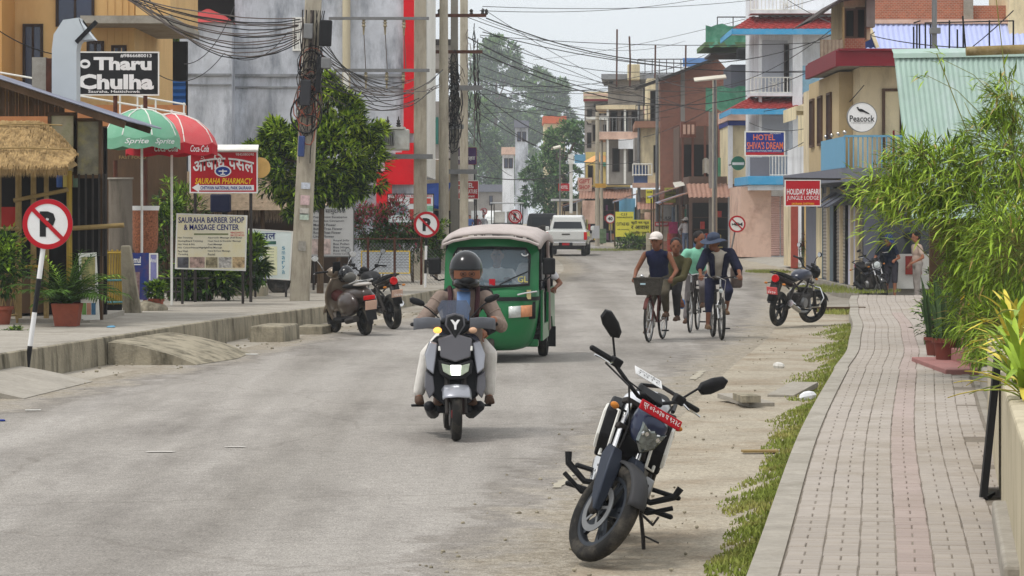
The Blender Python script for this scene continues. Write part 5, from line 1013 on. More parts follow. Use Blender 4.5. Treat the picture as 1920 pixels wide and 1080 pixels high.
# --- brick gable house, cream house with three windows, grey house, more
Kb = Bld('brick_gable_house', 'tall brick house with sloping roof line behind the timber shop', 1310, 142.0)
b = MB(); b.prism([(Kb.x(1238), Kb.z(480)), (Kb.x(1372), Kb.z(480)), (Kb.x(1372), Kb.z(140)), (Kb.x(1345), Kb.z(110)), (Kb.x(1238), Kb.z(152))], .3, M.Rotation(R(90), 4, 'X') @ M.Translation((0, 0, -.3))); b.build('brick_wall', m_brk2, Kb.r, smooth=0)
b = MB(); b.bar((Kb.x(1190), -.5, Kb.z(168)), (Kb.x(1348), -.5, Kb.z(108)), .12, 1.4, up=(0, 1, 0)); b.build('roof_edge', DKM, Kb.r, smooth=0)
Kb.b('side_wall', m_gy, 1372, 170, 1395, 480, .2, 6); Kb.b('concrete_column', m_gy, 1276, 130, 1284, 250, -.05, 0)
Cw = Bld('cream_house', 'cream house with three tall narrow windows and railed balcony above', 1240, 150.0, rz=-.03)
Cw.b('wall', m_cr2, 1200, 240, 1276, 346, 0, 8); Cw.b('upper_wall', m_cr2, 1214, 145, 1280, 236, 1.1, 8); Cw.b('balcony_slab', mat('brown_slab', c8(150,112,92), .8, var=.15), 1190, 228, 1280, 240, -.7, 8); Cw.rail((1192, 1276), 198, 229, DKM, 12, .022, -.65)
for (a, c) in ((1227, 1232), (1242, 1248), (1258, 1264)): window(Cw.r, Cw.x(a), Cw.x(c), Cw.z(322), Cw.z(274), -.01, 0, pm=m_int, fw=.05)
Cw.b('pier', mat('brown_pier', c8(120,96,86), .8), 1236, 148, 1250, 228, .9, 1.08); window(Cw.r, Cw.x(1258), Cw.x(1266), Cw.z(225), Cw.z(170), 1.08, 0, pm=m_int); window(Cw.r, Cw.x(1222), Cw.x(1230), Cw.z(225), Cw.z(170), 1.08, 0, pm=m_int)
Cw.b('ground_shop', m_cr, 1196, 355, 1278, 470, .8, 7); shop_clutter(Cw, Cw.x(1196), .8, 7, 3.0, 7); Cw.b('dark_opening', m_int, 1242, 388, 1276, 468, .72, .79); Cw.b('goods_rack', mat('mixed_goods', c8(140,120,100), .7, var=.6, vs=7), 1200, 400, 1220, 466, .5, .75); Cw.b('pink_ledge', m_pk, 1186, 343, 1236, 352, -.6, .6); Cw.b('ground_wall', m_cr, 1222, 385, 1240, 470, -.05, .7); Cw.b('blue_rail_panel', mat('blue_grey_rail', c8(70,90,130), .6), 1188, 310, 1214, 344, -.5, -.46); Cw.rail((1186, 1222), 308, 330, WHT, 6, .03, -.55); Cw.b('left_wall', m_gy, 1190, 258, 1214, 345, .2, 6)
window(Cw.r, Cw.x(1198), Cw.x(1206), Cw.z(310), Cw.z(264), .19, 0, pm=m_int)
Gh = Bld('grey_house', 'grey balconied house with water tank on its roof', 1165, 168.0, rz=-.05)
Gh.b('wall', m_gy, 1140, 158, 1205, 260, 0, 8); Gh.b('roof_slab', m_gw2, 1128, 140, 1210, 150, -1, 8); Gh.b('upper_block', m_gy, 1150, 148, 1200, 172, -.2, 6); Gh.b('balcony_slab', m_cr, 1118, 198, 1205, 206, -1.2, 6); Gh.b('balcony_slab', m_pk, 1122, 248, 1212, 262, -1.2, 6); Gh.b('lower_wall', m_gy, 1136, 262, 1210, 345, -.1, 8); Gh.rail((1120, 1206), 222, 250, STL, 12, .022, -1.1)
for (a, c, y0, y1) in ((1146, 1156, 210, 246), (1166, 1176, 210, 246), (1186, 1196, 210, 246), (1150, 1160, 280, 320), (1180, 1190, 280, 320)): window(Gh.r, Gh.x(a), Gh.x(c), Gh.z(y1), Gh.z(y0), -.12 if y0 > 260 else -.01, 0, pm=m_int)
Gh.b('clad_balcony', m_wh, 1160, 262, 1194, 280, -1.3, -1.2); Gh.b('column', WHT, 1138, 206, 1142, 345, -1.1, -.9); Gh.b('column', WHT, 1170, 206, 1174, 345, -1.1, -.9)
r = thing('roof_water_tank', 'square cream water tank on the grey house roof', 'water tank', (X(1188, 166), 166, Z(150, 166))); b = MB(); b.bb(-.35, .35, -.4, .4, 0, .9); b.build('tank', m_cr2, r, smooth=0, bevel=.04)
for (lb, px, yt) in (('thin bare roof mast left of the cream tank', 1156, 55), ('crooked bamboo roof mast by the cream tank', 1181, 68), ('roof mast right of the cream tank', 1228, 85), ('short roof mast on the brick house', 1285, 85)):
    b = MB(); b.tube([(0, 0, -.4), (.02, 0, 1.2), (-.03 if 'crook' in lb else .03, 0, Z(yt, 165) - Z(150, 165))], .05, 6); tag(b.build('roof_mast', RST, loc=(X(px, 165), 165, Z(150, 165))), lb, 'mast')
Fh = Bld('orange_umbrella_terrace', 'yellow two storey cafe with shop signs under the orange umbrella', 1110, 180.0, rz=-.05)
Fh.b('wall', mat('mustard_wall', c8(214,190,120), .85, var=.08), 1098, 285, 1180, 350, 0, 8); Fh.b('ground', m_gy, 1090, 352, 1185, 455, .6, 8); shop_clutter(Fh, Fh.x(1090), .6, 8, 2.8, 9); Fh.b('dark_opening', m_int, 1096, 370, 1180, 452, .52, .59); Fh.b('upper', m_gy, 1108, 215, 1150, 285, 1.5, 8); Fh.b('roof_line', WHT, 1098, 218, 1150, 224, 1.2, 8); Fh.b('teal_sign', m_blt, 1078, 290, 1098, 306, -.6, -.5); Fh.b('rail_slab', m_gnt, 1130, 304, 1164, 312, -.6, 0); Fh.b('hanging_sheet', m_slt, 1164, 304, 1176, 330, -.8, -.7); Fh.b('white_post', WHT, 1068, 305, 1074, 400, -.5, -.3); Fh.b('white_board', WHT, 1066, 290, 1076, 308, -.65, -.6)
for (a, c) in ((1104, 1110), (1140, 1148), (1152, 1160)): window(Fh.r, Fh.x(a), Fh.x(c), Fh.z(345), Fh.z(312), -.01, 0, pm=m_int)
for (a, c) in ((1112, 1120), (1132, 1140)): window(Fh.r, Fh.x(a), Fh.x(c), Fh.z(262), Fh.z(234), 1.48, 0, pm=m_int)
d = 172.0; r = thing('orange_umbrella', 'faded orange umbrella on the cafe terrace', 'umbrella', (X(1124, d), d, Z(318, d))); b = MB(); b.lathe([(1.0, Z(304, d) - Z(318, d)), (.7, .62), (.3, .85), (0, .92)], n=10); b.build('canopy', mat('orange_cloth', c8(226,170,110), .8, var=.06), r, smooth=0); b = MB(); b.cyl((0, 0, 0), (0, 0, .9), .03, n=6); b.build('pole', STL, r)
Hu = Bld('tin_roof_hut', 'small wooden stall with flat tin roof below the far trees', 1070, 205.0, cat='hut'); Hu.b('wall', m_cr, 1046, 378, 1092, 420, 0, 3); Hu.b('tin_roof', mat('light_tin', c8(190,190,190), .5, var=.08), 1034, 373, 1096, 377, -1.5, 3); Hu.b('dark_front', m_int, 1056, 380, 1082, 396, -.06, -.01); Hu.b('post', WHT, 1080, 377, 1082, 425, -1.4, -1.3)
Mb = Bld('terrace_block', 'brown and cream block with blue roof terrace behind the cream house', 1222, 182.0, rz=-.05)
Mb.b('wall', m_cr, 1188, 150, 1300, 300, 0, 8); Mb.b('roof_slab', m_gw2, 1182, 140, 1310, 150, -1, 8); Mb.rail((1196, 1330), 112, 140, DKM, 10, .03, -.6); Mb.b('blue_tarp', mat('faded_blue_sheet', c8(96,136,190), .7, var=.1), 1280, 110, 1330, 126, -.7, -.6); Mb.b('balcony', m_pk, 1184, 200, 1290, 214, -1, 0); Mb.rail((1186, 1290), 180, 200, DKM, 12, .03, -.9)
for i in range(5): window(Mb.r, Mb.x(1194 + i * 11), Mb.x(1200 + i * 11), Mb.z(196), Mb.z(160), -.01, 0, pm=m_int)
Nb = Bld('striped_house', 'far grey house with red striped parapet above the cafe', 1120, 200.0, rz=-.05)
Nb.b('wall', m_gy, 1096, 190, 1150, 430, 0, 8); Nb.b('parapet', m_cr2, 1094, 172, 1152, 190, -.3, 8); Nb.b('red_stripe', m_mar, 1094, 186, 1152, 190, -.36, -.31); Nb.b('red_stripe', m_pk, 1094, 176, 1152, 180, -.35, -.31); Nb.b('canopy', DKM, 1114, 196, 1150, 202, -1.6, 0)
for (a, y0) in ((1102, 206), (1118, 206), (1134, 206), (1102, 250), (1118, 250)): window(Nb.r, Nb.x(a), Nb.x(a + 7), Nb.z(y0 + 26), Nb.z(y0), -.01, 0, pm=m_int)
for i, (px, d_, y0, mm, lb) in enumerate(((1302, 131, 392, m_gnt, 'green cloth hung outside the timber shop'), (1225, 146, 398, m_pk, 'pink cloth hung at the cream house shop'), (1176, 158, 372, m_blt, 'pale blue sheet hung below the cafe balcony'), (1106, 172, 376, m_pk, 'pink cloth banner at the cafe shop front'))):
    b = MB(); b.grid([[(x * .9, .06 * math.sin(x * 9 + z * 2), -z) for x in (-.5, -.3, -.1, .1, .3, .5)] for z in (0, .4, .9, 1.4)]); tag(b.build('hung_cloth', mm, loc=P(px, y0, d_), smooth=60), lb, 'cloth')
for i, (px, py, d_, cc, lb) in enumerate(((1262, 472, 134, c8(150,60,50), 'red drum beside the magenta poster'), (1312, 478, 126, c8(60,90,130), 'blue drum outside the timber shop'), (1222, 470, 140, c8(170,160,140), 'cream drum beneath the animal board'), (1128, 456, 160, c8(90,110,80), 'green drum by the leaning white panel'))):
    b = MB(); b.lathe([(.27, 0), (.28, .28), (.3, .3), (.28, .32), (.28, .58), (.3, .6), (.28, .62), (.27, .86), (.0, .86)], n=16); tag(b.build('oil_drum', mat('drum_%d' % i, cc, .6, var=.2, vs=5), loc=G(px, py, .06)), lb, 'drum')
def goods(B, x0, x1, y0, y1, ya, seed, n=14):
    rr = random.Random(seed); cols = (c8(170,60,50), c8(196,170,70), c8(70,110,150), c8(90,130,80), c8(190,186,176), c8(150,100,70), c8(110,60,100))
    for i in range(n):
        px = rr.uniform(x0, x1 - 5); row = rr.randrange(4); zb = y1 - (y1 - y0) * row / 4; B.b('goods_box', mat('goods_%d' % (i % 7), cols[i % 7], .7, var=.3, vs=6), px, zb - rr.uniform(6, 14), px + rr.uniform(3, 8), zb, ya - .15 - .02 * i, ya)
    for row in range(4): B.b('shelf', WOD, x0, y1 - (y1 - y0) * row / 4, x1, y1 - (y1 - y0) * row / 4 + 1.2, ya - .3, ya)
goods(U1, 1304, 1384, 385, 474, 1.3, 3, 22); goods(T, 1282, 1344, 300, 466, 1.0, 5, 16); goods(Cw, 1244, 1274, 392, 466, .65, 8); goods(Fh, 1098, 1178, 376, 450, .45, 9, 22)
for B_, xa, xb, y0_ in ((U1, 1288, 1392, 352), (Fh, 1086, 1184, 362), (Cw, 1194, 1280, 378)):
    b = MB(); corrugated(b, (B_.x(xa), B_.d * 0 + .6, B_.z(y0_ - 8)), (1, 0, 0), (0, -1, -.35), B_.x(xb) - B_.x(xa), 1.9, .2, .025); b.build('tin_awning', MATS['rusty_awning_tin'], B_.r)
# far houses
for (nm, lb, px, d, x0, y0, x1, y1, wm, rm) in (('far_white_house', 'hazy white house with blue windows beyond the street end', 978, 330.0, 966, 240, 990, 420, m_gw, m_slt), ('far_brick_roof_house', 'distant house with orange brick roof between the trees', 1040, 300.0, 1020, 232, 1060, 420, m_cr2, mat('far_orange_roof', c8(196,104,72), .8)), ('far_left_house', 'hazy pale house at the street end behind safari vehicle', 952, 300.0, 942, 290, 964, 425, m_wh, m_pk), ('far_lane_wall', 'distant grey shop front closing the street end', 905, 380.0, 870, 360, 950, 420, m_gy, m_slt)):
    B = Bld(nm, lb, px, d, cat='house', z0=0); B.b('wall', wm, x0, y0, x1, y1, 0, 8); B.b('roof', rm, x0 - 2, y0 - 14, x1 + 2, y0 - .3, -.6, 8.5)
    for i in range(2):
        a = x0 + (x1 - x0) * (.2 + .4 * i); window(B.r, B.x(a), B.x(a + 5), B.z(y0 + 24), B.z(y0 + 8), -.01, 0, fw=.08)
# ---------------------------------------------------------------- shop signs, road signs, street clutter
d = 108.0; s, Lc = sign('hotel_sign', 'blue Hotel Shivas Dream signboard with orange lettering', (1397, 247, 1471, 292), d, BLU, yaw=.05, frame_m=WHT, zb=0, fw=.05, t=.08)
ORN = mat('orange_print', c8(232,120,70), .5)
stext(s, Lc, 'HOTEL', 1412, 252, 1453, 263, ORN, bold=.01); stext(s, Lc, "SHIVA'S DREAM", 1400, 266, 1468, 280, ORN, bold=.01); spatch(s, Lc, 1398, 285.5, 1470, 291, RED, 'red_strip'); stext(s, Lc, 'CHITWAN NATIONAL PARK SAURAHA', 1400, 281.5, 1466, 284.5, SGW); stext(s, Lc, 'RESTAURANT', 1444, 249, 1464, 251.5, SGW)
b = MB(); b.bar((Lc(1471, 0)[0], 0, Lc(0, 270)[2]), (Lc(1490, 0)[0], 4, Lc(0, 270)[2]), .06, .06); b.build('wall_bracket', DKM, s, smooth=0)
d = 68.0; s, Lc = sign('lodge_sign', 'red Holiday Safari Jungle Lodge sign hung from the facade', (1472, 338, 1538, 386), d, RED, yaw=.04, frame_m=WHT, zb=0.1, fw=.02, t=.05)
stext(s, Lc, 'HOLIDAY SAFARI', 1475, 354, 1536, 365, SGW, bold=.015); stext(s, Lc, 'JUNGLE LODGE', 1475, 367, 1535, 377, SGW, bold=.0); stext(s, Lc, 'SAURAHA CHITWAN', 1484, 380, 1526, 384, YEL, bold=.0)
b = MB(); b.bar((Lc(1472, 0)[0], 0, Lc(0, 335)[2]), (Lc(1590, 0)[0], 1.2, Lc(0, 335)[2]), .05, .05); b.build('wall_bracket', DKM, s, smooth=0)
d = 66.5; pc = P(1616, 220, d); s = thing('peacock_sign', 'round white Peacock sign with bird emblem on the balcony', 'sign', (pc.x, d, pc.z)); rr = 27 * d / F
b = MB(); b.cyl((0, -.04, 0), (0, .06, 0), rr, n=40); b.build('disc', SGW, s); b = MB(); b.lathe([(rr, -.045), (rr + .015, -.045), (rr + .015, .065), (rr, .065)], axis=(0, 1, 0), n=40, closed=True); b.build('rim', STL, s)
text('Peacock', s, SGB, (0, -.045, -.03), .58, .15, bold=.012); text('A BOUTIQUE GUEST HOUSE', s, DGY, (0, -.045, -.135), .5, .03)
k = rr / 27.0; pts = [(-9, 5), (-11, 3), (-9, 2.4), (-8, -1), (-4, -4), (2, -4.5), (9, -7.5), (15, -9), (12, -6), (5, -2), (0, 1), (-4, 1.4), (-6.5, 2), (-7, 4.5)]; b = MB(); b.T = M.Translation((0, -.046, .12)) @ M.Rotation(R(90), 4, 'X'); b.prism([(x * k, y * k + .06) for x, y in pts], .004, M.Identity(4)); b.build('bird_emblem', SGB, s, smooth=0)
b = MB(); b.bar((0, .05, 0), (.4, 2.8, 0), .05, .05); b.build('bracket', STL, s, smooth=0)
# road signs
def road_sign(label, cx, cy, rpx, kind, base, d=None, lean=0.0, bands=True, real=.3, zb=None):
    d = d or F * real / rpx; k = d / F; c = P(cx, cy, d); bx_, bz_ = base; z0 = bz_
    r = thing('road_sign', label, 'road sign', (X(bx_, d), d, z0)); cc = V((c.x - X(bx_, d), -.04, c.z - z0)); R_ = rpx * k
    def disc(nm, r0, r1, y, m, n=40):
        b = MB(); b.lathe([(r0, -.003), (r1, -.003), (r1, .003), (r0, .003)], cc + V((0, y, 0)), (0, 1, 0), n, closed=True) if r0 > 0 else b.cyl(cc + V((0, y - .003, 0)), cc + V((0, y + .003, 0)), r1, n=n); b.build(nm, m, r)
    disc('back_plate', 0, R_, .004, STL); disc('white_face', 0, R_ * .985, -.004, SGW); disc('red_ring', R_ * (.8 if kind != 'R' else .78), R_ * .99, -.009, RED)
    if kind == 'P' or kind == 'R':
        if kind == 'R': disc('red_ring', R_ * .58, R_ * .68, -.009, RED)
        text('P' if kind == 'P' else 'R', r, SGB, cc + V((.0 if kind == 'P' else R_ * .05, -.008, 0)), R_ * .62, R_ * 1.0, bold=.06); b = MB(); b.bar(cc + V((-R_ * .62, -.016, R_ * .62)), cc + V((R_ * .62, -.016, -R_ * .62)), R_ * .16, .004, up=(0, 1, 0)); b.build('red_slash', RED, r, smooth=0)
    elif kind == '40': text('40', r, SGB, cc + V((0, -.01, 0)), R_ * 1.0, R_ * .75, bold=.05)
    elif kind == 'horn':
        b = MB(); b.bar(cc + V((-R_ * .58, -.016, R_ * .58)), cc + V((R_ * .58, -.016, -R_ * .58)), R_ * .16, .004, up=(0, 1, 0)); b.build('red_slash', RED, r, smooth=0)
        b = MB(); b.T = M.Translation(cc + V((0, -.012, -.01))) @ M.Rotation(R(90), 4, 'X'); b.prism([(x * R_, y * R_) for x, y in ((-.62, .16), (-.5, .05), (.35, .07), (.62, .24), (.62, -.24), (.35, -.07), (-.5, -.05), (-.62, -.16))], .004, M.Identity(4)); b.build('horn_symbol', SGB, r, smooth=0)
        b = MB(); b.tube([cc + V((.3 * R_ * math.cos(t * .6) - .05 * R_, -.014, .16 * R_ * math.sin(t * .6))) for t in range(11)], .012, 5); b.build('horn_loop', SGB, r)
    n = 5 if bands else 1; top = cc + V((0, .03, R_ * .5)); bot = V((0, 0, 0))
    for i in range(n):
        p, q_ = bot.lerp(top, i / n), bot.lerp(top, (i + 1) / n); b = MB(); b.cyl(p, q_, .03, n=10); b.build('pole_band' if bands else 'pole', (SGW if i % 2 == (1 if kind == 'P' and cx < 200 else 0) else SGB) if bands else STL, r)
    return r
r = road_sign('large round no parking sign on a leaning striped pole at the left', 90.5, 420, 47.5, 'P', (48, 0.0)); 
for a in (-1, 0, 1): b = MB(); b.cyl((0, 0, .18), (a * .12, -.1 - .03 * abs(a), .0), .012, n=5); b.build('tripod_leg', DKM, r)
road_sign('round no parking sign on the striped pole behind the rickshaw', 800, 421, 24.5, 'P', (797, .24))
road_sign('small no parking sign partly above the rickshaw roof', 966, 406, 13.2, 'R', (963, .2), bands=False); road_sign('tiny far no parking sign at the street end', 907, 396.5, 6.8, 'R', (907, .2), bands=False)
road_sign('round forty speed limit sign by the yellow boards', 1144, 410, 9.3, '40', (1146, .05), bands=False); road_sign('round no horn sign beside the salmon hotel wall', 1382, 420, 16, 'horn', (1365, .0), bands=False)
# boards along the right row and the left hotels
def board(name, lb, rect, d, m, lines=(), zb=.08, posts=(), yaw=0, fm=None, t=.04):
    s, Lc = sign(name, lb, rect, d, m, yaw=yaw, zb=zb, posts=posts, frame_m=fm, t=t)
    for (tx, x0, y0, x1, y1, mm) in lines: stext(s, Lc, tx, x0, y0, x1, y1, mm, bold=.02)
    return s
LIM = mat('lime_yellow_board', c8(228,222,84), .6, var=.06)
board('yellow_board', 'tall yellow notice board beside the speed limit sign', (1154, 397, 1188, 444), 148, LIM, (('C.S.S', 1164, 400, 1176, 404, SGB), ('SAURAHA MULTIPURPOSE', 1156, 406, 1186, 409, SGB), ('COTTAGE RESORT', 1156, 417, 1186, 423, SGB), ('with swimming pool', 1157, 429, 1186, 432, SGB)), posts=(1158, 1184))
board('nepali_yellow_board', 'yellow board with bold black Nepali lines', (1180, 412, 1220, 444), 145, LIM, (('कुटी घर फूड', 1183, 414, 1217, 421, SGB), ('र आवास', 1183, 423, 1217, 430, SGB), ('सुविधा पाइने', 1183, 433, 1217, 441, SGB)), posts=(1184, 1216))
board('olive_sign', 'olive yellow park view sign above the shop awning', (1246, 352, 1292, 380), 138, mat('olive_yellow_board', c8(176,178,84), .6, var=.08), (('PARK VIEW LODGE', 1250, 354, 1288, 360, SGB), ('ROOM RESTAURANT BAR', 1249, 364, 1286, 367, SGB), ('AC, Deluxe, Standard', 1249, 371, 1288, 374, SGB)))
board('small_yellow_sign', 'narrow yellow hanging sign left of the cream ground wall', (1211, 355, 1224, 381), 146, LIM, (('ROOM', 1213, 358, 1222, 362, SGB), ('DAY', 1213, 368, 1222, 372, SGB)))
board('white_dog_board', 'black framed white board with faint animal picture', (1234, 384, 1264, 414), 140, mat('animal_board_print', c8(190,190,188), .6, var=.3, vs=2.5), (('TULSI', 1237, 406, 1258, 412, SGB),), fm=SGB)
board('magenta_poster', 'magenta and pink soft drink poster by the pedestrian', (1254, 416, 1274, 462), 136, mat('magenta_print', c8(196,60,120), .6, var=.4, vs=4)); board('red_strip_sign', 'small red strip sign under the animal board', (1228, 416, 1254, 424), 139, RED, (('RESTAURANT', 1230, 418, 1252, 422, SGW),))
board('stone_picture_board', 'grey board with stone pattern picture', (1228, 426, 1252, 452), 138.5, mat('stone_print', c8(176,164,146), .7, var=.4, vs=5))
board('round_beer_sign', 'small blue rectangular shop sign by the hotel corner', (1375, 368, 1388, 388), 122, BLU, (('L', 1379, 374, 1384, 380, SGW),))
r = thing('green_round_sign', 'green round beer sign on the facade left of the hotel', 'sign', P(1384, 306, 121)); b = MB(); b.cyl((0, -.05, 0), (0, .05, 0), .3, n=24); b.build('disc', mat('bottle_green_print', c8(40,110,86), .5, var=.2, vs=6), r); b = MB(); b.box((0, -.055, -.02), (.5, .006, .11)); b.build('name_strip', SGW, r, smooth=0); b = MB(); b.cyl((0, .05, 0), (0, 5, 0), .03, n=6); b.build('bracket', DKM, r)
board('pink_menu_sign', 'faded pink sign cluster below the orange umbrella', (1083, 333, 1110, 358), 176, m_pk, (('GIFT', 1086, 336, 1106, 344, RED), ('SHOP', 1086, 347, 1106, 355, RED)))
board('red_shop_sign', 'small red sign on a post before the far trees', (1047, 344, 1068, 358), 192, RED, (('HOTEL', 1050, 348, 1065, 354, SGW),), posts=(1050,)); board('amber_sign', 'small amber shop sign right of the pole', (1116, 344, 1136, 352), 158, mat('amber_board', c8(196,150,60), .6))
board('leaning_white_panel', 'pale leaning sheet standing by the speed limit sign', (1110, 423, 1124, 447), 152, mat('grey_sheet', c8(186,188,192), .6, var=.1), zb=.05)
board('hotel_sauraha_sign', 'red and white Hotel Sauraha sign behind the poles', (776, 299, 838, 334), 92, mat('maroon_board', c8(122,34,44), .6, var=.1), (('HOTEL', 782, 304, 826, 315, SGW), ('SAURAHA', 778, 319, 830, 329, SGW)), posts=(779,), fm=SGW)
board('hotel_nature_sign', 'red Hotel Green Nature sign right of the concrete poles', (855, 339, 897, 373), 112, RED, (('HOTEL', 858, 343, 888, 352, SGW), ('GREEN NATURE', 856, 355, 895, 363, SGW), ('restaurant', 864, 366, 890, 370, SGW)), posts=(860, 893), fm=SGW)
board('purple_nepali_sign', 'purple sign with white Nepali lettering on the far poles', (854, 277, 893, 308), 112, mat('purple_board', c8(72,50,96), .6, var=.12), (('सौराहा', 856, 291, 891, 301, SGW),), posts=(890,), fm=m_mar); board('car_hire_poster', 'car hire poster with vehicle pictures behind the pink shrubs', (727, 364, 813, 418), 76, mat('car_poster_print', c8(206,212,216), .6, var=.1, vs=1), (('WE PROVIDE ALL KIND OF VEHICLE', 730, 365.5, 811, 369.5, RED),), posts=(735, 808), fm=DKM, zb=.25)
# car pictures on the poster
s = [o for o in bpy.data.objects if o.name.startswith('car_hire_poster')][0]
for (x0, y0, x1, y1, cc) in ((739, 385, 764, 403, c8(120,130,140)), (768, 371, 785, 382, c8(170,60,60)), (789, 372, 808, 382, c8(196,70,60)), (768, 392, 784, 412, c8(60,64,70)), (790, 386, 812, 396, c8(120,170,140))):
    b = MB(); k = 76 / F; cx, cy = 770, 391; zc = Z(391, 76) - .25; b.box(((((x0 + x1) / 2) - cx) * k, -.026, zc - ((y0 + y1) / 2 - cy) * k), ((x1 - x0) * k, .004, (y1 - y0) * k)); b.build('car_picture', mat('car_pic_%d' % x0, cc, .5, var=.5, vs=6), s, smooth=0)
board('green_price_board', 'pale price list board on the fence behind the parked scooter', (678, 471, 768, 512), 68.5, mat('price_list_print', c8(190,196,204), .6, var=.06), tuple(('price of park activity', 705 + 34 * (i % 2), 476 + 5 * (i // 2), 733 + 34 * (i % 2), 478 + 5 * (i // 2), DGY) for i in range(12)), fm=YEL, zb=.22)
board('notice_banner', 'blurred white and red notice by the fence post', (786, 445, 792, 470), 71, WHT, zb=.22)
# wire fence behind shrubs
d = 67.5; r = thing('wire_fence', 'chain link fence with posts in front of the pink shrubs', 'fence', (X(700, d), d, .23)); o = X(700, d)
for px in (590, 640, 690, 740, 790): b = MB(); b.cyl((X(px, d) - o, 0, 0), (X(px, d) - o, 0, 1.15), .03, n=6); b.build('post', RST, r)
b = MB()
for i in range(66):
    for sgn in (-1, 1):
        x = X(585, d) - o + i * .085; a = V((x, 0, 0)); c = V((x + sgn * 1.0, 0, 1.0))
        if X(580, d) - o < c.x < X(795, d) - o: b.cyl(a, c, .004, n=3)
stuff(b.build('wire_mesh', STL, r)); b = MB(); b.cyl((X(585, d) - o, 0, 1.1), (X(792, d) - o, 0, 1.1), .015, n=5); b.build('rail', RST, r)
# left shop row beyond the grey building
B = Bld('blue_awning_shop', 'shop with blue tarpaulin awning behind the poles', 800, 88.0, z0=.2); B.b('wall', m_cr, 760, 300, 850, 520, .5, 6); B.b('front', m_int, 742, 395, 846, 520, .2, .49)
b = MB(); b.add([(B.x(744), -1.6, B.z(372)), (B.x(836), -1.6, B.z(388)), (B.x(846), .3, B.z(342)), (B.x(752), .3, B.z(346)), (B.x(744), -1.6, B.z(378)), (B.x(836), -1.6, B.z(394))], [(0, 1, 2, 3), (4, 5, 1, 0)]); b.build('tarpaulin', mat('blue_tarpaulin', c8(30,72,150), .6, var=.15, vs=2), B.r, smooth=0)
B = Bld('left_shop_row', 'row of dim two storey shops beyond the concrete poles', 820, 104.0, z0=.2); B.b('wall', m_gy, 782, 190, 846, 520, 0, 40); B.b('teal_shutter', mat('teal_shutter', c8(50,110,100), .6), 806, 220, 822, 270, -.1, -.01); B.b('balcony', m_gy, 796, 85, 850, 130, -.4, 3); B.b('upper', WHT, 786, -40, 806, 190, .2, 8); B.b('roof_slab', DKM, 802, 75, 852, 86, -.5, 3)
for (a, c, y0, y1) in ((812, 824, 320, 380), (830, 842, 300, 360)): window(B.r, B.x(a), B.x(c), B.z(y1), B.z(y0), -.01, 0, pm=m_int)
for i, (px, d, lb) in enumerate(((846, 150, 'dim far shop with white awning left of the street'), (862, 210, 'hazy far shop block left of the street end'))):
    B = Bld('far_left_shop', lb, px, d, z0=.1); B.b('wall', m_gy, px - 50, 300, px + 16, 430, 0, 30); B.b('awning', WHT, px - 6, 372, px + 26, 378, -1.5, 0); B.b('front', m_int, px - 20, 382, px + 10, 428, -.05, -.01)
# ---------------------------------------------------------------- vehicles (local forward is -Y, x to the viewer's right at rz = 0)
I4 = M.Identity(4)
def tagl(o, l): o['label'] = l; return o
def mbT(T): b = MB(); b.T = T; return b
def wheel(root, c, R_, tw, T=I4, rim=BLK, kind='alloy', n=5, disc=None, rw=None, tyre=None, rimr=None, two=False):
    """tyre with rim, spokes, hub (and disc) as children; axle along x"""
    c = V(c); rr = rimr or R_ * .72; h = tw / 2
    b = mbT(T); prof = [(rr, -h * .62), (rr + (R_ - rr) * .35, -h * .98), (rr + (R_ - rr) * .72, -h * .9), (R_ * .972, -h * .55), (R_, 0), (R_ * .972, h * .55), (rr + (R_ - rr) * .72, h * .9), (rr + (R_ - rr) * .35, h * .98), (rr, h * .62), (rr - .006, 0)]
    b.lathe(prof, c, (1, 0, 0), 36, closed=True); w_ = b.build('wheel', tyre or RUB, root, smooth=50)
    b = mbT(T); k = h * .6; b.lathe([(rr + .004, -k), (rr - .022, -k), (rr - .03, -k * .5), (rr - .03, k * .5), (rr - .022, k), (rr + .004, k)], c, (1, 0, 0), 36, closed=True); b.build('rim', rim, w_, smooth=50)
    b = mbT(T); b.cyl(c - V((h * .9, 0, 0)), c + V((h * .9, 0, 0)), .035 if kind != 'wire' else .022, n=14); b.build('hub', STL if kind == 'wire' else rim, w_)
    if kind == 'alloy':
        for i in range(n):
            a = 2 * math.pi * i / n + .3
            for off in ((-.12, .12) if two else (0,)):
                u = V((0, math.cos(a), math.sin(a))); v = V((0, math.cos(a + off), math.sin(a + off))); b = mbT(T); b.bar(c + u * .02, c + v * (rr - .02), .03, .022 if two else .035, up=(1, 0, 0)); b.build('spoke', rim, w_, smooth=0)
    elif kind == 'wire':
        b = mbT(T)
        for i in range(28):
            a = 2 * math.pi * i / 28; a2 = a + (.22 if i % 2 else -.22); b.cyl(c + V(((.03 if i % 4 < 2 else -.03), .02 * math.cos(a), .02 * math.sin(a))), c + V((0, (rr - .01) * math.cos(a2), (rr - .01) * math.sin(a2))), .0022, n=3)
        stuff(b.build('spokes', CHR, w_))
    elif kind == 'steel':
        b = mbT(T); b.lathe([(.03, 0), (rr * .5, .012), (rr * .8, -.006), (rr - .02, .01)], c, (1, 0, 0), 24); b.build('wheel_disc', rim, w_)
    if disc:
        b = mbT(T); b.lathe([(disc * .72, -.003), (disc, -.003), (disc, .003), (disc * .72, .003)], c + V((-h - .012, 0, 0)), (1, 0, 0), 30, closed=True); b.build('brake_disc', STL, w_)
        for i in range(5): a = i * 1.2566; b = mbT(T); b.bar(c + V((-h - .012, .02 * math.cos(a), .02 * math.sin(a))), c + V((-h - .012, disc * .75 * math.cos(a + .2), disc * .75 * math.sin(a + .2))), .018, .005, up=(1, 0, 0)); b.build('disc_arm', STL, w_, smooth=0)
    return w_
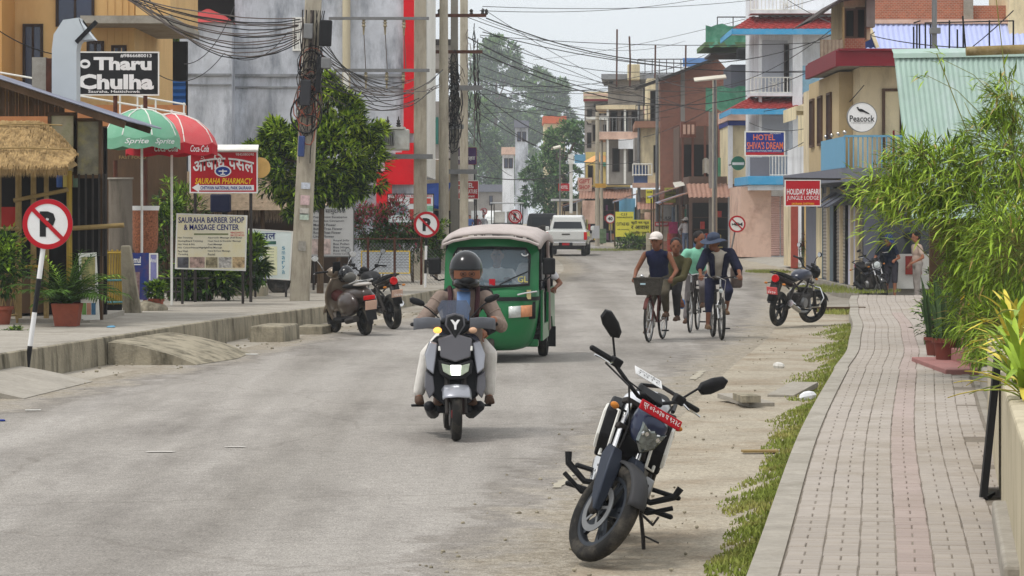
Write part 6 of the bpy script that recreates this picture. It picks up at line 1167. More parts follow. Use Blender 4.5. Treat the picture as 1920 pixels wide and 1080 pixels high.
def arc_fender(root, c, R_, w_, a0, a1, m, T=I4, name='front_fender', skirt=.5):
    b = mbT(T); rows = []; n = 14; c = V(c)
    for i in range(n + 1):
        a = R(a0 + (a1 - a0) * i / n); u = V((0, -math.cos(a), math.sin(a))); rows.append([c + u * (R_ - skirt * w_ * .5) + V((-w_ / 2 * 1.05, 0, 0)), c + u * (R_ - .01) + V((-w_ / 2 * .85, 0, 0)), c + u * R_, c + u * (R_ - .01) + V((w_ / 2 * .85, 0, 0)), c + u * (R_ - skirt * w_ * .5) + V((w_ / 2 * 1.05, 0, 0))])
    b.grid(rows); o = b.build(name, m, root, smooth=60); s = o.modifiers.new('s', 'SOLIDIFY'); s.thickness = .005; return o
def ovalring(c, rx, rz, n=12, y=0, p=2.0):
    r = []
    for i in range(n):
        a = 2 * math.pi * i / n; cs, sn = math.cos(a), math.sin(a); r.append(V((c[0] + rx * math.copysign(abs(cs) ** (2 / p), cs), y, c[1] + rz * math.copysign(abs(sn) ** (2 / p), sn))))
    return r
def yloft(root, name, secs, m, T=I4, sub=1, p=2.6, n=14, parent=None):
    """sections along y: (y, zc, half width, half height)"""
    b = mbT(T); b.loft([ovalring((s[4] if len(s) > 4 else 0, s[1]), s[2], s[3], n, s[0], p) for s in secs]); return b.build(name, m, parent or root, smooth=60, sub=sub)
def mirror(root, T, base, tip, sz, m=BLK, yaw=0.0, round_=False, roll=0.0):
    b = mbT(T); mid = V(base).lerp(V(tip), .5) + V((0, .02, .015)); b.tube([base, mid, tip], .007, 6); o = b.build('mirror_stem', m, root)
    b = mbT(T); q = Euler((0, roll, yaw)).to_matrix(); pts = [(-.8, -.55), (-.3, -.75), (.65, -.6), (1, .05), (.75, .6), (.1, .8), (-.7, .7), (-1, .2)] if not round_ else [(math.cos(i * .524), math.sin(i * .524)) for i in range(12)]
    rings = [[V(tip) + q @ V((x * sz[0] * k, y, z * sz[1] * k)) for x, z in pts] for y, k in ((-.022, .6), (-.012, .93), (.008, 1.0), (.016, .95))]; b.loft(rings); b.build('mirror', m, o, smooth=50)
    b = mbT(T); b.add([V(tip) + q @ V((x * sz[0] * .88, .018, z * sz[1] * .88)) for x, z in pts], [tuple(range(len(pts)))[::-1]]); b.build('mirror_glass', CHR, o, smooth=0)
def hand_lever(root, T, sx, g0, g1, m=CHR):
    b = mbT(T); p0 = V(g0); p1 = V(g1); f = V((0, -.06, -.02)); b.tube([p0 + f * .5, p0.lerp(p1, .25) + f * 1.1, p0.lerp(p1, .7) + f * 1.0, p1 + f * 1.15], [.007, .006, .005, .007], 6); b.build('lever', m, root)
def grip(root, T, a, c, m=BLK): b = mbT(T); b.cap(a, c, .017, .017, 10); b.build('grip', m, root)
def motorcycle(label, loc, yaw, lean, steer, st):
    """st: style dict"""
    g = st.get; root = thing('motorcycle', label, 'motorcycle', loc, rot=(0, R(lean), R(yaw)))
    WR = g('wr', .3); FA, RA = V((0, -.68, WR)), V((0, .65, WR)); u = V((0, math.sin(R(25)), math.cos(R(25)))); Hd = V((0, -.40, .87)) - V((0, .035, 0))
    T = M.Translation(Hd) @ M.Rotation(R(steer), 4, u) @ M.Translation(-Hd)
    fw, rw = g('fw', .09), g('rwid', .13); rim = g('rim', BLK)
    wheel(root, FA, WR, fw, T, rim, 'alloy', g('nsp', 5), g('disc', .14), two=g('two', False)); wheel(root, RA, WR, rw, I4, rim, 'alloy', g('nsp', 5), None, two=g('two', False))
    arc_fender(root, FA, WR + .02, fw + .025, 25, 120, g('fend', BLK), T)
    fx = .085
    for s in (-1, 1):
        a = FA + V((s * fx, 0, 0)); k = a + u * .33; t = a + u * .68
        b = mbT(T); b.cap(a - u * .02, k, .026, .03, 12); lo = b.build('fork_leg', g('forkl', DKM), root); b = mbT(T); b.cyl(k, t, .02, n=12); b.build('fork_tube', CHR, lo)
        if g('forkg'): b = mbT(T); b.loft([[p + V((s * .0, 0, 0)) for p in ring] for ring in [[a + u * h + V((x * w_, y * w_ * 1.4 - .012, 0)) for x, y in ((-1, -1), (1, -1), (1, 1), (-1, 1))] for h, w_ in ((-.01, .02), (.1, .034), (.3, .045), (.38, .03))]]); b.build('fork_guard', g('forkg'), root, smooth=30, bevel=.008)
    for h in (.5, .66): b = mbT(T); c = FA + u * h; b.box(c + V((0, .01, 0)), (.24, .06, .035), (R(-25), 0, 0)); b.build('triple_clamp', DKM, root, smooth=0, bevel=.008)
    # handlebar
    hb = FA + u * .72; hw, rise, back = g('bar', (.37, .1, .12)); pts = [hb + V((s * x, y, z)) for s, x, y, z in ((-1, hw, back, rise), (-1, hw - .13, back * .75, rise), (-1, .12, .02, .03), (-1, .05, 0, 0), (1, .05, 0, 0), (1, .12, .02, .03), (1, hw - .13, back * .75, rise), (1, hw, back, rise))]
    b = mbT(T); b.tube(pts, .012, 8); b.build('handlebar', g('barm', BLK), root)
    for s, (p, q_) in ((-1, (pts[1], pts[0])), (1, (pts[6], pts[7]))):
        grip(root, T, p, q_); hand_lever(root, T, s, p, q_); b = mbT(T); b.box(p - (q_ - p).normalized() * .03, (.07, .05, .055)); b.build('switch_gear', BLK, root, smooth=0, bevel=.01)
        mb_ = p - (q_ - p).normalized() * .01 + V((0, 0, .02)); tp_ = mb_ + V((s * g('mx', .1), .0, g('mz', .17))); mirror(root, T, mb_, tp_ + V((0, 0, .03)), g('msz', (.085, .05)), BLK, 0, g('mround', False), g('mrolls', (-.25, .25))[0 if s < 0 else 1])
    hc = FA + u * (.56 if g('head', 'fz') == 'fz' else .62) + V((0, -.1, 0))
    if g('head', 'fz') == 'fz':
        b = mbT(T); sec = [(-.13, .0, .06, .05), (-.11, .0, .095, .085), (-.03, .01, .12, .105), (.05, .02, .1, .1)]; b.loft([[V((hc.x + x * w_, hc.y + y, hc.z + dz + z * h)) for x, z in ((-1, .9), (-.55, 1.15), (.55, 1.15), (1, .9), (.9, -.1), (.45, -1), (-.45, -1), (-.9, -.1))] for y, dz, w_, h in sec]); b.build('headlight_cowl', g('cowl', BLK), root, smooth=40, sub=1)
        b = mbT(T); b.loft([[V((hc.x + x * k, hc.y - .1 - y, hc.z - .015 + z * k)) for x, z in ((-.085, .06), (-.03, .035), (0, .05), (.03, .035), (.085, .06), (.06, -.05), (0, -.1), (-.06, -.05))] for y, k in ((0, 1.0), (.03, .95), (.042, .75))]); hl = b.build('headlight', mat('headlight_lens', c8(110,116,114), .06, var=.6, vs=20, spec=.9, metal=.7), root, smooth=30)
        for s in (-1, 1): b = mbT(T); b.ell(hc + V((s * .04, -.128, -.005)), (.03, .016, .032), None, 12, 8); b.build('reflector', CHR, hl)
    elif g('head') == 'round':
        b = mbT(T); b.lathe([(.0, .1), (.07, .08), (.1, .0), (.105, -.04), (.095, -.06)], hc, (0, 1, 0), 20); b.build('headlight_shell', BLK, root); b = mbT(T); b.lathe([(.0, -.075), (.06, -.07), (.092, -.055)], hc, (0, 1, 0), 20); o = b.build('headlight', mat('round_lens', c8(190,196,196), .1, var=.3, vs=14, spec=.8), root); b = mbT(T); b.lathe([(.092, -.05), (.108, -.06), (.108, -.045)], hc, (0, 1, 0), 20, closed=True); b.build('bezel', CHR, o)
    else:
        b = mbT(T); b.loft([[hc + V((x * w_, y, z * h + .05)) for x, z in ((-1, .6), (0, 1.4), (1, .6), (.7, -1), (-.7, -1))] for y, w_, h in ((-.12, .07, .06), (-.06, .12, .12), (.06, .1, .13))]); b.build('headlight_cowl', g('cowl', BLK), root, smooth=40, sub=1)
    b = mbT(T); b.box(FA + u * .74 + V((0, -.05, .02)), (.16, .09, .03), (R(30), 0, 0)); b.build('instrument_panel', BLK, root, smooth=0, bevel=.01)
    if g('fplate'):
        pc = FA + u * .66 + V((0, -.23, .035)); b = mbT(T); b.box(pc, (.30, .012, .06), (R(-18), 0, 0)); pl = b.build('number_plate', RED, root, smooth=0, bevel=.006)
        o = text(g('fplate'), root, SGW, (0, 0, 0), .27, .036, bold=.01); o.matrix_local = T @ M.Translation(pc + V((0, -.009, .001))) @ M.Rotation(R(72), 4, 'X'); o.parent = pl
    if g('topcard'):
        pc = FA + u * .83 + V((.0, .05, .02)); b = mbT(T); b.box(pc, (.2, .004, .07), (R(-60), 0, 0)); cd = b.build('white_card', SGW, root, smooth=0); o = text('सप्राईज\n7 N 1 C ', cd, SGB, (0, 0, 0), .17, .05); o.matrix_local = T @ M.Translation(pc + V((0, -.004, .004))) @ M.Rotation(R(30), 4, 'X')
    for s in (-1, 1):
        ic = FA + u * .6 + V((s * .17, -.03, .0)); b = mbT(T); b.cap(ic - V((s * .06, 0, 0)), ic, .008, .008, 6); b.build('indicator_stalk', BLK, root); b = mbT(T); b.ell(ic + V((s * .02, 0, 0)), (.03, .022, .02), n=10, k=6); b.build('indicator', mat('amber_lens', c8(190,120,50), .3), root)
    # frame, engine, tank, seat
    tk = g('tank', WHT); yloft(root, 'fuel_tank', [(-.36, .86, .06, .04), (-.3, .87, .14, .09), (-.12, .89, .165, .1), (.06, .86, .12, .085), (.16, .81, .09, .05)], tk)
    if g('shroud'):
        for s in (-1, 1):
            b = MB(); b.loft([[V((s * x, y, z)) for y, z in ((-.48, .86), (-.3, .92), (-.12, .8), (-.22, .62), (-.4, .56), (-.5, .7))] for x in (.12, .175, .195)]); sh = b.build('tank_shroud', g('shroud'), root, smooth=30, bevel=.015)
            b = MB(); ring = [V((s * .2, y, z)) for y, z in ((-.46, .83), (-.36, .86), (-.3, .78), (-.36, .62), (-.43, .62), (-.48, .7))]; b.tube(ring, .012, 6, closed=True); b.build('shroud_trim', WHT, sh)
            b = MB(); ring = [V((s * (.16 if i in (1, 2, 3) else .12), y, z)) for i, (y, z) in enumerate(((-.5, .86), (-.44, .87), (-.41, .74), (-.44, .58), (-.5, .6), (-.52, .72)))]; b.tube(ring, .01, 6, closed=True); b.build('scoop_trim', WHT, sh)
    b = MB(); b.bb(-.12, .12, -.32, .18, .3, .56); b.build('engine', g('eng', DKM), root, smooth=0, bevel=.04); b = MB()
    for i in range(6): b.bb(-.105 - .004 * (i % 2), .105 + .004 * (i % 2), -.4, -.18, .48 + i * .028, .495 + i * .028)
    b.bb(-.09, .09, -.38, -.2, .47, .65); stuff(b.build('cylinder_fins', g('eng', DKM), root, smooth=0))
    for s in (-1, 1): b = MB(); b.cyl((s * .12, -.02, .4), (s * .17, -.02, .4), .1, .085, 16); b.build('engine_cover', STL, root)
    b = MB(); b.tube([(.0, -.4, .52), (-.03, -.46, .42), (-.08, -.4, .28), (-.13, -.1, .24), (-.14, .2, .26)], .022, 8); b.build('exhaust_pipe', STL, root)
    b = MB(); b.cyl((-.16, .2, .28), (-.19, .62, .42), .045, .06, 14); b.build('silencer', g('sil', CHR), root)
    for s in (-1, 1):
        b = MB(); b.tube([(s * .03, -.37, .84), (s * .09, -.2, .7), (s * .12, .05, .55), (s * .11, .2, .42)], .018, 6); b.build('frame_tube', DKM, root); b = MB(); b.bar((s * .1, .15, .4), (s * .1, .66, .3), .03, .05); b.build('swing_arm', DKM, root, smooth=0); b = MB(); b.tube([(s * .11, .1, .62), (s * .12, .4, .76), (s * .1, .75, .84)], .014, 6); b.build('sub_frame', DKM, root)
        b = MB(); b.tube([(s * .13, .38, .72), (s * .12, .62, .33)], .026, 8); b.build('shock_absorber', g('shk', DKM), root)
    yloft(root, 'seat', [(.12, .8, .1, .035), (.3, .79, .13, .045), (.5, .83, .13, .05), (.72, .88, .1, .045), (.8, .9, .07, .03)], mat('seat_vinyl', c8(30,29,30), .6, var=.15))
    yloft(root, 'tail_panel', [(.3, .7, .12, .06), (.55, .76, .12, .06), (.82, .85, .08, .045), (.9, .87, .05, .03)], g('tail', BLK)); b = MB(); b.lathe([(.0, 0), (.06, .01), (.07, -.02), (.06, -.05)], (0, .9, .83), (0, 1, 0), 12); b.T = None; b.build('tail_light', mat('tail_lens', c8(170,20,24), .3, emit=(c8(200,20,20), .25)), root)
    b = MB(); b.tube([(-.13, .5, .86), (-.12, .85, .93), (0, .95, .95), (.12, .85, .93), (.13, .5, .86)], .013, 6); b.build('grab_rail', g('grab', BLK), root)
    b = MB(); b.grid([[(x, .86 + .12 * t, .8 - .36 * t) for x in (-.08, 0, .08)] for t in (0, .5, 1)]); o = b.build('rear_fender', BLK, root); s_ = o.modifiers.new('s', 'SOLIDIFY'); s_.thickness = .01
    if g('rplate'): b = MB(); b.box((0, .97, .62), (.2, .012, .13), (R(-18), 0, 0)); pl = b.build('number_plate', g('rplate'), root, smooth=0, bevel=.005); o = text('प्र ०३\n२४१७', pl, SGW, (0, .985, .62), .16, .1, rot=(R(72), 0, R(180)))
    for s in (-1, 1): b = MB(); b.ell((s * .17, .88, .74), (.035, .02, .02), n=10, k=6); b.build('indicator', MATS['amber_lens'], root); b = MB(); b.cap((s * .06, .87, .76), (s * .15, .88, .74), .008, .008, 6); b.build('indicator_stalk', BLK, root)
    for s in (-1, 1):
        for y, z, l in ((.1, .3, .2), (.45, .38, .2)): b = MB(); b.cap((s * .12, y, z), (s * (.12 + l), y - .01, z + .0), .014, .016, 8); b.build('foot_peg', BLK, root)
    b = MB(); b.tube([(.16, .08, .26), (.24, -.05, .24), (.26, -.12, .3)], .008, 6); b.build('gear_lever', DKM, root)
    if g('guard'):
        for s in (-1, 1): b = MB(); b.tube([(s * .06, -.36, .42), (s * .2, -.38, .4), (s * .32, -.36, .47), (s * .34, -.35, .53)], [.016, .018, .02, .021], 8); b.build('leg_guard', BLK, root); b = MB(); b.tube([(s * .06, -.3, .34), (s * .2, -.33, .33), (s * .33, -.3, .4)], .014, 8); b.build('leg_guard', BLK, root)
    if g('crash'):
        for s in (-1, 1): b = MB(); b.tube([(s * .05, -.36, .7), (s * .25, -.38, .66), (s * .34, -.36, .5), (s * .28, -.32, .34), (s * .06, -.28, .3)], .014, 8); b.build('crash_bar', g('crash'), root)
    b = MB(); b.tube([(.13, .18, .28), (.2, .14, .13), (.24 + .02 * lean / 10, .1, .0 - math.tan(R(lean)) * .24 + .01)], .012, 6); b.bar((.2, .13, .14), (.3, .1, .13), .012, .01); b.build('side_stand', DKM, root)
    BT[root.name] = T; return root
BT = {}
m_navy = mat('deep_blue_paint', c8(24,34,62), .3, var=.2, vs=5, coat=.6); m_fgr = mat('slate_fork_paint', c8(52,57,68), .45, var=.12, vs=5, metal=.3)
foreground_bike = motorcycle('blue black naked motorcycle leaning on its stand in the foreground', G(1130, 1058) + V((.02, .68, 0)), -7, 17.5, 34, dict(disc=.14, fend=mat('grey_fender', c8(58,58,60), .6, var=.12), forkg=m_fgr, cowl=m_navy, tank=mat('silver_white_tank', c8(206,208,214), .35, var=.06, coat=.5), shroud=BLK, fplate='प्र ०२-०३७ प ९२३८', topcard=True, guard=True, two=True, bar=(.4, .1, .12), mx=.13, mz=.12, msz=(.1, .058), mrolls=(.5, -.8), rim=mat('dark_alloy', c8(56,60,66), .4, metal=.6, var=.1), sil=CHR))
motorcycle('black and red commuter motorcycle with pink plate parked beyond the grass verge', G(1480, 612) + V((.1, .1, .02)), 148, -5, -28, dict(wr=.3, fw=.085, rwid=.1, disc=None, tail=mat('black_red_tail', c8(40,26,28), .4, var=.3, vs=8), rplate=mat('pink_red_plate', c8(214,90,90), .5), crash=CHR, bar=(.34, .14, .1), head='bikini', cowl=BLK, mround=True, msz=(.05, .045), tank=mat('black_blue_tank', c8(36,40,58), .3, var=.6, vs=6, coat=.5)))
motorcycle('black roadster motorcycle with round headlight parked by the two men', G(1652, 564, -.18) + V((-.1, .62, 0)), 14, -7, -12, dict(wr=.32, fw=.13, rwid=.15, disc=.13, head='round', fend=mat('gloss_black', c8(22,22,24), .2, coat=.8, var=.1), tank=MATS['gloss_black'], bar=(.36, .16, .1), crash=BLK, mz=.1, msz=(.06, .04), grab=BLK, sil=BLK))
motorcycle('dark motorcycle with red tail light parked behind the brown scooter', G(736, 612) + V((-.2, -.6, 0)), -155, 7, -20, dict(tail=mat('olive_tail', c8(58,52,46), .35, var=.3, vs=8), rplate=mat('cream_plate', c8(206,170,150), .5), sil=CHR, bar=(.36, .12, .1), mround=True, msz=(.05, .045), mz=.2, mx=.08, head='bikini', tank=BLK, crash=None))
def bike_detail(root):
    for pts, r_ in (([(-.3, -.3, 1.02), (-.2, -.5, .98), (-.08, -.52, .8), (-.07, -.6, .5), (-.08, -.66, .38)], .006), ([(.2, -.34, 1.0), (.12, -.48, .94), (.05, -.46, .8), (.08, -.2, .6)], .006), ([(-.16, -.36, 1.0), (.0, -.5, .98), (.14, -.42, .9), (.1, -.3, .7)], .005), ([(.13, -.36, .5), (.15, -.2, .42), (.14, .05, .5)], .007)):
        b = mbT(BT[root.name] if r_ < .007 else I4); b.tube(pts, r_, 6); b.build('cable', CAB, root)
    yloft(root, 'front_panel', [(-.5, .74, .07, .08), (-.46, .74, .13, .15), (-.36, .74, .16, .17), (-.25, .76, .15, .14)], BLK)
    b = MB(); b.box((-.09, -.62, .38), (.04, .07, .1), (R(-25), 0, 0)); b.build('brake_caliper', DKM, root, smooth=0, bevel=.008)
    b = MB(); b.lathe([(.0, -.02), (.045, -.02), (.05, 0), (.03, .02)], (.03, -.42, .62), (0, 1, 0), 16); b.build('horn', BLK, root)
    b = MB(); b.lathe([(.04, 0), (.045, .012), (.0, .016)], (0, -.16, .985), n=16); b.build('fuel_cap', CHR, root)
    for i in range(5): b = MB(); b.cyl((-.174, -.02 + .075 * math.cos(i * 1.257), .4 + .075 * math.sin(i * 1.257)), (-.18, -.02 + .075 * math.cos(i * 1.257), .4 + .075 * math.sin(i * 1.257)), .008, n=6); b.build('bolt', STL, root)
    b = MB(); b.bb(.1, .125, .1, .7, .4, .46); b.build('chain_guard', BLK, root, smooth=0, bevel=.006)
    b = MB(); b.bb(-.1, .1, -.47, -.42, .62, .72); b.build('oil_cooler', DKM, root, smooth=0, bevel=.005)
    b = MB(); b.grid([[(x, -.46 + .03 * t, .5 - .22 * t) for x in (-.09, 0, .09)] for t in (0, .5, 1)]); b.build('belly_guard', BLK, root)
bike_detail(foreground_bike)
# --- scooters
def scooter_front(label, loc, yaw):
    root = thing('motor_scooter', label, 'scooter', loc, rz=R(yaw)); SIL = mat('silver_scooter_paint', c8(146,148,156), .3, metal=.35, var=.05, coat=.6); GRY = mat('grey_scooter_panel', c8(88,87,92), .35, metal=.2, var=.06, coat=.4); MBK = mat('matt_black_panel', c8(30,31,36), .45, var=.12); SMK = mat('smoke_visor', c8(70,80,100), .15, var=.1, alpha=.55, spec=.7)
    FA, RA = V((0, -.62, .235)), V((0, .66, .235)); rd = mat('red_rim', c8(176,30,40), .4, var=.08)
    wheel(root, FA, .235, .09, I4, rd, 'alloy', 5, .1); wheel(root, RA, .235, .1, I4, BLK, 'alloy', 5)
    arc_fender(root, FA, .26, .24, 38, 118, SIL, name='front_fender', skirt=.35)
    for s in (-1, 1): b = MB(); b.cyl((s * .075, -.62, .24), (s * .075, -.48, .55), .022, n=10); b.build('fork_leg', DKM, root)
    def panel(name, poly, y0, y1, m, bev=.012, parent=None, slope=.28):
        b = MB(); n = len(poly); f = lambda z: (z - .4) * slope; b.loft([[V((x, y0 + f(z), z)) for x, z in poly], [V((x, y1 + f(z), z)) for x, z in poly]]); return b.build(name, m, parent or root, smooth=0, bevel=bev)
    panel('apron', [(-.2, .38), (-.25, .55), (-.24, .8), (-.15, .9), (.15, .9), (.24, .8), (.25, .55), (.2, .38), (.1, .3), (-.1, .3)], -.44, -.3, MBK, .03)
    for s in (-1, 1):
        panel('side_cowl', [(s * .15, .84), (s * .22, .86), (s * .265, .74), (s * .25, .62), (s * .19, .57)][::s], -.55, -.42, SIL, .012); panel('lower_cowl', [(s * .19, .555), (s * .26, .6), (s * .27, .46), (s * .23, .36), (s * .18, .42)][::s], -.52, -.42, GRY, .012)
        b = MB(); b.cap((s * .22, -.3, .28), (s * .17, .1, .2), .05, .06, 10); b.build('floor_side', MBK, root)
    panel('front_panel', [(-.13, .72), (-.15, .88), (0, .93), (.15, .88), (.13, .72), (0, .68)], -.6, -.46, GRY, .012)
    panel('headlight_surround', [(-.15, .7), (0, .655), (.15, .7), (.14, .58), (.06, .53), (-.06, .53), (-.14, .58)], -.6, -.46, BLK, .01)
    panel('headlight', [(-.125, .67), (0, .64), (.125, .67), (.11, .6), (.05, .565), (-.05, .565), (-.11, .6)], -.62, -.6, mat('headlight_glass', c8(150,160,140), .15, var=.4, vs=12, spec=.8), .006); panel('lit_lamp', [(-.045, .655), (.045, .655), (.04, .57), (-.04, .57)], -.626, -.6225, mat('lit_headlamp', c8(250,252,255), .3, emit=((1, 1, .96), 4.0)), 0)
    b = MB(); b.box((0, -.48, .797), (.3, .014, .042), (R(-16), 0, 0)); b.build('number_plate', WHT, root, smooth=0, bevel=.004)
    b = MB(); b.ell((0, -.45, .885), (.02, .012, .02), n=10, k=6); b.build('red_flower', mat('flower_red', c8(210,24,44), .5), root)
    # steering head
    panel('handle_cowl', [(-.16, .98), (-.1, 1.06), (.1, 1.06), (.16, .98), (.05, .9), (-.05, .9)], -.52, -.34, MBK, .02, slope=.25); panel('nose_shield', [(-.075, 1.0), (-.065, 1.07), (0, 1.09), (.065, 1.07), (.075, 1.0), (0, .885)], -.57, -.53, BLK, .01, slope=.2); panel('shield_rim', [(-.09, 1.0), (-.078, 1.085), (0, 1.105), (.078, 1.085), (.09, 1.0), (0, .865)], -.555, -.54, GRY, .006, slope=.2)
    panel('visor', [(-.11, 1.03), (-.15, 1.14), (-.11, 1.21), (.11, 1.21), (.15, 1.14), (.11, 1.03)], -.53, -.525, SMK, 0, slope=.35)
    b = MB(); b.T = M.Translation((0, -.462, 1.005)) @ M.Rotation(R(78), 4, 'X'); b.prism([(-.042, .042), (-.02, .042), (0, .018), (.02, .042), (.042, .042), (.012, -.005), (.008, -.045), (-.008, -.045), (-.012, -.005)], .004, I4); b.build('emblem', SGW, root, smooth=0)
    for s in (-1, 1):
        b = MB(); b.cap((s * .1, -.36, 1.02), (s * .37, -.28, 1.0), .018, .018, 8); b.build('handlebar', BLK, root); b = MB(); b.loft([[V((s * x, y + yy, z + zz)) for yy, zz in ((-.03, -.045), (-.045, 0), (-.03, .045), (0, .05), (0, -.05))] for x, y, z in ((.13, -.42, 1.01), (.24, -.42, 1.02), (.33, -.37, 1.01), (.36, -.31, 1.0))]); b.build('hand_guard', mat('hand_guard_grey', c8(92,94,100), .5, var=.1), root, smooth=50)
        b = MB(); b.ell((s * .155, -.46, .955), (.038, .03, .028), n=12, k=6); b.build('indicator', mat('lit_amber', c8(240,150,60), .3, emit=((1, .45, .1), 1.6)) if s < 0 else mat('clear_amber_lens', c8(210,170,140), .2), root)
        mirror(root, I4, V((s * .13, -.38, 1.05)), V((s * .33, -.36, 1.2 + (.03 if s > 0 else 0))), (.075, .04), BLK, 0, False, -.35 * s)
    yloft(root, 'seat', [(0, .74, .1, .04), (.2, .76, .14, .05), (.45, .78, .14, .05), (.75, .82, .1, .04)], MATS['seat_vinyl']); yloft(root, 'rear_body', [(-.02, .55, .14, .16), (.2, .55, .19, .17), (.5, .6, .19, .15), (.8, .72, .1, .08)], MBK); b = MB(); b.bb(-.16, .16, -.32, .05, .22, .3); b.build('footboard', MBK, root, smooth=0, bevel=.02); b = MB(); b.bb(.02, .16, .3, .7, .16, .4); b.build('engine', DKM, root, smooth=0, bevel=.04); b = MB(); b.cyl((.17, .3, .25), (.2, .8, .32), .05, .055, 12); b.build('silencer', DKM, root)
    for s in (-1, 1): b = MB(); b.box((s * .28, .28, .25), (.16, .09, .02)); b.build('pillion_step', BLK, root, smooth=0, bevel=.006)
    return root
rider_scooter = scooter_front('silver and black motor scooter with lit headlight ridden toward the camera', G(846, 827) + V((0, .62, 0)), 4)
def scooter_rear(label, loc, yaw, lean):
    root = thing('motor_scooter', label, 'scooter', loc, rot=(0, R(lean), R(yaw))); BRN = mat('brown_scooter_paint', c8(122,108,92), .3, metal=.25, var=.06, coat=.6); DBR = mat('dark_brown_scooter', c8(66,56,52), .3, var=.1, coat=.6)
    FA, RA = V((0, -.6, .23)), V((0, .62, .23)); wheel(root, FA, .23, .09, I4, BLK, 'steel'); wheel(root, RA, .23, .1, I4, BLK, 'steel')
    b = MB(); rows = []
    for i in range(11):
        t = i / 10; z = .2 + .72 * t; yy = -.42 + .16 * t - .1 * math.sin(t * 3.1); w_ = .14 + .12 * math.sin(t * 2.7); rows.append([V((w_ * math.sin(a), yy - .12 * math.cos(a) + .12, z)) for a in [R(q) for q in (-95, -60, -30, 0, 30, 60, 95)]])
    b.grid(rows); o = b.build('leg_shield', BRN, root, smooth=60); s_ = o.modifiers.new('s', 'SOLIDIFY'); s_.thickness = .03
    arc_fender(root, FA, .27, .2, 20, 150, BRN, skirt=.9); b = MB(); b.cyl((0, -.6, .24), (0, -.4, .9), .04, n=10); b.build('steering_column', DKM, root)
    b = MB(); b.ell((0, -.42, 1.0), (.13, .12, .09), n=14, k=8); b.build('headset', BRN, root); b = MB(); b.lathe([(0, -.03), (.06, -.02), (.075, 0)], (0, -.53, 1.0), (0, 1, 0), 16); b.build('headlight', MATS['round_lens'], root); b = MB(); b.box((0, -.3, 1.08), (.14, .02, .2), (R(-15), 0, 0)); b.build('small_windscreen', BLK, root, smooth=0, bevel=.03)
    for s in (-1, 1):
        b = MB(); b.cap((s * .1, -.4, 1.02), (s * .36, -.33, 1.03), .014, .018, 8); b.build('handlebar', BLK, root); hand_lever(root, I4, s, V((s * .24, -.4, 1.03)), V((s * .36, -.36, 1.03))); mirror(root, I4, V((s * .2, -.38, 1.05)), V((s * .34, -.36, 1.26)), (.06, .045), CHR, 0, True)
        b = MB(); b.ell((s * .16, .4, .52), (.12, .36, .2), n=14, k=10); b.build('side_cowl', DBR, root)
    yloft(root, 'body', [(0, .6, .12, .1), (.2, .62, .16, .14), (.5, .66, .17, .14), (.8, .68, .12, .1), (.88, .66, .07, .06)], DBR); yloft(root, 'seat', [(.02, .78, .1, .03), (.2, .79, .14, .045), (.5, .81, .14, .045), (.7, .82, .1, .03)], MATS['seat_vinyl']); b = MB(); b.bb(-.15, .15, -.36, .04, .2, .27); b.build('footboard', BLK, root, smooth=0, bevel=.02)
    b = MB(); b.tube([(-.13, .45, .84), (-.13, .8, .9), (.13, .8, .9), (.13, .45, .84)], .012, 6); b.build('grab_rail', CHR, root); b = MB(); b.ell((0, .68, .83), (.16, .16, .035), n=14, k=6); b.build('rear_deck', mat('silver_deck', c8(176,168,160), .3, metal=.3, var=.1, coat=.5), root); b = MB(); b.ell((0, .66, .866), (.05, .05, .012), n=14, k=6); b.build('fuel_cap', BLK, root)
    b = MB(); b.box((0, .9, .62), (.2, .03, .07), (R(-10), 0, 0)); b.build('tail_light', MATS['tail_lens'], root, smooth=0, bevel=.012); b = MB(); b.box((0, .94, .5), (.2, .012, .15), (R(-15), 0, 0)); b.build('number_plate', MATS['cream_plate'], root, smooth=0, bevel=.005); b = MB(); b.grid([[(x, .86 + .08 * t, .62 - .36 * t) for x in (-.09, 0, .09)] for t in (0, .5, 1)]); b.build('mud_flap', BLK, root); b = MB(); b.bb(-.14, -.02, .3, .7, .16, .42); b.build('engine', DKM, root, smooth=0, bevel=.04); b = MB(); b.cyl((.16, .3, .24), (.2, .75, .3), .05, .055, 12); b.build('silencer', DKM, root)
    b = MB(); b.ell((0, -.36, .62), (.12, .08, .1), n=12, k=6); b.build('glove_box', mat('dull_red_lining', c8(110,62,58), .6), root); return root
brown_scooter = scooter_rear('brown rounded scooter parked at the left kerb with helmet on it', G(688, 629) + V((-.3, .56, 0)), -153, 6)
# helmet resting on the brown scooter
def helmet_mesh(b, c, q=None, sc=1.0):
    q = q or M.Identity(3); c = V(c); rows = []
    for i in range(10):
        t = math.pi * (i + .3) / 11.5; rows.append([c + q @ (V((.135 * math.sin(t) * math.cos(a), .16 * math.sin(t) * math.sin(a) , .15 * math.cos(t))) * sc) for a in [2 * math.pi * j / 18 for j in range(18)]])
    b.loft(rows[::-1])
h = thing('helmet', 'black open helmet resting on the brown scooter seat', 'helmet', G(688, 629) + V((-.38, .72, .86))); b = MB(); helmet_mesh(b, (0, 0, .1)); b.build('shell', mat('helmet_gloss_black', c8(16,16,19), .2, coat=.25, spec=.3, var=.2), h, smooth=60); b = MB(); b.ell((.06, -.1, .06), (.12, .08, .09), n=12, k=8); b.build('visor', mat('smoked_visor', c8(86,84,80), .15, var=.2), h)
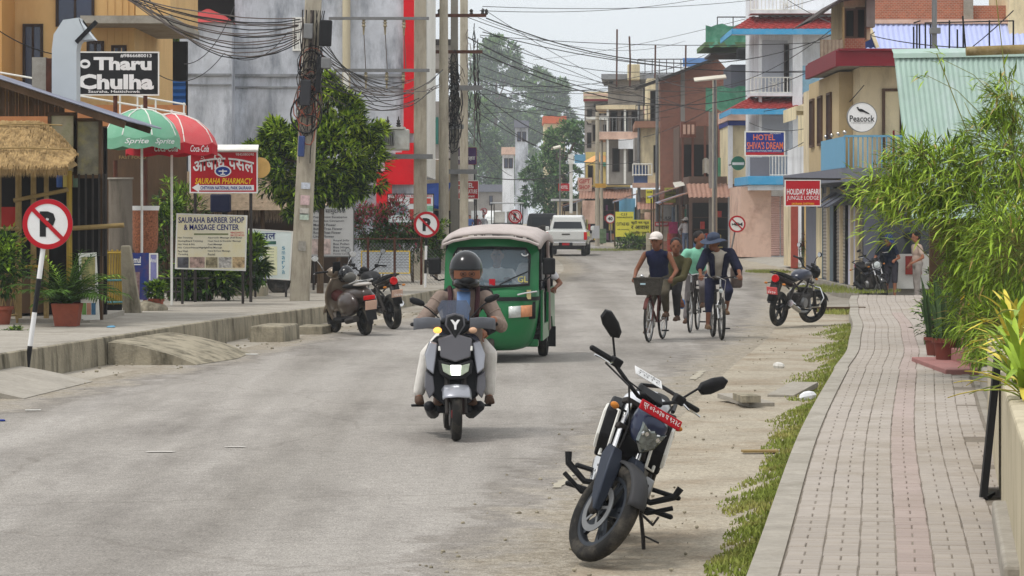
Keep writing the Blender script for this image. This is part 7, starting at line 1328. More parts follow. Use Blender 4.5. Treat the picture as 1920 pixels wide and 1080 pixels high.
# --- auto rickshaw
def rickshaw(label, loc, yaw):
    root = thing('auto_rickshaw', label, 'auto rickshaw', loc, rz=R(yaw)); GRN = mat('rickshaw_green', c8(24,104,58), .35, var=.08, vs=2, coat=.4, dirt=c8(60,100,70), ds=2, da=.3); CAN = mat('cream_canopy', c8(184,174,170), .8, var=.1, vs=2, dirt=c8(120,108,102), ds=2, da=.4); GLA = mat('rickshaw_glass', c8(104,122,134), .05, var=.05, alpha=.5, spec=.8); DUST = mat('dusty_curtain', c8(126,112,108), .9, var=.15)
    W = .62
    # front body: rounded nose from dash down
    def sec(z, y, w_, dep, n=9): return [V((w_ * math.sin(a), y - dep * (math.cos(a) ** .7 if math.cos(a) > 0 else 0), z)) for a in [R(-90 + 180 * i / (n - 1)) for i in range(n)]]
    rows = [sec(.16, .0, .3, .2), sec(.2, .0, .5, .32), sec(.35, .0, .56, .4), sec(.6, .0, .6, .42), sec(.82, .0, .62, .4), sec(.93, .0, .62, .37), sec(.98, .02, .61, .34)]
    b = MB(); b.grid(rows); b.build('front_body', GRN, root, smooth=60, sub=1); b = MB(); rows2 = [sec(.82, .0, .625, .405), sec(.87, .0, .628, .395)]; b.grid(rows2); b.build('waist_moulding', BLK, root, smooth=60)
    # windscreen frame
    fr = [(-.6, .98, -.22), (-.575, 1.5, -.1), (-.5, 1.6, -.08), (.5, 1.6, -.08), (.575, 1.5, -.1), (.6, .98, -.22)]
    outer = [(-.625, .95), (-.62, 1.45), (-.55, 1.62), (0, 1.655), (.55, 1.62), (.62, 1.45), (.625, .95), (0, .94)]; inner = [(-.5, 1.03), (-.5, 1.42), (-.45, 1.5), (0, 1.515), (.45, 1.5), (.5, 1.42), (.5, 1.03), (0, 1.0)]
    yz = lambda z: -.34 + (z - .95) * .3; cv = lambda x: .12 * (abs(x) / .62) ** 2
    pt = lambda x, z, o=0: V((x, yz(z) + cv(x) + o, z)); b = MB(); n = 8
    b.add([pt(*p) for p in outer] + [pt(*p, -.015) for p in inner] + [pt(*p, .05) for p in inner], [(i, (i + 1) % n, n + (i + 1) % n, n + i) for i in range(n)] + [(n + i, n + (i + 1) % n, 2 * n + (i + 1) % n, 2 * n + i) for i in range(n)]); b.build('windscreen_frame', GRN, root, smooth=30)
    b = MB(); b.tube([pt(*p, -.02) for p in inner], .018, 6, closed=True); b.build('windscreen_seal', BLK, root); b = MB(); b.add([pt(*p, .005) for p in inner], [tuple(range(n))]); b.build('windscreen', GLA, root, smooth=0)
    b = MB(); b.tube([pt(.12, 1.03, -.03), pt(.3, 1.12, -.035), pt(.48, 1.2, -.03)], .01, 6); b.build('wiper', BLK, root)
    for s, tx in ((-1, 'G'), (1, 'GL')): text(tx, root, mat('yellow_sticker', c8(220,206,110), .6), pt(s * .42, 1.1, -.012), None, .08)
    b = MB(); b.box(pt(.02, 1.06, .0), (.08, .004, .09)); b.build('red_sticker', RED, root, smooth=0)
    for s in (-1, 1): b = MB(); b.tube([pt(s * .44 + .045 * math.cos(q), 1.44 + .035 * math.sin(q), -.02) for q in (3.3, 4, 4.7, 5.4, 6.1)], .01, 5); b.build('moon_sticker', SGW, root)
    # canopy roof
    b = MB(); rows = []
    for i in range(9):
        y = -.22 + i * .28; hz = 1.66 + .1 * math.sin(min(1, i / 4) * 1.57) - .015 * max(0, i - 5); rows.append([V((x, y - (.06 if i == 0 else 0), z)) for x, z in [(-.66, hz - .16), (-.64, hz - .06), (-.5, hz + .01), (-.25, hz + .05), (0, hz + .06), (.25, hz + .05), (.5, hz + .01), (.64, hz - .06), (.66, hz - .16)]])
    b.grid(rows); o = b.build('canopy_roof', CAN, root, smooth=60); s_ = o.modifiers.new('s', 'SOLIDIFY'); s_.thickness = .03
    b = MB(); b.tube([V((x, -.3 + .03 * (abs(x) / .6) ** 2, 1.655 - .1 * (abs(x) / .62) ** 3)) for x in (-.63, -.5, -.25, 0, .25, .5, .63)], .022, 6); b.build('canopy_edge_roll', CAN, root)
    # rear cabin
    for s in (-1, 1):
        b = MB(); b.add([V((s * .63, y, z)) for y, z in ((.05, .28), (.05, .95), (.25, .95), (.3, .5), (1.0, .5), (1.1, .95), (2.2, .95), (2.25, .35), (1.95, .3), (1.7, .55), (1.35, .55), (1.1, .3))], [tuple(range(12)) if s > 0 else tuple(range(12))[::-1]]); o = b.build('side_panel', GRN, root, smooth=0); q = o.modifiers.new('s', 'SOLIDIFY'); q.thickness = .03
        for y in (.12, 1.15, 2.15): b = MB(); b.cyl((s * .62, y, .9), (s * .62, y, 1.62), .02, n=8); b.build('cabin_post', BLK, root)
        b = MB(); b.bar((s * .66, 1.25, .38), (s * .64, 1.15, 1.6), .03, .24, up=(0, 1, 0)); b.build('rolled_curtain', DUST, root, smooth=0, bevel=.01); wheel(root, (s * .55, 1.55, .24), .24, .13, I4, STL, 'steel'); b = MB(); b.box((s * .6, 1.86, .26), (.2, .02, .28)); b.build('mud_flap', BLK, root, smooth=0)
        # headlamp cluster
        b = MB(); b.loft([[V((s * x, y, z)) for x, z in ((.2, .78), (.6, .8), (.6, .58), (.24, .56))] for y in (-.33, -.3)]); hc = None
        bz = MB(); rws = [[V((s * x, -.36 + .26 * (x / .62) ** 3 - .02, z + (x - .4) * .06)) for x in (.2, .3, .4, .5, .58)] for z in (.57, .68, .79)]; bz.grid(rws); o = bz.build('headlamp_surround', BLK, root, smooth=60); q = o.modifiers.new('s', 'SOLIDIFY'); q.thickness = .06
        bz = MB(); rws = [[V((s * x, -.36 + .26 * (x / .62) ** 3 - .06, z + (x - .4) * .06)) for x in (.25, .32, .4)] for z in (.605, .68, .755)]; bz.grid(rws); o = bz.build('headlamp', mat('clear_lamp', c8(196,200,196), .12, var=.35, vs=14, spec=.8), root, smooth=60); q = o.modifiers.new('s', 'SOLIDIFY'); q.thickness = .05
        bz = MB(); rws = [[V((s * x, -.36 + .26 * (x / .62) ** 3 - .055, z + (x - .4) * .06)) for x in (.405, .47, .54)] for z in (.605, .68, .755)]; bz.grid(rws); o = bz.build('turn_lamp', mat('peach_lamp', c8(216,150,110), .2, var=.2, vs=10), root, smooth=60); q = o.modifiers.new('s', 'SOLIDIFY'); q.thickness = .05
        b = MB(); b.tube([(s * .6, -.12, 1.1), (s * .7, -.18, 1.08), (s * .78, -.16, 1.14), (s * .76, -.16, 1.25)], .012, 6); mi = b.build('mirror_arm', BLK, root); b = MB(); b.box((s * .755, -.16, 1.27), (.17, .05, .22), (0, 0, .1 * s)); b.build('mirror', BLK, mi, smooth=0, bevel=.03); b = MB(); b.box((s * .755, -.13, 1.27), (.14, .004, .19), (0, 0, .1 * s)); b.build('mirror_glass', CHR, mi, smooth=0)
        b = MB(); b.tube([(s * .36, -.4, .9), (s * .45, -.37, .92), (s * .6, -.22, .94)], .012, 6); b.build('grab_handle', CHR, root)
    b = MB(); b.bb(-.6, .6, .15, 2.2, .28, .36); b.build('floor', BLK, root, smooth=0); b = MB(); b.bb(-.58, .58, 2.1, 2.2, .36, 1.6); b.build('back_panel', mat('dark_back', c8(48,52,58), .8, var=.2), root, smooth=0); b = MB(); b.bb(-.55, .55, 1.5, 2.05, .4, .75); b.build('passenger_seat', DKM, root, smooth=0, bevel=.05); b = MB(); b.bb(-.28, .28, .45, .8, .36, .7); b.build('driver_seat', DKM, root, smooth=0, bevel=.04); b = MB(); b.bb(-.62, .62, .84, .88, .9, .95); b.build('partition_bar', STL, root, smooth=0)
    wheel(root, (0, -.18, .22), .22, .11, I4, STL, 'steel'); b = MB(); b.box((.5, -.27, .9), (.06, .004, .12), (0, 0, .5)); b.build('permit_sticker', mat('cream_sticker', c8(206,190,140), .6), root, smooth=0); b = MB(); b.bb(-.6, .6, .02, .12, .2, .3); b.build('step_bar', GRN, root, smooth=0, bevel=.02)
    b = MB(); b.cyl((0, .0, .7), (0, .12, 1.05), .02, n=8); b.cyl((-.24, .12, 1.06), (.24, .12, 1.06), .014, n=8); b.build('handlebar', BLK, root); return root
rickshaw_o = rickshaw('green three wheeled auto rickshaw with cream canopy following the scooter', V((X(924, 37.6), 37.6, 0)), -5)
# --- pickup, jeep, safari car, vans seen from behind
def carbody(root, name, secs, m, parent=None, bevel=.05):
    b = MB(); b.loft([[V((x, y, z)) for x, z in ((-w1, z0), (w1, z0), (w2, zm), (w3, z1), (-w3, z1), (-w2, zm))] for (y, w1, w2, w3, z0, zm, z1) in secs]); return b.build(name, m, parent or root, smooth=30, bevel=bevel)
m_wv = mat('white_car_paint', c8(222,224,222), .25, var=.03, coat=.8)
d = 125.0; root = thing('pickup_truck', 'white double cab pickup truck driving away on the road', 'pickup truck', (X(1061, d), d, 0), R(-4))
carbody(root, 'body', [(0, .86, .92, .9, .5, .8, 1.12), (1.6, .86, .92, .9, .5, .8, 1.12), (3.4, .86, .92, .9, .45, .8, 1.12), (5.0, .84, .9, .82, .45, .8, 1.02), (5.2, .75, .8, .7, .5, .75, .95)], m_wv); carbody(root, 'cab', [(1.55, .8, .78, .6, 1.1, 1.3, 1.74), (1.75, .82, .78, .66, 1.1, 1.3, 1.8), (3.0, .82, .78, .66, 1.1, 1.3, 1.8), (3.8, .82, .74, .6, 1.1, 1.2, 1.3)], m_wv)
b = MB(); b.add([(-.66, 1.53, 1.2), (.66, 1.53, 1.2), (.56, 1.56, 1.66), (-.56, 1.56, 1.66)], [(0, 1, 2, 3)]); b.build('rear_window', GLS, root, smooth=0); b = MB(); b.bb(-.78, .78, -.025, .0, .72, 1.1); b.build('tailgate', m_wv, root, smooth=0, bevel=.02); b = MB(); b.bb(-.18, .18, -.04, -.027, .94, .99); b.build('tailgate_handle', DKM, root, smooth=0)
b = MB(); b.bb(-.88, .88, -.14, -.01, .46, .62); b.build('rear_bumper', CHR, root, smooth=0, bevel=.03); b = MB(); b.bb(-.3, .3, -.16, -.12, .4, .6); b.build('bumper_step', BLK, root, smooth=0); b = MB(); b.bb(-.16, .16, -.175, -.162, .48, .58); b.build('number_plate', RED, root, smooth=0); b = MB(); b.bb(-.8, .8, -.05, .3, .3, .47); b.build('under_body', BLK, root, smooth=0)
for s in (-1, 1):
    b = MB(); b.bb(s * .79, s * .925, -.03, .1, .72, 1.06); b.build('tail_lamp', MATS['tail_lens'], root, smooth=0, bevel=.015); b = MB(); b.bb(s * .8, s * .83, 1.9, 3.0, 1.2, 1.6); b.build('side_window', GLS, root, smooth=0); b = MB(); b.box((s * 1.02, 3.5, 1.2), (.16, .08, .18)); b.build('wing_mirror', m_wv, root, smooth=0, bevel=.03)
    for y in (1.05, 4.2): wheel(root, (s * .76, y, .37), .37, .26, I4, STL, 'alloy', 6)
d = 150.0; root = thing('black_jeep', 'dark jeep with soft top ahead of the white pickup', 'jeep', (X(1015, d), d, 0), R(-4)); carbody(root, 'body', [(0, .78, .8, .8, .45, .8, 1.15), (2.6, .78, .8, .8, .45, .8, 1.15), (3.8, .7, .72, .7, .45, .8, 1.0)], mat('dark_jeep_paint', c8(40,44,44), .4, var=.15)); carbody(root, 'soft_top', [(0, .78, .76, .66, 1.15, 1.4, 1.84), (1.9, .78, .76, .68, 1.15, 1.4, 1.86), (2.3, .78, .76, .6, 1.15, 1.3, 1.7)], mat('dark_canvas', c8(52,54,58), .8, var=.15)); b = MB(); b.bb(-.5, .5, -.03, -.005, 1.25, 1.65); b.build('rear_window', GLS, root, smooth=0); b = MB(); b.lathe([(.12, -.08), (.3, -.1), (.36, 0), (.3, .08)], (.1, -.1, .9), (0, 1, 0), 20); b.build('spare_wheel', RUB, root)
for s in (-1, 1):
    for y in (.5, 3.0): wheel(root, (s * .68, y, .36), .36, .22, I4, STL, 'steel')
    b = MB(); b.bb(s * .68, s * .78, -.03, .0, .65, .85); b.build('tail_lamp', MATS['tail_lens'], root, smooth=0)
d = 172.0; root = thing('safari_jeep', 'open safari vehicle with flat canopy and white bench seats', 'jeep', (X(949, d), d, 0), R(-3)); carbody(root, 'body', [(0, .85, .88, .86, .5, .8, 1.25), (3, .85, .88, .86, .5, .8, 1.25), (4, .75, .8, .75, .5, .8, 1.1)], mat('charcoal_paint', c8(52,56,60), .4, var=.15)); b = MB(); b.bb(-.95, .95, -.2, 2.8, 2.42, 2.5); b.build('canopy', mat('pale_canopy', c8(196,200,204), .6), root, smooth=0, bevel=.02)
for s in (-1, 1):
    for y in (-.1, 2.6): b = MB(); b.cyl((s * .88, y, 1.2), (s * .88, y, 2.43), .03, n=6); b.build('canopy_post', BLK, root)
    for y in (.5, 3.2): wheel(root, (s * .72, y, .38), .38, .24, I4, STL, 'steel')
for i, (x0, x1) in enumerate(((-.72, -.08), (.0, .64))): b = MB(); b.bb(x0, x1, .05 + .7 * (i % 2), .2 + .7 * (i % 2), 1.25, 1.95); b.build('bench_back', WHT, root, smooth=0, bevel=.04)
for (lb, px, d, sc_) in (('white van parked on the left behind the walking people', 886, 225.0, 1.0), ('white minibus at the street end left of the safari vehicle', 925, 262.0, 1.05)):
    root = thing('white_van', lb, 'van', (X(px, d), d, .05)); carbody(root, 'body', [(0, .75 * sc_, .85, .84, .4, .8, 1.15), (.5, .8, .88, .86, .4, .8, 1.2), (3.8, .8, .86, .85, .4, .8, 1.2)], m_wv); carbody(root, 'cabin', [(.35, .78, .76, .6, 1.15, 1.3, 1.4), (.9, .82, .8, .7, 1.15, 1.4, 1.95), (3.7, .82, .8, .7, 1.15, 1.4, 1.95)], m_wv); b = MB(); b.add([(-.7, .4, 1.22), (.7, .4, 1.22), (.62, .84, 1.85), (-.62, .84, 1.85)], [(0, 1, 2, 3)]); b.build('windscreen', GLS, root, smooth=0)
    for s in (-1, 1): wheel(root, (s * .72, .8, .32), .32, .2, I4, STL, 'steel'); b = MB(); b.bb(s * .5, s * .75, -.03, .02, .8, .95); b.build('headlamp', CHR, root, smooth=0)
# --- bicycles
def bicycle(label, loc, yaw, lean=0, basket=False, modern=False, frame=None, bell=True, steer=0, up=.0):
    root = thing('bicycle', label, 'bicycle', loc, rot=(0, R(lean), R(yaw))); fm = frame or DKM; WR = .335; FA, RA, BBk = V((0, -.6, WR)), V((0, .5, WR)), V((0, .06, .29)); Hd = V((0, -.45, .78)); Hb = V((0, -.49, .62)); St = V((0, .2, .72))
    u = V((0, .3, .95)).normalized(); T = M.Translation(Hd) @ M.Rotation(R(steer), 4, u) @ M.Translation(-Hd)
    tw = .05 if modern else .038; wheel(root, FA, WR, tw, T, STL if not modern else BLK, 'wire', rimr=WR - (.05 if modern else .032)); wheel(root, RA, WR, tw, I4, STL if not modern else BLK, 'wire', rimr=WR - (.05 if modern else .032))
    for nm, a, c, r_ in (('top_tube', Hd, St, .014), ('down_tube', Hb, BBk, .017), ('seat_tube', St + V((0, .03, .1)), BBk, .014), ('head_tube', Hd + V((0, .01, .04)), Hb - V((0, .0, .02)), .018)): b = MB(); b.cyl(a, c, r_, n=8); b.build(nm, fm, root)
    for s in (-1, 1):
        b = MB(); b.cyl(BBk + V((s * .03, 0, 0)), RA + V((s * .05, 0, 0)), .009, n=6); b.build('chain_stay', fm, root); b = MB(); b.cyl(St + V((s * .02, 0, -.02)), RA + V((s * .05, 0, 0)), .008, n=6); b.build('seat_stay', fm, root)
        b = mbT(T); b.tube([Hb + V((s * .03, 0, -.02)), Hb + V((s * .055, -.02, -.08)), FA + V((s * .05, 0, 0))], .014 if modern else .011, 8); b.build('fork_blade', CHR if modern else fm, root)
        pc = BBk + V((s * .09, -.1 * s, -.13 * s)); b = MB(); b.bar(BBk + V((s * .08, 0, 0)), pc, .012, .02); b.build('crank', STL, root, smooth=0); b = MB(); b.box(pc + V((s * .06, 0, 0)), (.1, .07, .022)); b.build('pedal', BLK, root, smooth=0)
    b = MB(); b.lathe([(.06, -.003), (.095, -.003), (.095, .003), (.06, .003)], BBk + V((-.05, 0, 0)), (1, 0, 0), 24, closed=True); b.build('chainring', STL, root); b = MB(); b.cyl(St, St + V((0, .05, .18)), .012, n=8); b.build('seat_post', STL, root); yloft(root, 'saddle', [(.06, .92, .025, .015), (.18, .93, .04, .02), (.32, .93, .1, .03), (.36, .93, .08, .02)], BLK)
    hb = Hd + V((0, .02, .16 + up)); b = mbT(T); b.cyl(Hd, hb, .013, n=8); b.build('stem', CHR, root); b = mbT(T); w_ = .3 if modern else .27; bk = .02 if modern else .16; b.tube([hb + V((-w_, bk, .02)), hb + V((-w_ + .1, bk * .8, .03)), hb + V((-.1, -.03, .02)), hb, hb + V((.1, -.03, .02)), hb + V((w_ - .1, bk * .8, .03)), hb + V((w_, bk, .02))], .011, 8); b.build('handlebar', CHR if not modern else DKM, root)
    for s in (-1, 1): grip(root, T, hb + V((s * (w_ - .1), bk * .8, .03)), hb + V((s * w_, bk, .02))); b = mbT(T); b.tube([hb + V((s * (w_ - .09), bk * .8 - .03, .02)), hb + V((s * (w_ - .02), bk - .06, .015))], .006, 5); b.build('brake_lever', CHR, root)
    b = mbT(T); b.tube([hb + V((-.16, -.02, .02)), hb + V((-.08, -.14, .05)), hb + V((.07, -.12, -.02)), Hb + V((.03, -.05, .0))], .005, 5); b.build('brake_cable', CHR if modern else CAB, root)
    arc_fender(root, RA, WR + .025, .055, 20, 190, fm, name='rear_fender', skirt=.3)
    if not modern: arc_fender(root, FA, WR + .025, .055, 30, 150, fm, T, skirt=.3)
    if modern: b = mbT(T); b.box(Hb + V((0, -.02, -.1)), (.17, .06, .07)); b.build('fork_crown', CHR, root, smooth=0, bevel=.01); b = mbT(T); b.lathe([(0, -.03), (.03, -.02), (.035, .02), (.015, .04)], Hd + V((0, -.08, -.02)), (0, 1, 0), 12); b.build('lamp', MATS['round_lens'], root); b = MB(); b.tube([(.08, .5, .3), (.12, .42, .12), (.15, .35, .06)], .008, 5); b.build('kick_stand', DKM, root)
    if bell and not modern: b = mbT(T); b.ell(hb + V((-.14, -.0, .06)), (.035, .035, .028), n=12, k=6); b.build('bell', CHR, root)
    b = MB(); b.bb(-.07, .07, .36, .78, .74, .76); b.build('rear_carrier', DKM, root, smooth=0)
    for s in (-1, 1): b = MB(); b.cyl((s * .07, .6, .75), (s * .05, .5, WR), .006, n=5); b.build('carrier_stay', DKM, root)
    if basket:
        c = Hd + V((0, -.17, .08)); BK = mat('dark_wicker', c8(66,62,56), .85, var=.3, vs=20, bump=.8, bs=50)
        b = mbT(T); rg = lambda w2, d2, z: [c + V((x * w2, y * d2, z)) for x, y in ((-1, -1), (1, -1), (1, 1), (-1, 1))]; b.loft([rg(.17, .1, -.14), rg(.21, .14, .11), rg(.2, .13, .11), rg(.16, .09, -.13)]); b.build('basket', BK, root, smooth=0, bevel=.012); b = mbT(T); b.tube([c + V((x * .21, y * .14, .115)) for x, y in ((-1, -1), (1, -1), (1, 1), (-1, 1))], .012, 6, closed=True); b.build('basket_rim', BK, root); b = mbT(T); b.box(c + V((-.06, -.135, .03)), (.08, .004, .025), (R(8), 0, 0)); b.build('basket_badge', mat('pale_blue_badge', c8(180,206,216), .5), root, smooth=0)
    return root
RBK = mat('dusty_red_frame', c8(84,46,42), .6, var=.2)
bike_a = bicycle('old bicycle with a dark front basket ridden by the man in white cap', G(1227, 642) + V((.06, .6, 0)), -14, 0, True, frame=RBK)
bike_b = bicycle('black roadster bicycle ridden by the man in mint shirt', G(1300, 624) + V((.05, .6, 0)), -10, 0)
bike_c = bicycle('fat tyred mountain bicycle with chrome fork ridden by the man in sun hat', G(1353, 638) + V((-.03, .6, 0)), 3, 0, modern=True)
# ---------------------------------------------------------------- people (local forward -Y)
SK1 = mat('warm_brown_skin', c8(150,100,76), .55, var=.08, vs=9); SK2 = mat('dark_brown_skin', c8(122,80,60), .55, var=.1, vs=9); HAR = mat('black_hair', c8(24,20,20), .5, var=.2, vs=20)
def cl(name, col, **k): return mat('cloth_' + name, col, .9, var=k.get('var', .18), vs=k.get('vs', 7), bump=1.0, bs=8)
def ik(a, c, l1, l2, pole):
    a, c = V(a), V(c); dv = c - a; L_ = min(dv.length, (l1 + l2) * .999); dn = dv.normalized(); x = (l1 * l1 - l2 * l2 + L_ * L_) / (2 * L_); h = math.sqrt(max(0, l1 * l1 - x * x)); p = V(pole); p = (p - dn * p.dot(dn)); p = p.normalized() if p.length > 1e-5 else V((0, -1, 0)); return a + dn * x + p * h
def person(label, loc, rz, hip, sh, head, hands, feet, face=(0, -1, 0), top=None, sleeve='long', bottom=None, leg='full', skin=SK1, shoe=None, hair=True, ew=1.0, epole=None, kpole=None, vox=.014, hat=None, jacket=None, flare=1.0, up=(0, 0, 1), sw=.185, seated=False):
    root = thing('person', label, 'person', loc, rz=R(rz)); hip, sh, head = V(hip), V(sh), V(head); ax = (sh - hip).normalized(); rx = V((1, 0, 0)); q = M((rx, (ax.cross(rx)).normalized(), ax)).transposed()
    f = V(face).normalized(); hr = f.cross(V(up)).normalized(); hu = hr.cross(f); Q = M((-hr, -f, hu)).transposed() if 0 else M((hr * -1, f * -1, hu)).transposed() * 1.12
    H = lambda x, y, z: head + Q @ V((x, y, z))
    S = [sh + V((s * sw, 0, -.03)) for s in (-1, 1)]; Hp = [hip + V((s * .09, 0, 0)) for s in (-1, 1)]
    E = [ik(S[i], hands[i], .29, .26, (epole[i] if epole else ((-1, 1)[i] * .6, .4, -.8))) for i in (0, 1)]; Kn = [ik(Hp[i], feet[i], .43, .43, (kpole[i] if kpole else ((-1, 1)[i] * .15, -1, .1))) for i in (0, 1)]; Hd = [V(h) for h in hands]; Ft = [V(t) for t in feet]
    b = MB(); b.ell(head + Q @ V((0, .008, .025)), (.076, .094, .095), Q); b.ell(H(0, -.02, -.05), (.056, .066, .068), Q); b.ell(H(0, -.092, -.018), (.013, .02, .026), Q, 8, 6); b.ell(H(0, -.068, -.068), (.03, .018, .012), Q, 8, 6)
    for s in (-1, 1): b.ell(H(s * .078, .012, -.008), (.012, .022, .032), Q, 8, 6)
    b.cap(H(0, .02, -.07), sh + V((0, .01, 0)), .052, .058); b.ell(hip.lerp(sh, .68), (.14, .095, .17), q); b.ell(hip.lerp(sh, .25), (.12, .09, .16), q)
    for i in (0, 1):
        dr = (Hd[i] - E[i]).normalized(); b.cap(S[i], E[i], .045, .038); b.cap(E[i], Hd[i], .037, .026); b.cap(Hd[i], Hd[i] + dr * .06, .03, .034); b.cap(Hp[i], Kn[i], .075, .055); b.cap(Kn[i], Ft[i] + V((0, 0, .08)), .052, .034); b.cap(Ft[i] + V((0, .03, .045)), Ft[i] + V((0, -.13, .025)), .036, .028)
    b.build('body', skin, root, remesh=vox)
    for i in (0, 1):                                    # fingers and thumb, curled
        dr = (Hd[i] - E[i]).normalized(); sd = dr.cross(V((0, 0, 1))); sd = sd.normalized() if sd.length > .05 else V((1, 0, 0)); dn = sd.cross(dr).normalized(); dn = dn if dn.z < 0 else -dn; bm_ = MB()
        for k in range(4): o = Hd[i] + dr * .075 + sd * (k - 1.5) * .019; l_ = (.038, .043, .04, .032)[k]; bm_.tube([o, o + dr * l_ * .9 + dn * .008, o + dr * l_ * 1.1 + dn * l_ * .8, o + dr * l_ * .6 + dn * l_ * 1.25], [.0095, .009, .0085, .007], 6)
        o = Hd[i] + dr * .02 + sd * (.03 if i else -.03); bm_.tube([o, o + dr * .03 + sd * (.02 if i else -.02) + dn * .015, o + dr * .05 + sd * (.012 if i else -.012) + dn * .04], [.012, .0105, .008], 6); stuff(bm_.build('fingers', skin, root))
    for s in (-1, 1): b = MB(); b.ell(H(s * .03, -.077, .012), (.013, .008, .007), Q, 8, 6); b.build('eye', HAR, root)
    b = MB(); b.ell(H(0, -.077, -.06), (.022, .008, .006), Q, 8, 6); b.build('mouth', mat('lips', c8(110,60,54), .6), root)
    if hair: b = MB(); b.ell(H(0, .025, .045), (.084, .096, .088), Q, 14, 10); b.ell(H(0, .05, .0), (.08, .066, .08), Q); b.build('hair', HAR, root, remesh=.012)
    if top:
        b = MB(); b.ell(hip.lerp(sh, .7), (.178, .122, .2), q); b.ell(hip.lerp(sh, .3) - ax * .0, (.158, .118, .2), q); b.ell(hip + ax * .02, (.165, .13, .11), q)
        b.cap(S[0].lerp(S[1], .13 if sleeve == 'none' else 0), S[1].lerp(S[0], .13 if sleeve == 'none' else 0), .058, .058)
        for i in (0, 1):
            if sleeve != 'none': b.cap(S[i], S[i].lerp(E[i], .62 if sleeve == 'short' else 1), .066 * ew, .058 * ew)
            if sleeve == 'long': b.cap(E[i], E[i].lerp(Hd[i], .92), .055 * ew, .042 * ew)
        b.build('shirt' if not jacket else 'jacket', top, root, remesh=vox)
    if bottom:
        b = MB(); b.ell(hip, (.17, .135, .125), q)
        for i in (0, 1):
            b.cap(Hp[i], Kn[i], .093 * (1 + (flare - 1) * .3), .074 * flare)
            if leg != 'short': a2 = Ft[i] + V((0, 0, .1)); b.cap(Kn[i], Kn[i].lerp(a2, 1 if leg == 'full' else .45), .072 * flare, .054 * flare * flare)
        b.build('trousers', bottom, root, remesh=vox)
    for i in (0, 1):
        b = MB(); b.cap(Ft[i] + V((0, .05, .035)), Ft[i] + V((0, -.15, .022)), .042, .038); b.box(Ft[i] + V((0, -.04, .004)), (.085, .28, .02)); b.build('shoe', shoe or mat('brown_sandal', c8(84,64,52), .8, var=.15), root, remesh=.012)
    if hat:
        kind, mm = hat; b = MB()
        if kind == 'cap': b.ell(H(0, .012, .06), (.09, .104, .075), Q, 16, 10); b.build('cap', mm, root); b = MB(); b.ell(H(0, -.12, .045), (.07, .075, .012), Q, 14, 6); b.build('cap_peak', mm, root)
        elif kind == 'sun': b.ell(H(0, .01, .07), (.095, .11, .08), Q, 16, 10); c_ = b.build('sun_hat', mm, root); b = MB(); b.loft([[H(r_ * math.cos(a) , r_ * 1.08 * math.sin(a), z + .015 * math.cos(2 * a)) for a in [i * .349 for i in range(18)]] for r_, z in ((.09, .05), (.15, .035), (.185, .015), (.18, .01), (.09, .04))]); b.build('hat_brim', mm, root)
        elif kind == 'helmet':
            b = MB(); rows = []
            b.ell(H(0, .015, .02), (.135, .155, .15), Q, 24, 16); hm_ = b.build('helmet', mat('helmet_gloss_black', c8(26,26,32), .12), root); b = MB(); b.ell(H(0, -.06, -.085), (.105, .11, .062), Q, 20, 10); b.build('chin_bar', MATS['helmet_gloss_black'], hm_)
            b = MB(); rows = [[H(.118 * math.sin(a), -.075 - .083 * math.cos(a), z) for a in [R(-62 + 12.4 * i) for i in range(11)]] for z in (-.045, -.012, .02)]; b.grid(rows); b.build('shade_toned_face', SK2, root, smooth=60)  # darker skin tone stands in for the helmet's shade on the face
            for s in (-1, 1): b = MB(); b.tube([H(s * .034 + .024 * math.cos(t), -.163, -.006 + .017 * math.sin(t)) for t in [k * .7 for k in range(9)]], .003, 4, closed=True); b.build('eye_glasses', DKM, root); b = MB(); b.ell(H(s * .034, -.158, -.006), (.013, .006, .006), Q, 8, 6); b.build('eye', HAR, root)
            b = MB(); b.ell(H(0, -.12, -.06), (.07, .06, .04), Q, 14, 8); b.build('face_mask', BLK, root)
    root['_'] = 0; del root['_']
    return root, S, E, Kn, Q, H
SLc = rider_scooter.location
JKT = cl('beige_jacket', c8(138,122,112)); WTR = cl('white_trousers', c8(214,210,204), var=.08)
r, S, E, Kn, Q, H = person('scooter rider in beige jacket and black full face helmet', SLc, 4, (.06, .2, .86), (.1, .1, 1.25), (.12, .03, 1.455), ((-.30, -.25, 1.03), (.36, -.22, 1.03)), ((-.14, -.2, .3), (.16, -.2, .3)), (.02, -1, -.05), JKT, 'long', cl('dark_trousers', c8(44,46,58)), skin=SK1, hair=False, hat=('helmet', None), ew=1.12, jacket=True, vox=.012, sw=.2, epole=((-.6, .5, -.9), (.6, .5, -.9)))
b = MB(); b.grid([[V((x, -.035 - .02 * math.cos(x * 14) - (.01 if t < .8 else -.03), .98 + .3 * t)) + V((.08 + .02 * t, .02 + .02 * t, 0)) for x in (-.06, -.03, 0, .03, .06)] for t in (0, .25, .5, .75, 1)]); o = b.build('blue_shirt', cl('light_blue', c8(110,140,186)), r); q_ = o.modifiers.new('s', 'SOLIDIFY'); q_.thickness = .02
for s in (-1, 1): b = MB(); b.tube([V((.1 + s * .12, .16, 1.3)), V((.1 + s * .125, .05, 1.315)), V((.1 + s * .12, -.02, 1.24)), V((.09 + s * .12, -.03, 1.1)), V((.08 + s * .14, .08, .98))], .022, 6); b.build('backpack_strap', cl('maroon_strap', c8(70,46,50)), r)
b = MB(); b.loft([[V((.2 + x * w_, .12 + y * .06, z)) for x, y in ((-1, -1), (1, -1), (1, 1), (-1, 1))] for z, w_ in ((.95, .07), (.8, .07), (.66, .04))]); b.build('jacket_tail', JKT, r, bevel=.02)
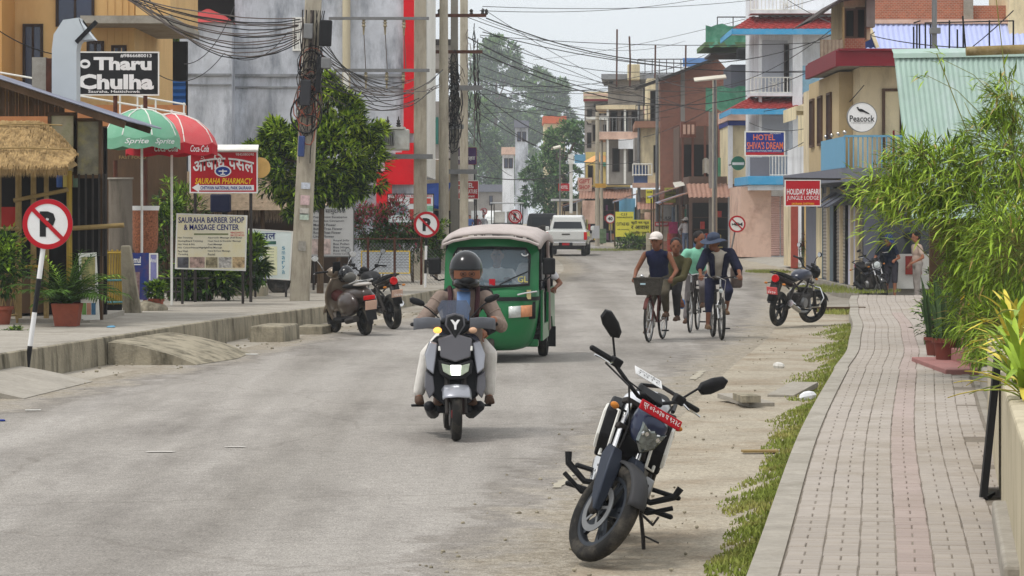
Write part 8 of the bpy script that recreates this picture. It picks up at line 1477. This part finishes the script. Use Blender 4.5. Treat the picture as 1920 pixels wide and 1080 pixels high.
for i in (0, 1):
    for k in range(5):
        a, c_ = (S[i], E[i]) if k < 3 else (E[i], V(((-.30, -.25, 1.03), (.36, -.22, 1.03))[i])); t = (k % 3 + .7) / 3.2; x_, y_, d_ = frame(c_ - a); b = MB(); rr_ = .071 - .005 * k; b.tube([a.lerp(c_, t) + x_ * math.cos(q) * rr_ + y_ * math.sin(q) * rr_ for q in [z * .628 for z in range(10)]], .008, 5, closed=True); b.build('quilted_fold', JKT, r)
person('pillion passenger in black with white wide trousers behind the scooter rider', SLc, 4, (.08, .55, .88), (.16, .5, 1.27), (.2, .44, 1.46), ((.22, .3, .92), (.3, .25, .9)), ((-.29, .22, .28), (.34, .22, .28)), (.1, -1, 0), cl('black_shawl', c8(30,28,32)), 'long', WTR, skin=SK1, flare=1.02, kpole=((-.45, -1, .3), (.45, -1, .3)), sw=.17)
# cyclists
ca, ra = bike_a.location, -14
person('cyclist in navy vest and white cap on the basket bicycle', ca, ra, (0, .26, .96), (0, .05, 1.36), (-.0, -.02, 1.53), ((-.29, -.24, .98), (.29, -.24, .98)), ((-.13, -.05, .12), (.13, .12, .37)), (-.1, -1, -.05), cl('navy_vest', c8(30,34,62)), 'none', cl('olive_trousers', c8(76,70,58)), skin=SK2, hat=('cap', cl('white_cap', c8(214,206,200))), hair=True)
person('pillion in olive jacket riding behind the white capped cyclist', ca, ra, (.1, .72, .88), (.2, .62, 1.24), (.2, .56, 1.44), ((.3, .42, .62), (.16, .3, .9)), ((-.2, .35, .3), (.24, .45, .3)), (.2, -1, 0), cl('olive_jacket', c8(74,70,46)), 'long', cl('dark_cotton', c8(48,46,48)), skin=SK2)
b = MB(); b.ell((0, 0, 0), (.05, .03, .08), n=10, k=8); tag(b.build('water_pouch', mat('bright_blue_pouch', c8(40,120,190), .4), loc=ca + V((.42, .45, .55))), 'small bright blue pouch held beside the basket bicycle', 'pouch')
person('cyclist in mint green shirt looking sideways', bike_b.location, -10, (.02, .26, .96), (.06, .02, 1.34), (.1, -.04, 1.52), ((-.27, -.24, 1.0), (.28, -.24, 1.0)), ((-.13, -.03, .14), (.13, .12, .4)), (.75, -.7, 0), cl('mint_shirt', c8(128,190,164)), 'long', cl('grey_trousers', c8(104,98,98)), skin=SK2)
r, S, E, Kn, Q, H = person('cyclist in dark sun hat and navy jacket on the mountain bicycle', bike_c.location, 3, (.02, .26, .96), (.03, .0, 1.34), (-.06, -.06, 1.5), ((-.3, -.38, 1.0), (.31, -.38, 1.0)), ((-.15, -.05, .16), (.16, .1, .38)), (-.6, -.8, -.1), cl('pale_tee', c8(190,182,170)), 'short', cl('navy_shorts', c8(36,38,62)), 'knee', skin=SK2, hat=('sun', cl('slate_hat', c8(62,70,88))), shoe=mat('tan_shoe', c8(116,92,70), .8))
b = MB(); NV = cl('navy_jacket', c8(28,30,50))
for i in (0, 1): b.cap(S[i] + V((0, .02, .03)), E[i] + V((0, 0, .02)), .082, .07); b.cap(S[i] + V((-(S[i].x - .03) * .35, -.06, -.02)), V((.03 + (-.1, .08)[i], -.02, 1.0)), .05, .045)
b.cap(S[0] + V((0, .03, .05)), S[1] + V((0, .03, .05)), .06, .06); b.cap(S[1], V((.36, .2, 1.0)), .07, .05); b.build('navy_jacket', NV, r, remesh=.014)
b = MB(); b.loft([[V((.34 + x * .09, .45 + y * .1, z)) for x, y in ((-1, -1), (1, -1), (1, 1), (-1, 1))] for z in (.78, .95, 1.12)]); tag(b.build('shoulder_bag', cl('grey_bag', c8(96,84,80), var=.4), loc=bike_c.location, bevel=.04), 'grey and brown bag hanging behind the sun hatted cyclist', 'bag')
# men by the roadster, walkers
g1 = G(1672, 563, -.18); person('man in navy shirt and cap bending over the black roadster', g1 + V((0, .25, 0)), -20, (.0, .1, .88), (-.06, -.12, 1.32), (.02, -.27, 1.46), ((-.26, -.36, .95), (.2, -.4, .98)), ((-.1, .05, 0), (.12, -.05, 0)), (.6, -.6, -.5), cl('navy_tee', c8(26,36,56)), 'short', cl('tan_shorts', c8(60,58,66)), 'short', skin=SK1, hat=('cap', cl('blue_cap', c8(36,52,100))), sw=.17)
g1 = G(1722, 563, -.18); person('man in beige shirt and grey trousers standing under the bamboo', g1 + V((0, .15, 0)), -75, (0, .0, .88), (0, -.02, 1.33), (0, -.05, 1.53), ((-.22, -.12, .86), (.22, -.2, .92)), ((-.09, .03, 0), (.09, -.05, 0)), (0, -1, -.1), cl('beige_shirt', c8(186,164,150)), 'short', cl('ash_trousers', c8(150,142,136)), skin=SK1)
g1 = G(1286, 475, .05); person('pedestrian seen from behind with pale sun hat and grey top', g1, 180, (0, 0, .9), (0, .0, 1.34), (0, 0, 1.5), ((-.24, 0, .85), (.24, -.05, .86)), ((-.1, 0, 0), (.1, .1, 0)), (0, -1, -.1), cl('pale_grey_top', c8(176,170,172)), 'long', cl('blue_jeans', c8(92,104,128)), skin=SK1, hat=('sun', cl('cream_hat', c8(206,200,196))), vox=.02)
for i, (px, lb, c_) in enumerate(((881, 'far walker in blue jacket beyond the rickshaw', c8(52,84,140)), (894, 'far walker in dark red beyond the rickshaw', c8(110,50,60)), (907, 'far walker in grey by the far no parking sign', c8(150,150,156)))):
    d = 205.0 + 6 * i; person(lb, V((X(px, d), d, .0)), 10 * i, (0, 0, .9), (0, 0, 1.36), (0, 0, 1.55), ((-.24, 0, .9), (.24, 0, .9)), ((-.1, 0, 0), (.1, .1, 0)), top=cl('far_%d' % i, c_), bottom=cl('far_leg', c8(60,60,70)), vox=.03)
# rickshaw driver and passenger
rl = rickshaw_o.location
person('rickshaw driver in white shirt behind the windscreen', rl, -5, (0, .62, .76), (0, .5, 1.2), (.02, .44, 1.4), ((-.22, .14, 1.07), (.22, .14, 1.07)), ((-.15, .1, .37), (.15, .1, .37)), top=cl('driver_shirt', c8(210,212,214)), bottom=cl('driver_trousers', c8(70,70,80)), skin=SK2, vox=.02)
person('rickshaw passenger in white shirt leaning an arm out of the side', rl, -5, (.35, 1.68, .82), (.44, 1.45, 1.26), (.4, 1.38, 1.44), ((.3, 1.2, 1.0), (.74, 1.25, .95)), ((.2, 1.15, .37), (.45, 1.15, .37)), top=cl('passenger_shirt', c8(206,206,210)), bottom=cl('passenger_trousers', c8(40,44,60)), sleeve='short', skin=SK2, vox=.02, sw=.17, epole=((-.6, .4, -.8), (.6, .5, -.6)))
# ---------------------------------------------------------------- trees, bamboo, pots
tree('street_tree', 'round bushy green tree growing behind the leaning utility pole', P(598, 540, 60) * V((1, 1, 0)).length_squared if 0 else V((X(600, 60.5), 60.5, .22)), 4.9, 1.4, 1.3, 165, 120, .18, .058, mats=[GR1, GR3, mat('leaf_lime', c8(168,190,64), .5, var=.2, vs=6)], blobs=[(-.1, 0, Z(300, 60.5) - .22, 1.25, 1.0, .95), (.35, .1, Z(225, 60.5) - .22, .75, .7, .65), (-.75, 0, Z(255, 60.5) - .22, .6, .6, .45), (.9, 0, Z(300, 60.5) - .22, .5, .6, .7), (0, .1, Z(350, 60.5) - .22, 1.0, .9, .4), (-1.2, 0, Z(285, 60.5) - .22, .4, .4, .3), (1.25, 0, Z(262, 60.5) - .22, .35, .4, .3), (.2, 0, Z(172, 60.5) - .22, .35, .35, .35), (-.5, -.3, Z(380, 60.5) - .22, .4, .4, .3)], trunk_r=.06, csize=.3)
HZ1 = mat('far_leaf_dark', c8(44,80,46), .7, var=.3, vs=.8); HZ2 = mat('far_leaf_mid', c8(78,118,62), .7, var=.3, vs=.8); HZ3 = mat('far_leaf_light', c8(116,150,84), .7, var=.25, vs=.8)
def ftree(label, px, d, blobs, n, nl, l):
    z = lambda y: Z(y, d); k = d / F
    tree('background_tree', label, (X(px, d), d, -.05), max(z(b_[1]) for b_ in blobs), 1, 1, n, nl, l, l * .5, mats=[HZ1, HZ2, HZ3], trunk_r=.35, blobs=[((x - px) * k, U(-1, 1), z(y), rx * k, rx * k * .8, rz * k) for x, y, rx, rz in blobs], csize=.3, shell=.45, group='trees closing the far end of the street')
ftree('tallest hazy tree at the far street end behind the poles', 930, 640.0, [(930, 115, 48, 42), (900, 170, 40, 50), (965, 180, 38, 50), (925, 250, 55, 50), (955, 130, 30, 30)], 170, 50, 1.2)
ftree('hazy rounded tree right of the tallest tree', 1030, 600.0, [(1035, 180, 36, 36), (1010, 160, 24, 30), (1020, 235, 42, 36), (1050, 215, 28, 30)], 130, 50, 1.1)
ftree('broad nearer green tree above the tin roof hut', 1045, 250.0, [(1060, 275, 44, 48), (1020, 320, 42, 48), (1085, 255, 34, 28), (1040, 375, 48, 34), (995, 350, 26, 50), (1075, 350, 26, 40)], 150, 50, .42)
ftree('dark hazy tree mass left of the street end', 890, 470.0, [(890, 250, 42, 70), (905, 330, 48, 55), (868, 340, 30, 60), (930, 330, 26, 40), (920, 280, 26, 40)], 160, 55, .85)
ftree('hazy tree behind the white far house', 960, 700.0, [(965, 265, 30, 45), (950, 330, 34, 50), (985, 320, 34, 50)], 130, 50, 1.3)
tree('backyard_tree', 'dark tree between orange house and grey building', (X(300, 80), 80, .1), 7.5, 1.2, 1.6, 70, 46, .2, .08, blobs=[(0, 0, Z(95, 80), .9, .8, .7), (.3, 0, Z(130, 80), .7, .6, .6)], trunk_r=.12)
# bamboo clump on the right
d = 32.0; bx0 = 6.35; root = thing('bamboo_clump', 'large leaning bamboo clump with bright narrow leaves over the pavement', 'bamboo', (bx0, d, .1)); B5L = mat('bamboo_leaf_light', c8(152,178,60), .45, var=.25, vs=5); B5D = mat('bamboo_leaf_dark', c8(84,106,38), .5, var=.3, vs=5); B5M = mat('bamboo_leaf_mid', c8(130,156,50), .5, var=.25, vs=5)
BC = mat('bamboo_culm', c8(120,120,60), .5, var=.2, vs=4); lf = MB(); twig = MB(); tips = []
def culm(p0, dr, h, bend, r0):
    pts = [p0]; dv = dr.normalized()
    for i in range(12): pts.append(pts[-1] + dv * h / 12); dv = (dv + bend * .045 * (1 + i * .12)).normalized()
    b = MB(); b.tube(pts, [r0 * (1 - .07 * i) for i in range(13)], 7); b.build('culm', BC, root)
    return pts
LM = {}
def one_leaf(m, i):
    b = MB(); leafquad(b, V((0, 0, 0)), V((1, 0, 0)), V((0, 0, 1)), .2, .024, .3); return b.mesh('leaf', m, 0)
LM = [one_leaf(m, i) for i, m in enumerate((B5L, B5M, GR4))]; nleaf = [0]
def spray(c, u, n, sz=1.0, light=.5):
    for j in range(n):
        dr = (u * .8 + rdir() * .75 + V((-.1, 0, -.18))).normalized(); p = c + rdir() * .07 * sz; l_ = U(.13, .24) * sz
        t = rnd(); lf.mi = 3 if rnd() < .05 else (0 if t < light * .75 else (1 if t < .8 else 2)); leafquad(lf, p, dr, V((0, 0, 1)) + rdir() * .3, l_, l_ * .115, .3)
def bz(c, rx, ry, rz, n, k, light):
    for i in range(n):
        u = rdir(); q = .55 + .45 * rnd(); cc = V(c) + V((u.x * rx * q, u.y * ry * q, u.z * rz * q)); out = (u + V((-.3, -.2, -.1))).normalized(); st = cc - out * .3; twig.tube([st, cc - out * .1 + V((0, 0, .02)), cc + out * .06], [.004, .003, .002], 4)
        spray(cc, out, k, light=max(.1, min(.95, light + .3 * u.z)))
for i in range(13): a = U(0, 6.28); culm(V((math.cos(a) * .5, math.sin(a) * .5, 0)), V((U(-.35, .15), U(-.2, .2), 1)), U(2.4, 3.6), V((U(-1.0, .4), U(-.4, .3), -.5)), U(.016, .026))
L_ = lambda px, py, dd=32.0: (X(px, dd) - bx0, dd - 32.0, Z(py, dd) - .1)
bz(L_(1872, 400), .82, .9, .8, 320, 11, .45); bz(L_(1750, 330), .6, .6, .38, 150, 10, .6); bz(L_(1880, 290), .55, .7, .55, 170, 10, .6); bz(L_(1700, 365), .45, .45, .22, 90, 9, .7); bz(L_(1845, 480), .42, .5, .45, 110, 10, .4); bz(L_(1855, 560), .55, .5, .6, 170, 10, .3); bz(L_(1890, 470, 30.5), .45, .5, .6, 150, 10, .5); bz(L_(1870, 620, 30.5), .4, .4, .35, 90, 9, .4); bz(L_(1640, 345), .22, .3, .18, 26, 8, .8); bz(L_(1890, 190), .3, .4, .3, 40, 8, .7); bz(L_(1720, 290), .35, .4, .18, 40, 8, .75)
for px, py in ((1600, 370), (1625, 395), (1610, 350), (1660, 305), (1690, 275), (1735, 140), (1765, 110), (1690, 410), (1830, 160), (1880, 140), (1650, 420)): spray(V(L_(px, py)), V((-.7, -.2, .1)), 9, light=.8); twig.tube([V(L_(px, py)), V(L_(px + 60, py + 30)), V(L_(px + 120, py + 90))], [.003, .004, .006], 4)
lf.mi = 2; stuff(lf.build('foliage', [B5L, B5M, B5D, mat('dry_bamboo_leaf', c8(170,150,92), .7, var=.2)], root, smooth=0)); stuff(twig.build('twigs', BC, root))
for i in range(240):
    t = rnd(); px = 1610 + 300 * t; py = 395 - 120 * t * rnd() + U(-40, 70); o = bpy.data.objects.new('leaf', LM[i % 3]); COL.objects.link(o); o.parent = root; p = V(L_(px, py, 31.0)); p.y -= U(.0, .35); o.location = p; o.rotation_euler = (U(-.6, .6), U(-.3, .9), U(2.2, 4.2)); o.scale = (U(.8, 1.25),) * 3
b = MB(); b.tube([L_(1905, 330), L_(1880, 100), L_(1868, 0), L_(1864, -60)], .006, 5); b.build('culm', BC, root); b = MB(); b.tube([L_(1830, 290), L_(1795, 200), L_(1764, 120), L_(1756, 100)], .006, 5); b.build('culm', BC, root)
# right foreground: wall, ledge, steps, pots, frame
W = lambda d: 2.62 + .152 * (d - 14.8)
m_wl = mat('beige_garden_wall', c8(186,176,152), .9, var=.1, vs=1.5, dirt=c8(130,120,96), ds=1.3, da=.6, streak=(1.5,1.5,.4), bump=.2, bs=30)
r = thing('garden_wall', 'beige plastered garden wall at the right picture edge', 'wall', (W(18), 18, .1)); b = MB(); rg = []
for d in (12.5, 16, 20, 24.5): rg.append([V((W(d) - W(18), d - 18, -.1)), V((W(d) - W(18) + .3, d - 18, -.1)), V((W(d) - W(18) + .3, d - 18, .8)), V((W(d) - W(18), d - 18, .8))])
b.loft(rg); b.build('wall_body', m_wl, r, smooth=0, bevel=.02)
b = MB(); b.box((W(15.6) - W(18) - .0, -2.4, .0), (.16, 3.2, .3), (0, 0, -.15)); b.build('plinth', m_conc, r, smooth=0, bevel=.02)
r = thing('leaning_board', 'black edged board leaning against the garden wall', 'board', (W(18.6) - .1, 18.6, .105)); b = MB(); b.bar((-.02, -.02, .02), (.09, .05, .96), .045, .06, up=(0, 1, 0)); b.build('edge_rail', SGB, r, smooth=0); b = MB(); b.bar((-.035, -.03, .03), (.075, .04, .96), .008, .03, up=(0, 1, 0)); b.build('white_edge', SGW, r, smooth=0); b = MB(); b.bar((.0, .0, .015), (.1, .3, .015), .03, .03); b.build('bottom_rail', SGB, r, smooth=0); b = MB(); b.add([(0, 0, .03), (.1, .75, .03), (.2, .8, .96), (.1, .05, .96)], [(0, 1, 2, 3)]); b.build('panel', mat('grey_panel_back', c8(150,148,140), .7), r, smooth=0)
r = thing('raised_ledge', 'low broken concrete ledge beside the brick pavement', 'ledge', (4.9, 29, .1)); b = MB(); rg = []
for i, d in enumerate((24.8, 26.5, 28.5, 30.5, 32.4)): x = 4.22 + .142 * (d - 24.8) + .03 * wob(i * 2) - 4.9; rg.append([V((x, d - 29, -.05)), V((x + 2.2, d - 29, -.05)), V((x + 2.2, d - 29, .26)), V((x, d - 29, .26 - .02 * (i % 2)))])
b.loft(rg); b.build('slab', m_conc, r, smooth=0, bevel=.025)
m_st = mat('pink_cement_step', c8(150,106,102), .85, var=.1, vs=3, dirt=c8(120,92,86), ds=2, da=.7); r = thing('pink_steps', 'three pink cement entrance steps beside the potted snake plants', 'steps', (5.1, 33.4, .1))
for i in range(3): b = MB(); b.bb((-.1, .28, .4)[i], 1.7, (-.6, -.1, .5)[i], 2.2, -.05, (.07, .22, .34)[i]); b.build('step', m_st, r, smooth=0, bevel=.012)
m_sn = mat('snake_plant_leaf', c8(70,92,56), .45, var=.35, vs=9, stretch=(1,1,3))
for (lb, px, py, d, n, rr) in (('snake plant in a large terracotta pot on the pavement edge', 1775, 678, 35.0, 26, .17), ('snake plant in a dark pot behind the first pot', 1752, 664, 37.0, 20, .13), ('tall snake plant cluster in a pot by the pink steps', 1798, 655, 36.6, 18, .14)):
    r = thing('snake_plant', lb, 'potted plant', (X(px, d), d, .11)); b = MB(); plant_pot(b, rr, rr * 1.9); b.build('pot', mat('dark_red_pot', c8(112,58,48), .7, var=.15, dirt=c8(70,48,42), ds=4, da=.5), r)
    for i in range(n):
        a = U(0, 6.28); h_ = U(.45, .85); w_ = U(.02, .03); t = U(0, 3.14); x0_, y0_ = math.cos(a) * rr * .6, math.sin(a) * rr * .6; dx_, dy_ = math.cos(a) * U(.02, .14), math.sin(a) * U(.02, .14); cx_, cy_ = math.cos(t) * w_, math.sin(t) * w_; b = MB(); b.grid([[(x0_ + dx_ * q * q - cx_ * k, y0_ + dy_ * q * q - cy_ * k, rr * 1.6 + h_ * q), (x0_ + dx_ * q * q, y0_ + dy_ * q * q + .008, rr * 1.6 + h_ * q), (x0_ + dx_ * q * q + cx_ * k, y0_ + dy_ * q * q + cy_ * k, rr * 1.6 + h_ * q)] for q, k in ((0, .7), (.3, 1), (.6, 1), (.85, .7), (1, .05))]); b.build('leaf', m_sn, r)
    b = MB(); crown(b, (0, 0, rr * 2), (rr, rr, .06), 8, 14, .06, .03, csize=.6, shell=.3); b.mi = 2; stuff(b.build('ground_cover', [GR1, GR2, GR3], r, smooth=0))
for (lb, px, d, n, hh, mm) in (('yellow striped strap leaved plant at the right edge', 1915, 21.5, 44, 1.0, 1), ('tall croton with yellow blades behind the wall', 1895, 24.5, 22, 1.25, 2), ('green strap leaved shrub above the leaning board', 1912, 18.2, 50, .55, 0), ('pale striped shrub filling the right edge under the bamboo', 1900, 22.8, 50, .8, 1), ('low strap leaved plant spilling over the garden wall', 1925, 16.6, 46, .4, 1)):
    r = thing('strap_leaf_plant', lb, 'plant', (X(px, d) - .02, d, .75 if d < 24 else .5)); b = MB(); b.cyl((0, 0, -.6), (0, 0, .2), .02, n=6); b.build('stem', BRK, r)
    ms = [B5L, mat('yellow_blade', c8(206,190,80), .5, var=.2, vs=6), B5M]
    for i in range(n):
        a = U(0, 6.28); el = U(-.1, 1.2); l_ = U(.3, .5) * (1.25 if mm == 2 else 1); p = V((0, 0, U(-.3, .25) * hh + .25)); u_ = V((math.cos(a) * math.cos(el), math.sin(a) * math.cos(el), math.sin(el))); s_ = u_.cross(V((0, 0, 1))).normalized() * .022; pts = [p + u_ * l_ * q + V((0, 0, -.28 * l_ * q * q)) for q in (0, .3, .6, .85, 1)]; b = MB(); b.grid([[pt_ - s_ * k, pt_ + V((0, 0, -.006)), pt_ + s_ * k] for pt_, k in zip(pts, (.4, 1, .95, .6, .05))]); b.build('leaf', ms[1 if rnd() < (.5 if mm else .15) else (0 if rnd() < .5 else 2)], r)
bush('green hedge bush beside the two men under the bamboo', 1758, 560, 46.0, .2, .6, 30, .09, .04, zb=.1)
bush('low green hedge behind the snake plants', 1790, 590, 40.0, .55, .5, 40, .1, .04, zb=.1)
bush('dry reddish plant by the yellow gate pillar', 1522, 455, 88.0, .25, .55, 20, .2, .06, mats=[mat('maroon_leaf', c8(96,60,52), .7, var=.3), GR1, BRK], zb=.09); bush('grassy green clump at the gate pillar', 1545, 490, 84.0, .75, .4, 34, .25, .02, zb=.0)
bush('green weeds along the yellow boards', 1190, 455, 144.0, 1.1, .35, 30, .25, .06, zb=.05)
for (lb, x_, d_) in (('leafy hedge growing behind the near garden wall', 4.2, 18.0), ('leafy hedge behind the far end of the garden wall', 5.0, 22.0)): bush(lb, 960 + x_ * F / d_, 395 + 1.3 * F / d_, d_, .7, .55, 50, .14, .05, zb=.1, ry=1.6)
for px in (1800, 1822): r = thing('bamboo_fence_post', 'thick bamboo gate post %s the pink steps' % ('left of' if px == 1800 else 'right of'), 'post', (X(px, 36.2), 36.2, .1)); b = MB(); b.cyl((0, 0, 0), (0, 0, 1.5), .055, n=10); b.build('culm', BAM, r); b = MB(); b.tube([(.06 * math.cos(t), .06 * math.sin(t) - .01, .1 + t * .06) for t in range(22)], .006, 4); b.build('string_light', YEL, r)
r = thing('grey_gate_pier', 'plain grey pier between the men and the bamboo', 'pier', (X(1752, 58), 58, .1)); b = MB(); b.bb(.0, .55, 0, .5, -.3, 2.6); b.build('pier_body', m_slt, r, smooth=0, bevel=.02)
# ---------------------------------------------------------------- litter, stones, patches
def lump(name, lb, cat, p, sz, m, n=7): b = MB(); b.ell((0, 0, sz[2] * .4), sz, (U(-.2, .2), U(-.2, .2), U(0, 3)), n, 5); return tag(b.build(name, m, loc=p, smooth=0), lb, cat)
CARD = mat('crumpled_paper', c8(206,204,198), .8, var=.2, vs=12)
def flat(name, lb, x, y, w_, l_, m, z=.004, h_=.012, rz=0, tilt=0, cat='litter', kind=None): p = G(x, y, z); b = MB(); b.box((0, 0, h_ / 2), (w_, l_, h_), (tilt, 0, rz)); return tag(b.build(name, m, loc=p, smooth=0, bevel=.003), lb, cat)
flat('broken_slab', 'broken grey concrete slab lying on the grass verge', 1398, 755, .28, .9, m_conc, h_=.05, rz=.3, tilt=.05, cat='slab'); flat('broken_slab', 'dark drain cover slab beside the dirt shoulder', 1400, 752, .2, .5, m_kerb, .05, .07, .1, cat='slab'); flat('broken_slab', 'tilted flat stone at the pavement edge grass', 1487, 738, .3, .9, m_conc, h_=.06, rz=-.4, tilt=.1, cat='slab')
lump('white_bag', 'crumpled white plastic bag on the dirt shoulder', 'litter', G(1460, 689), (.08, .06, .05), CARD); lump('white_stone', 'rounded white stone on the grass by the pavement', 'stone', G(1514, 748), (.07, .1, .06), m_wh)
flat('plank', 'pale stick lying in the near grass', 1425, 848, .3, .1, BAM, h_=.02, rz=.1, cat='stick'); flat('blue_wrapper', 'bright blue wrapper at the left road edge', 4, 789, .05, .1, BLU, rz=.3); flat('white_wrapper', 'white wrapper under the left concrete ramp', 62, 770, .16, .03, CARD, rz=.2); flat('pale_wrapper', 'pale wrapper by the worn concrete ramp', 470, 665, .2, .08, CARD, rz=-.2)
flat('log', 'dark log lying by the parked red tailed motorcycle', 1575, 585, 1.0, .12, WOD, .03, .1, .15, cat='log'); lump('pavement_wrapper', 'blue wrapper on the left pavement', 'litter', G(208, 614, .36), (.07, .05, .02), m_blt)
b = MB()
for i in range(700):
    d = 14 + 36 * rnd() ** 1.5; x = XR(d) + U(-.5, 1.2); s = .003 + .016 * rnd() ** 4; b.T = M.Translation((x, d, s * .3)) @ M.Rotation(U(0, 6), 4, 'Z'); b.ell((0, 0, 0), (s, s * .8, s * .6), None, 5, 4)
for i in range(160):
    d = 28 + 28 * rnd(); x = KL(d) + U(.05, 1.2); s = U(.008, .03); b.T = M.Translation((x, d, s * .3)); b.ell((0, 0, 0), (s, s * .8, s * .6), None, 5, 4)
b.T = None; tag(b.build('gravel', m_kerb, smooth=0), 'loose gravel and pebbles along both road edges', 'gravel', kind='stuff')
for (lb, x, y, w_, l_) in (('worn white lane dash on the near left road', 300, 847, .22, .1), ('worn white paint fleck on the near road', 440, 838, .16, .07), ('faded yellow edge mark right of the scooter', 1040, 900, .07, 1.2), ('faded yellow edge mark beyond the mirror', 1290, 703, .09, 1.8)):
    p = G(x, y, .004); b = MB(); n_ = 9; b.grid([[(-w_ / 2 + .03 * wob(i * 1.7) + .15 * (i / n_) * l_ * 0.9, l_ * (i / n_ - .5), .003), (w_ / 2 + .03 * wob(i * 2.3, 2) + .15 * (i / n_) * l_ * .9, l_ * (i / n_ - .5), .003)] for i in range(n_ + 1)]); tag(b.build('road_marking', mat('worn_' + ('white' if 'white' in lb else 'yellow'), c8(196,192,186) if 'white' in lb else c8(166,159,142), .9, var=.12, vs=14, dirt=c8(150,145,138), ds=7, da=1.0), loc=p), lb, 'road marking')['kind'] = 'structure'
# ---------------------------------------------------------------- humid air
b = MB(); b.bb(-260, 260, -60, 900, -1.2, 34)
hz = b.build('haze', mat('unused_surface', (.5,.5,.5)), smooth=0); hz.data.materials.clear()
hm = bpy.data.materials.new('humid_air'); hm.use_nodes = True; t = hm.node_tree; t.nodes.clear()
pv_ = t.nodes.new('ShaderNodeVolumePrincipled'); om = t.nodes.new('ShaderNodeOutputMaterial')
pv_.inputs['Color'].default_value = (.93, .97, 1.0, 1); pv_.inputs['Density'].default_value = .0005; pv_.inputs['Anisotropy'].default_value = .0
t.links.new(pv_.outputs[0], om.inputs['Volume']); hz.data.materials.append(hm)
tag(hz, 'thin humid haze over the far street', 'haze', kind='stuff')
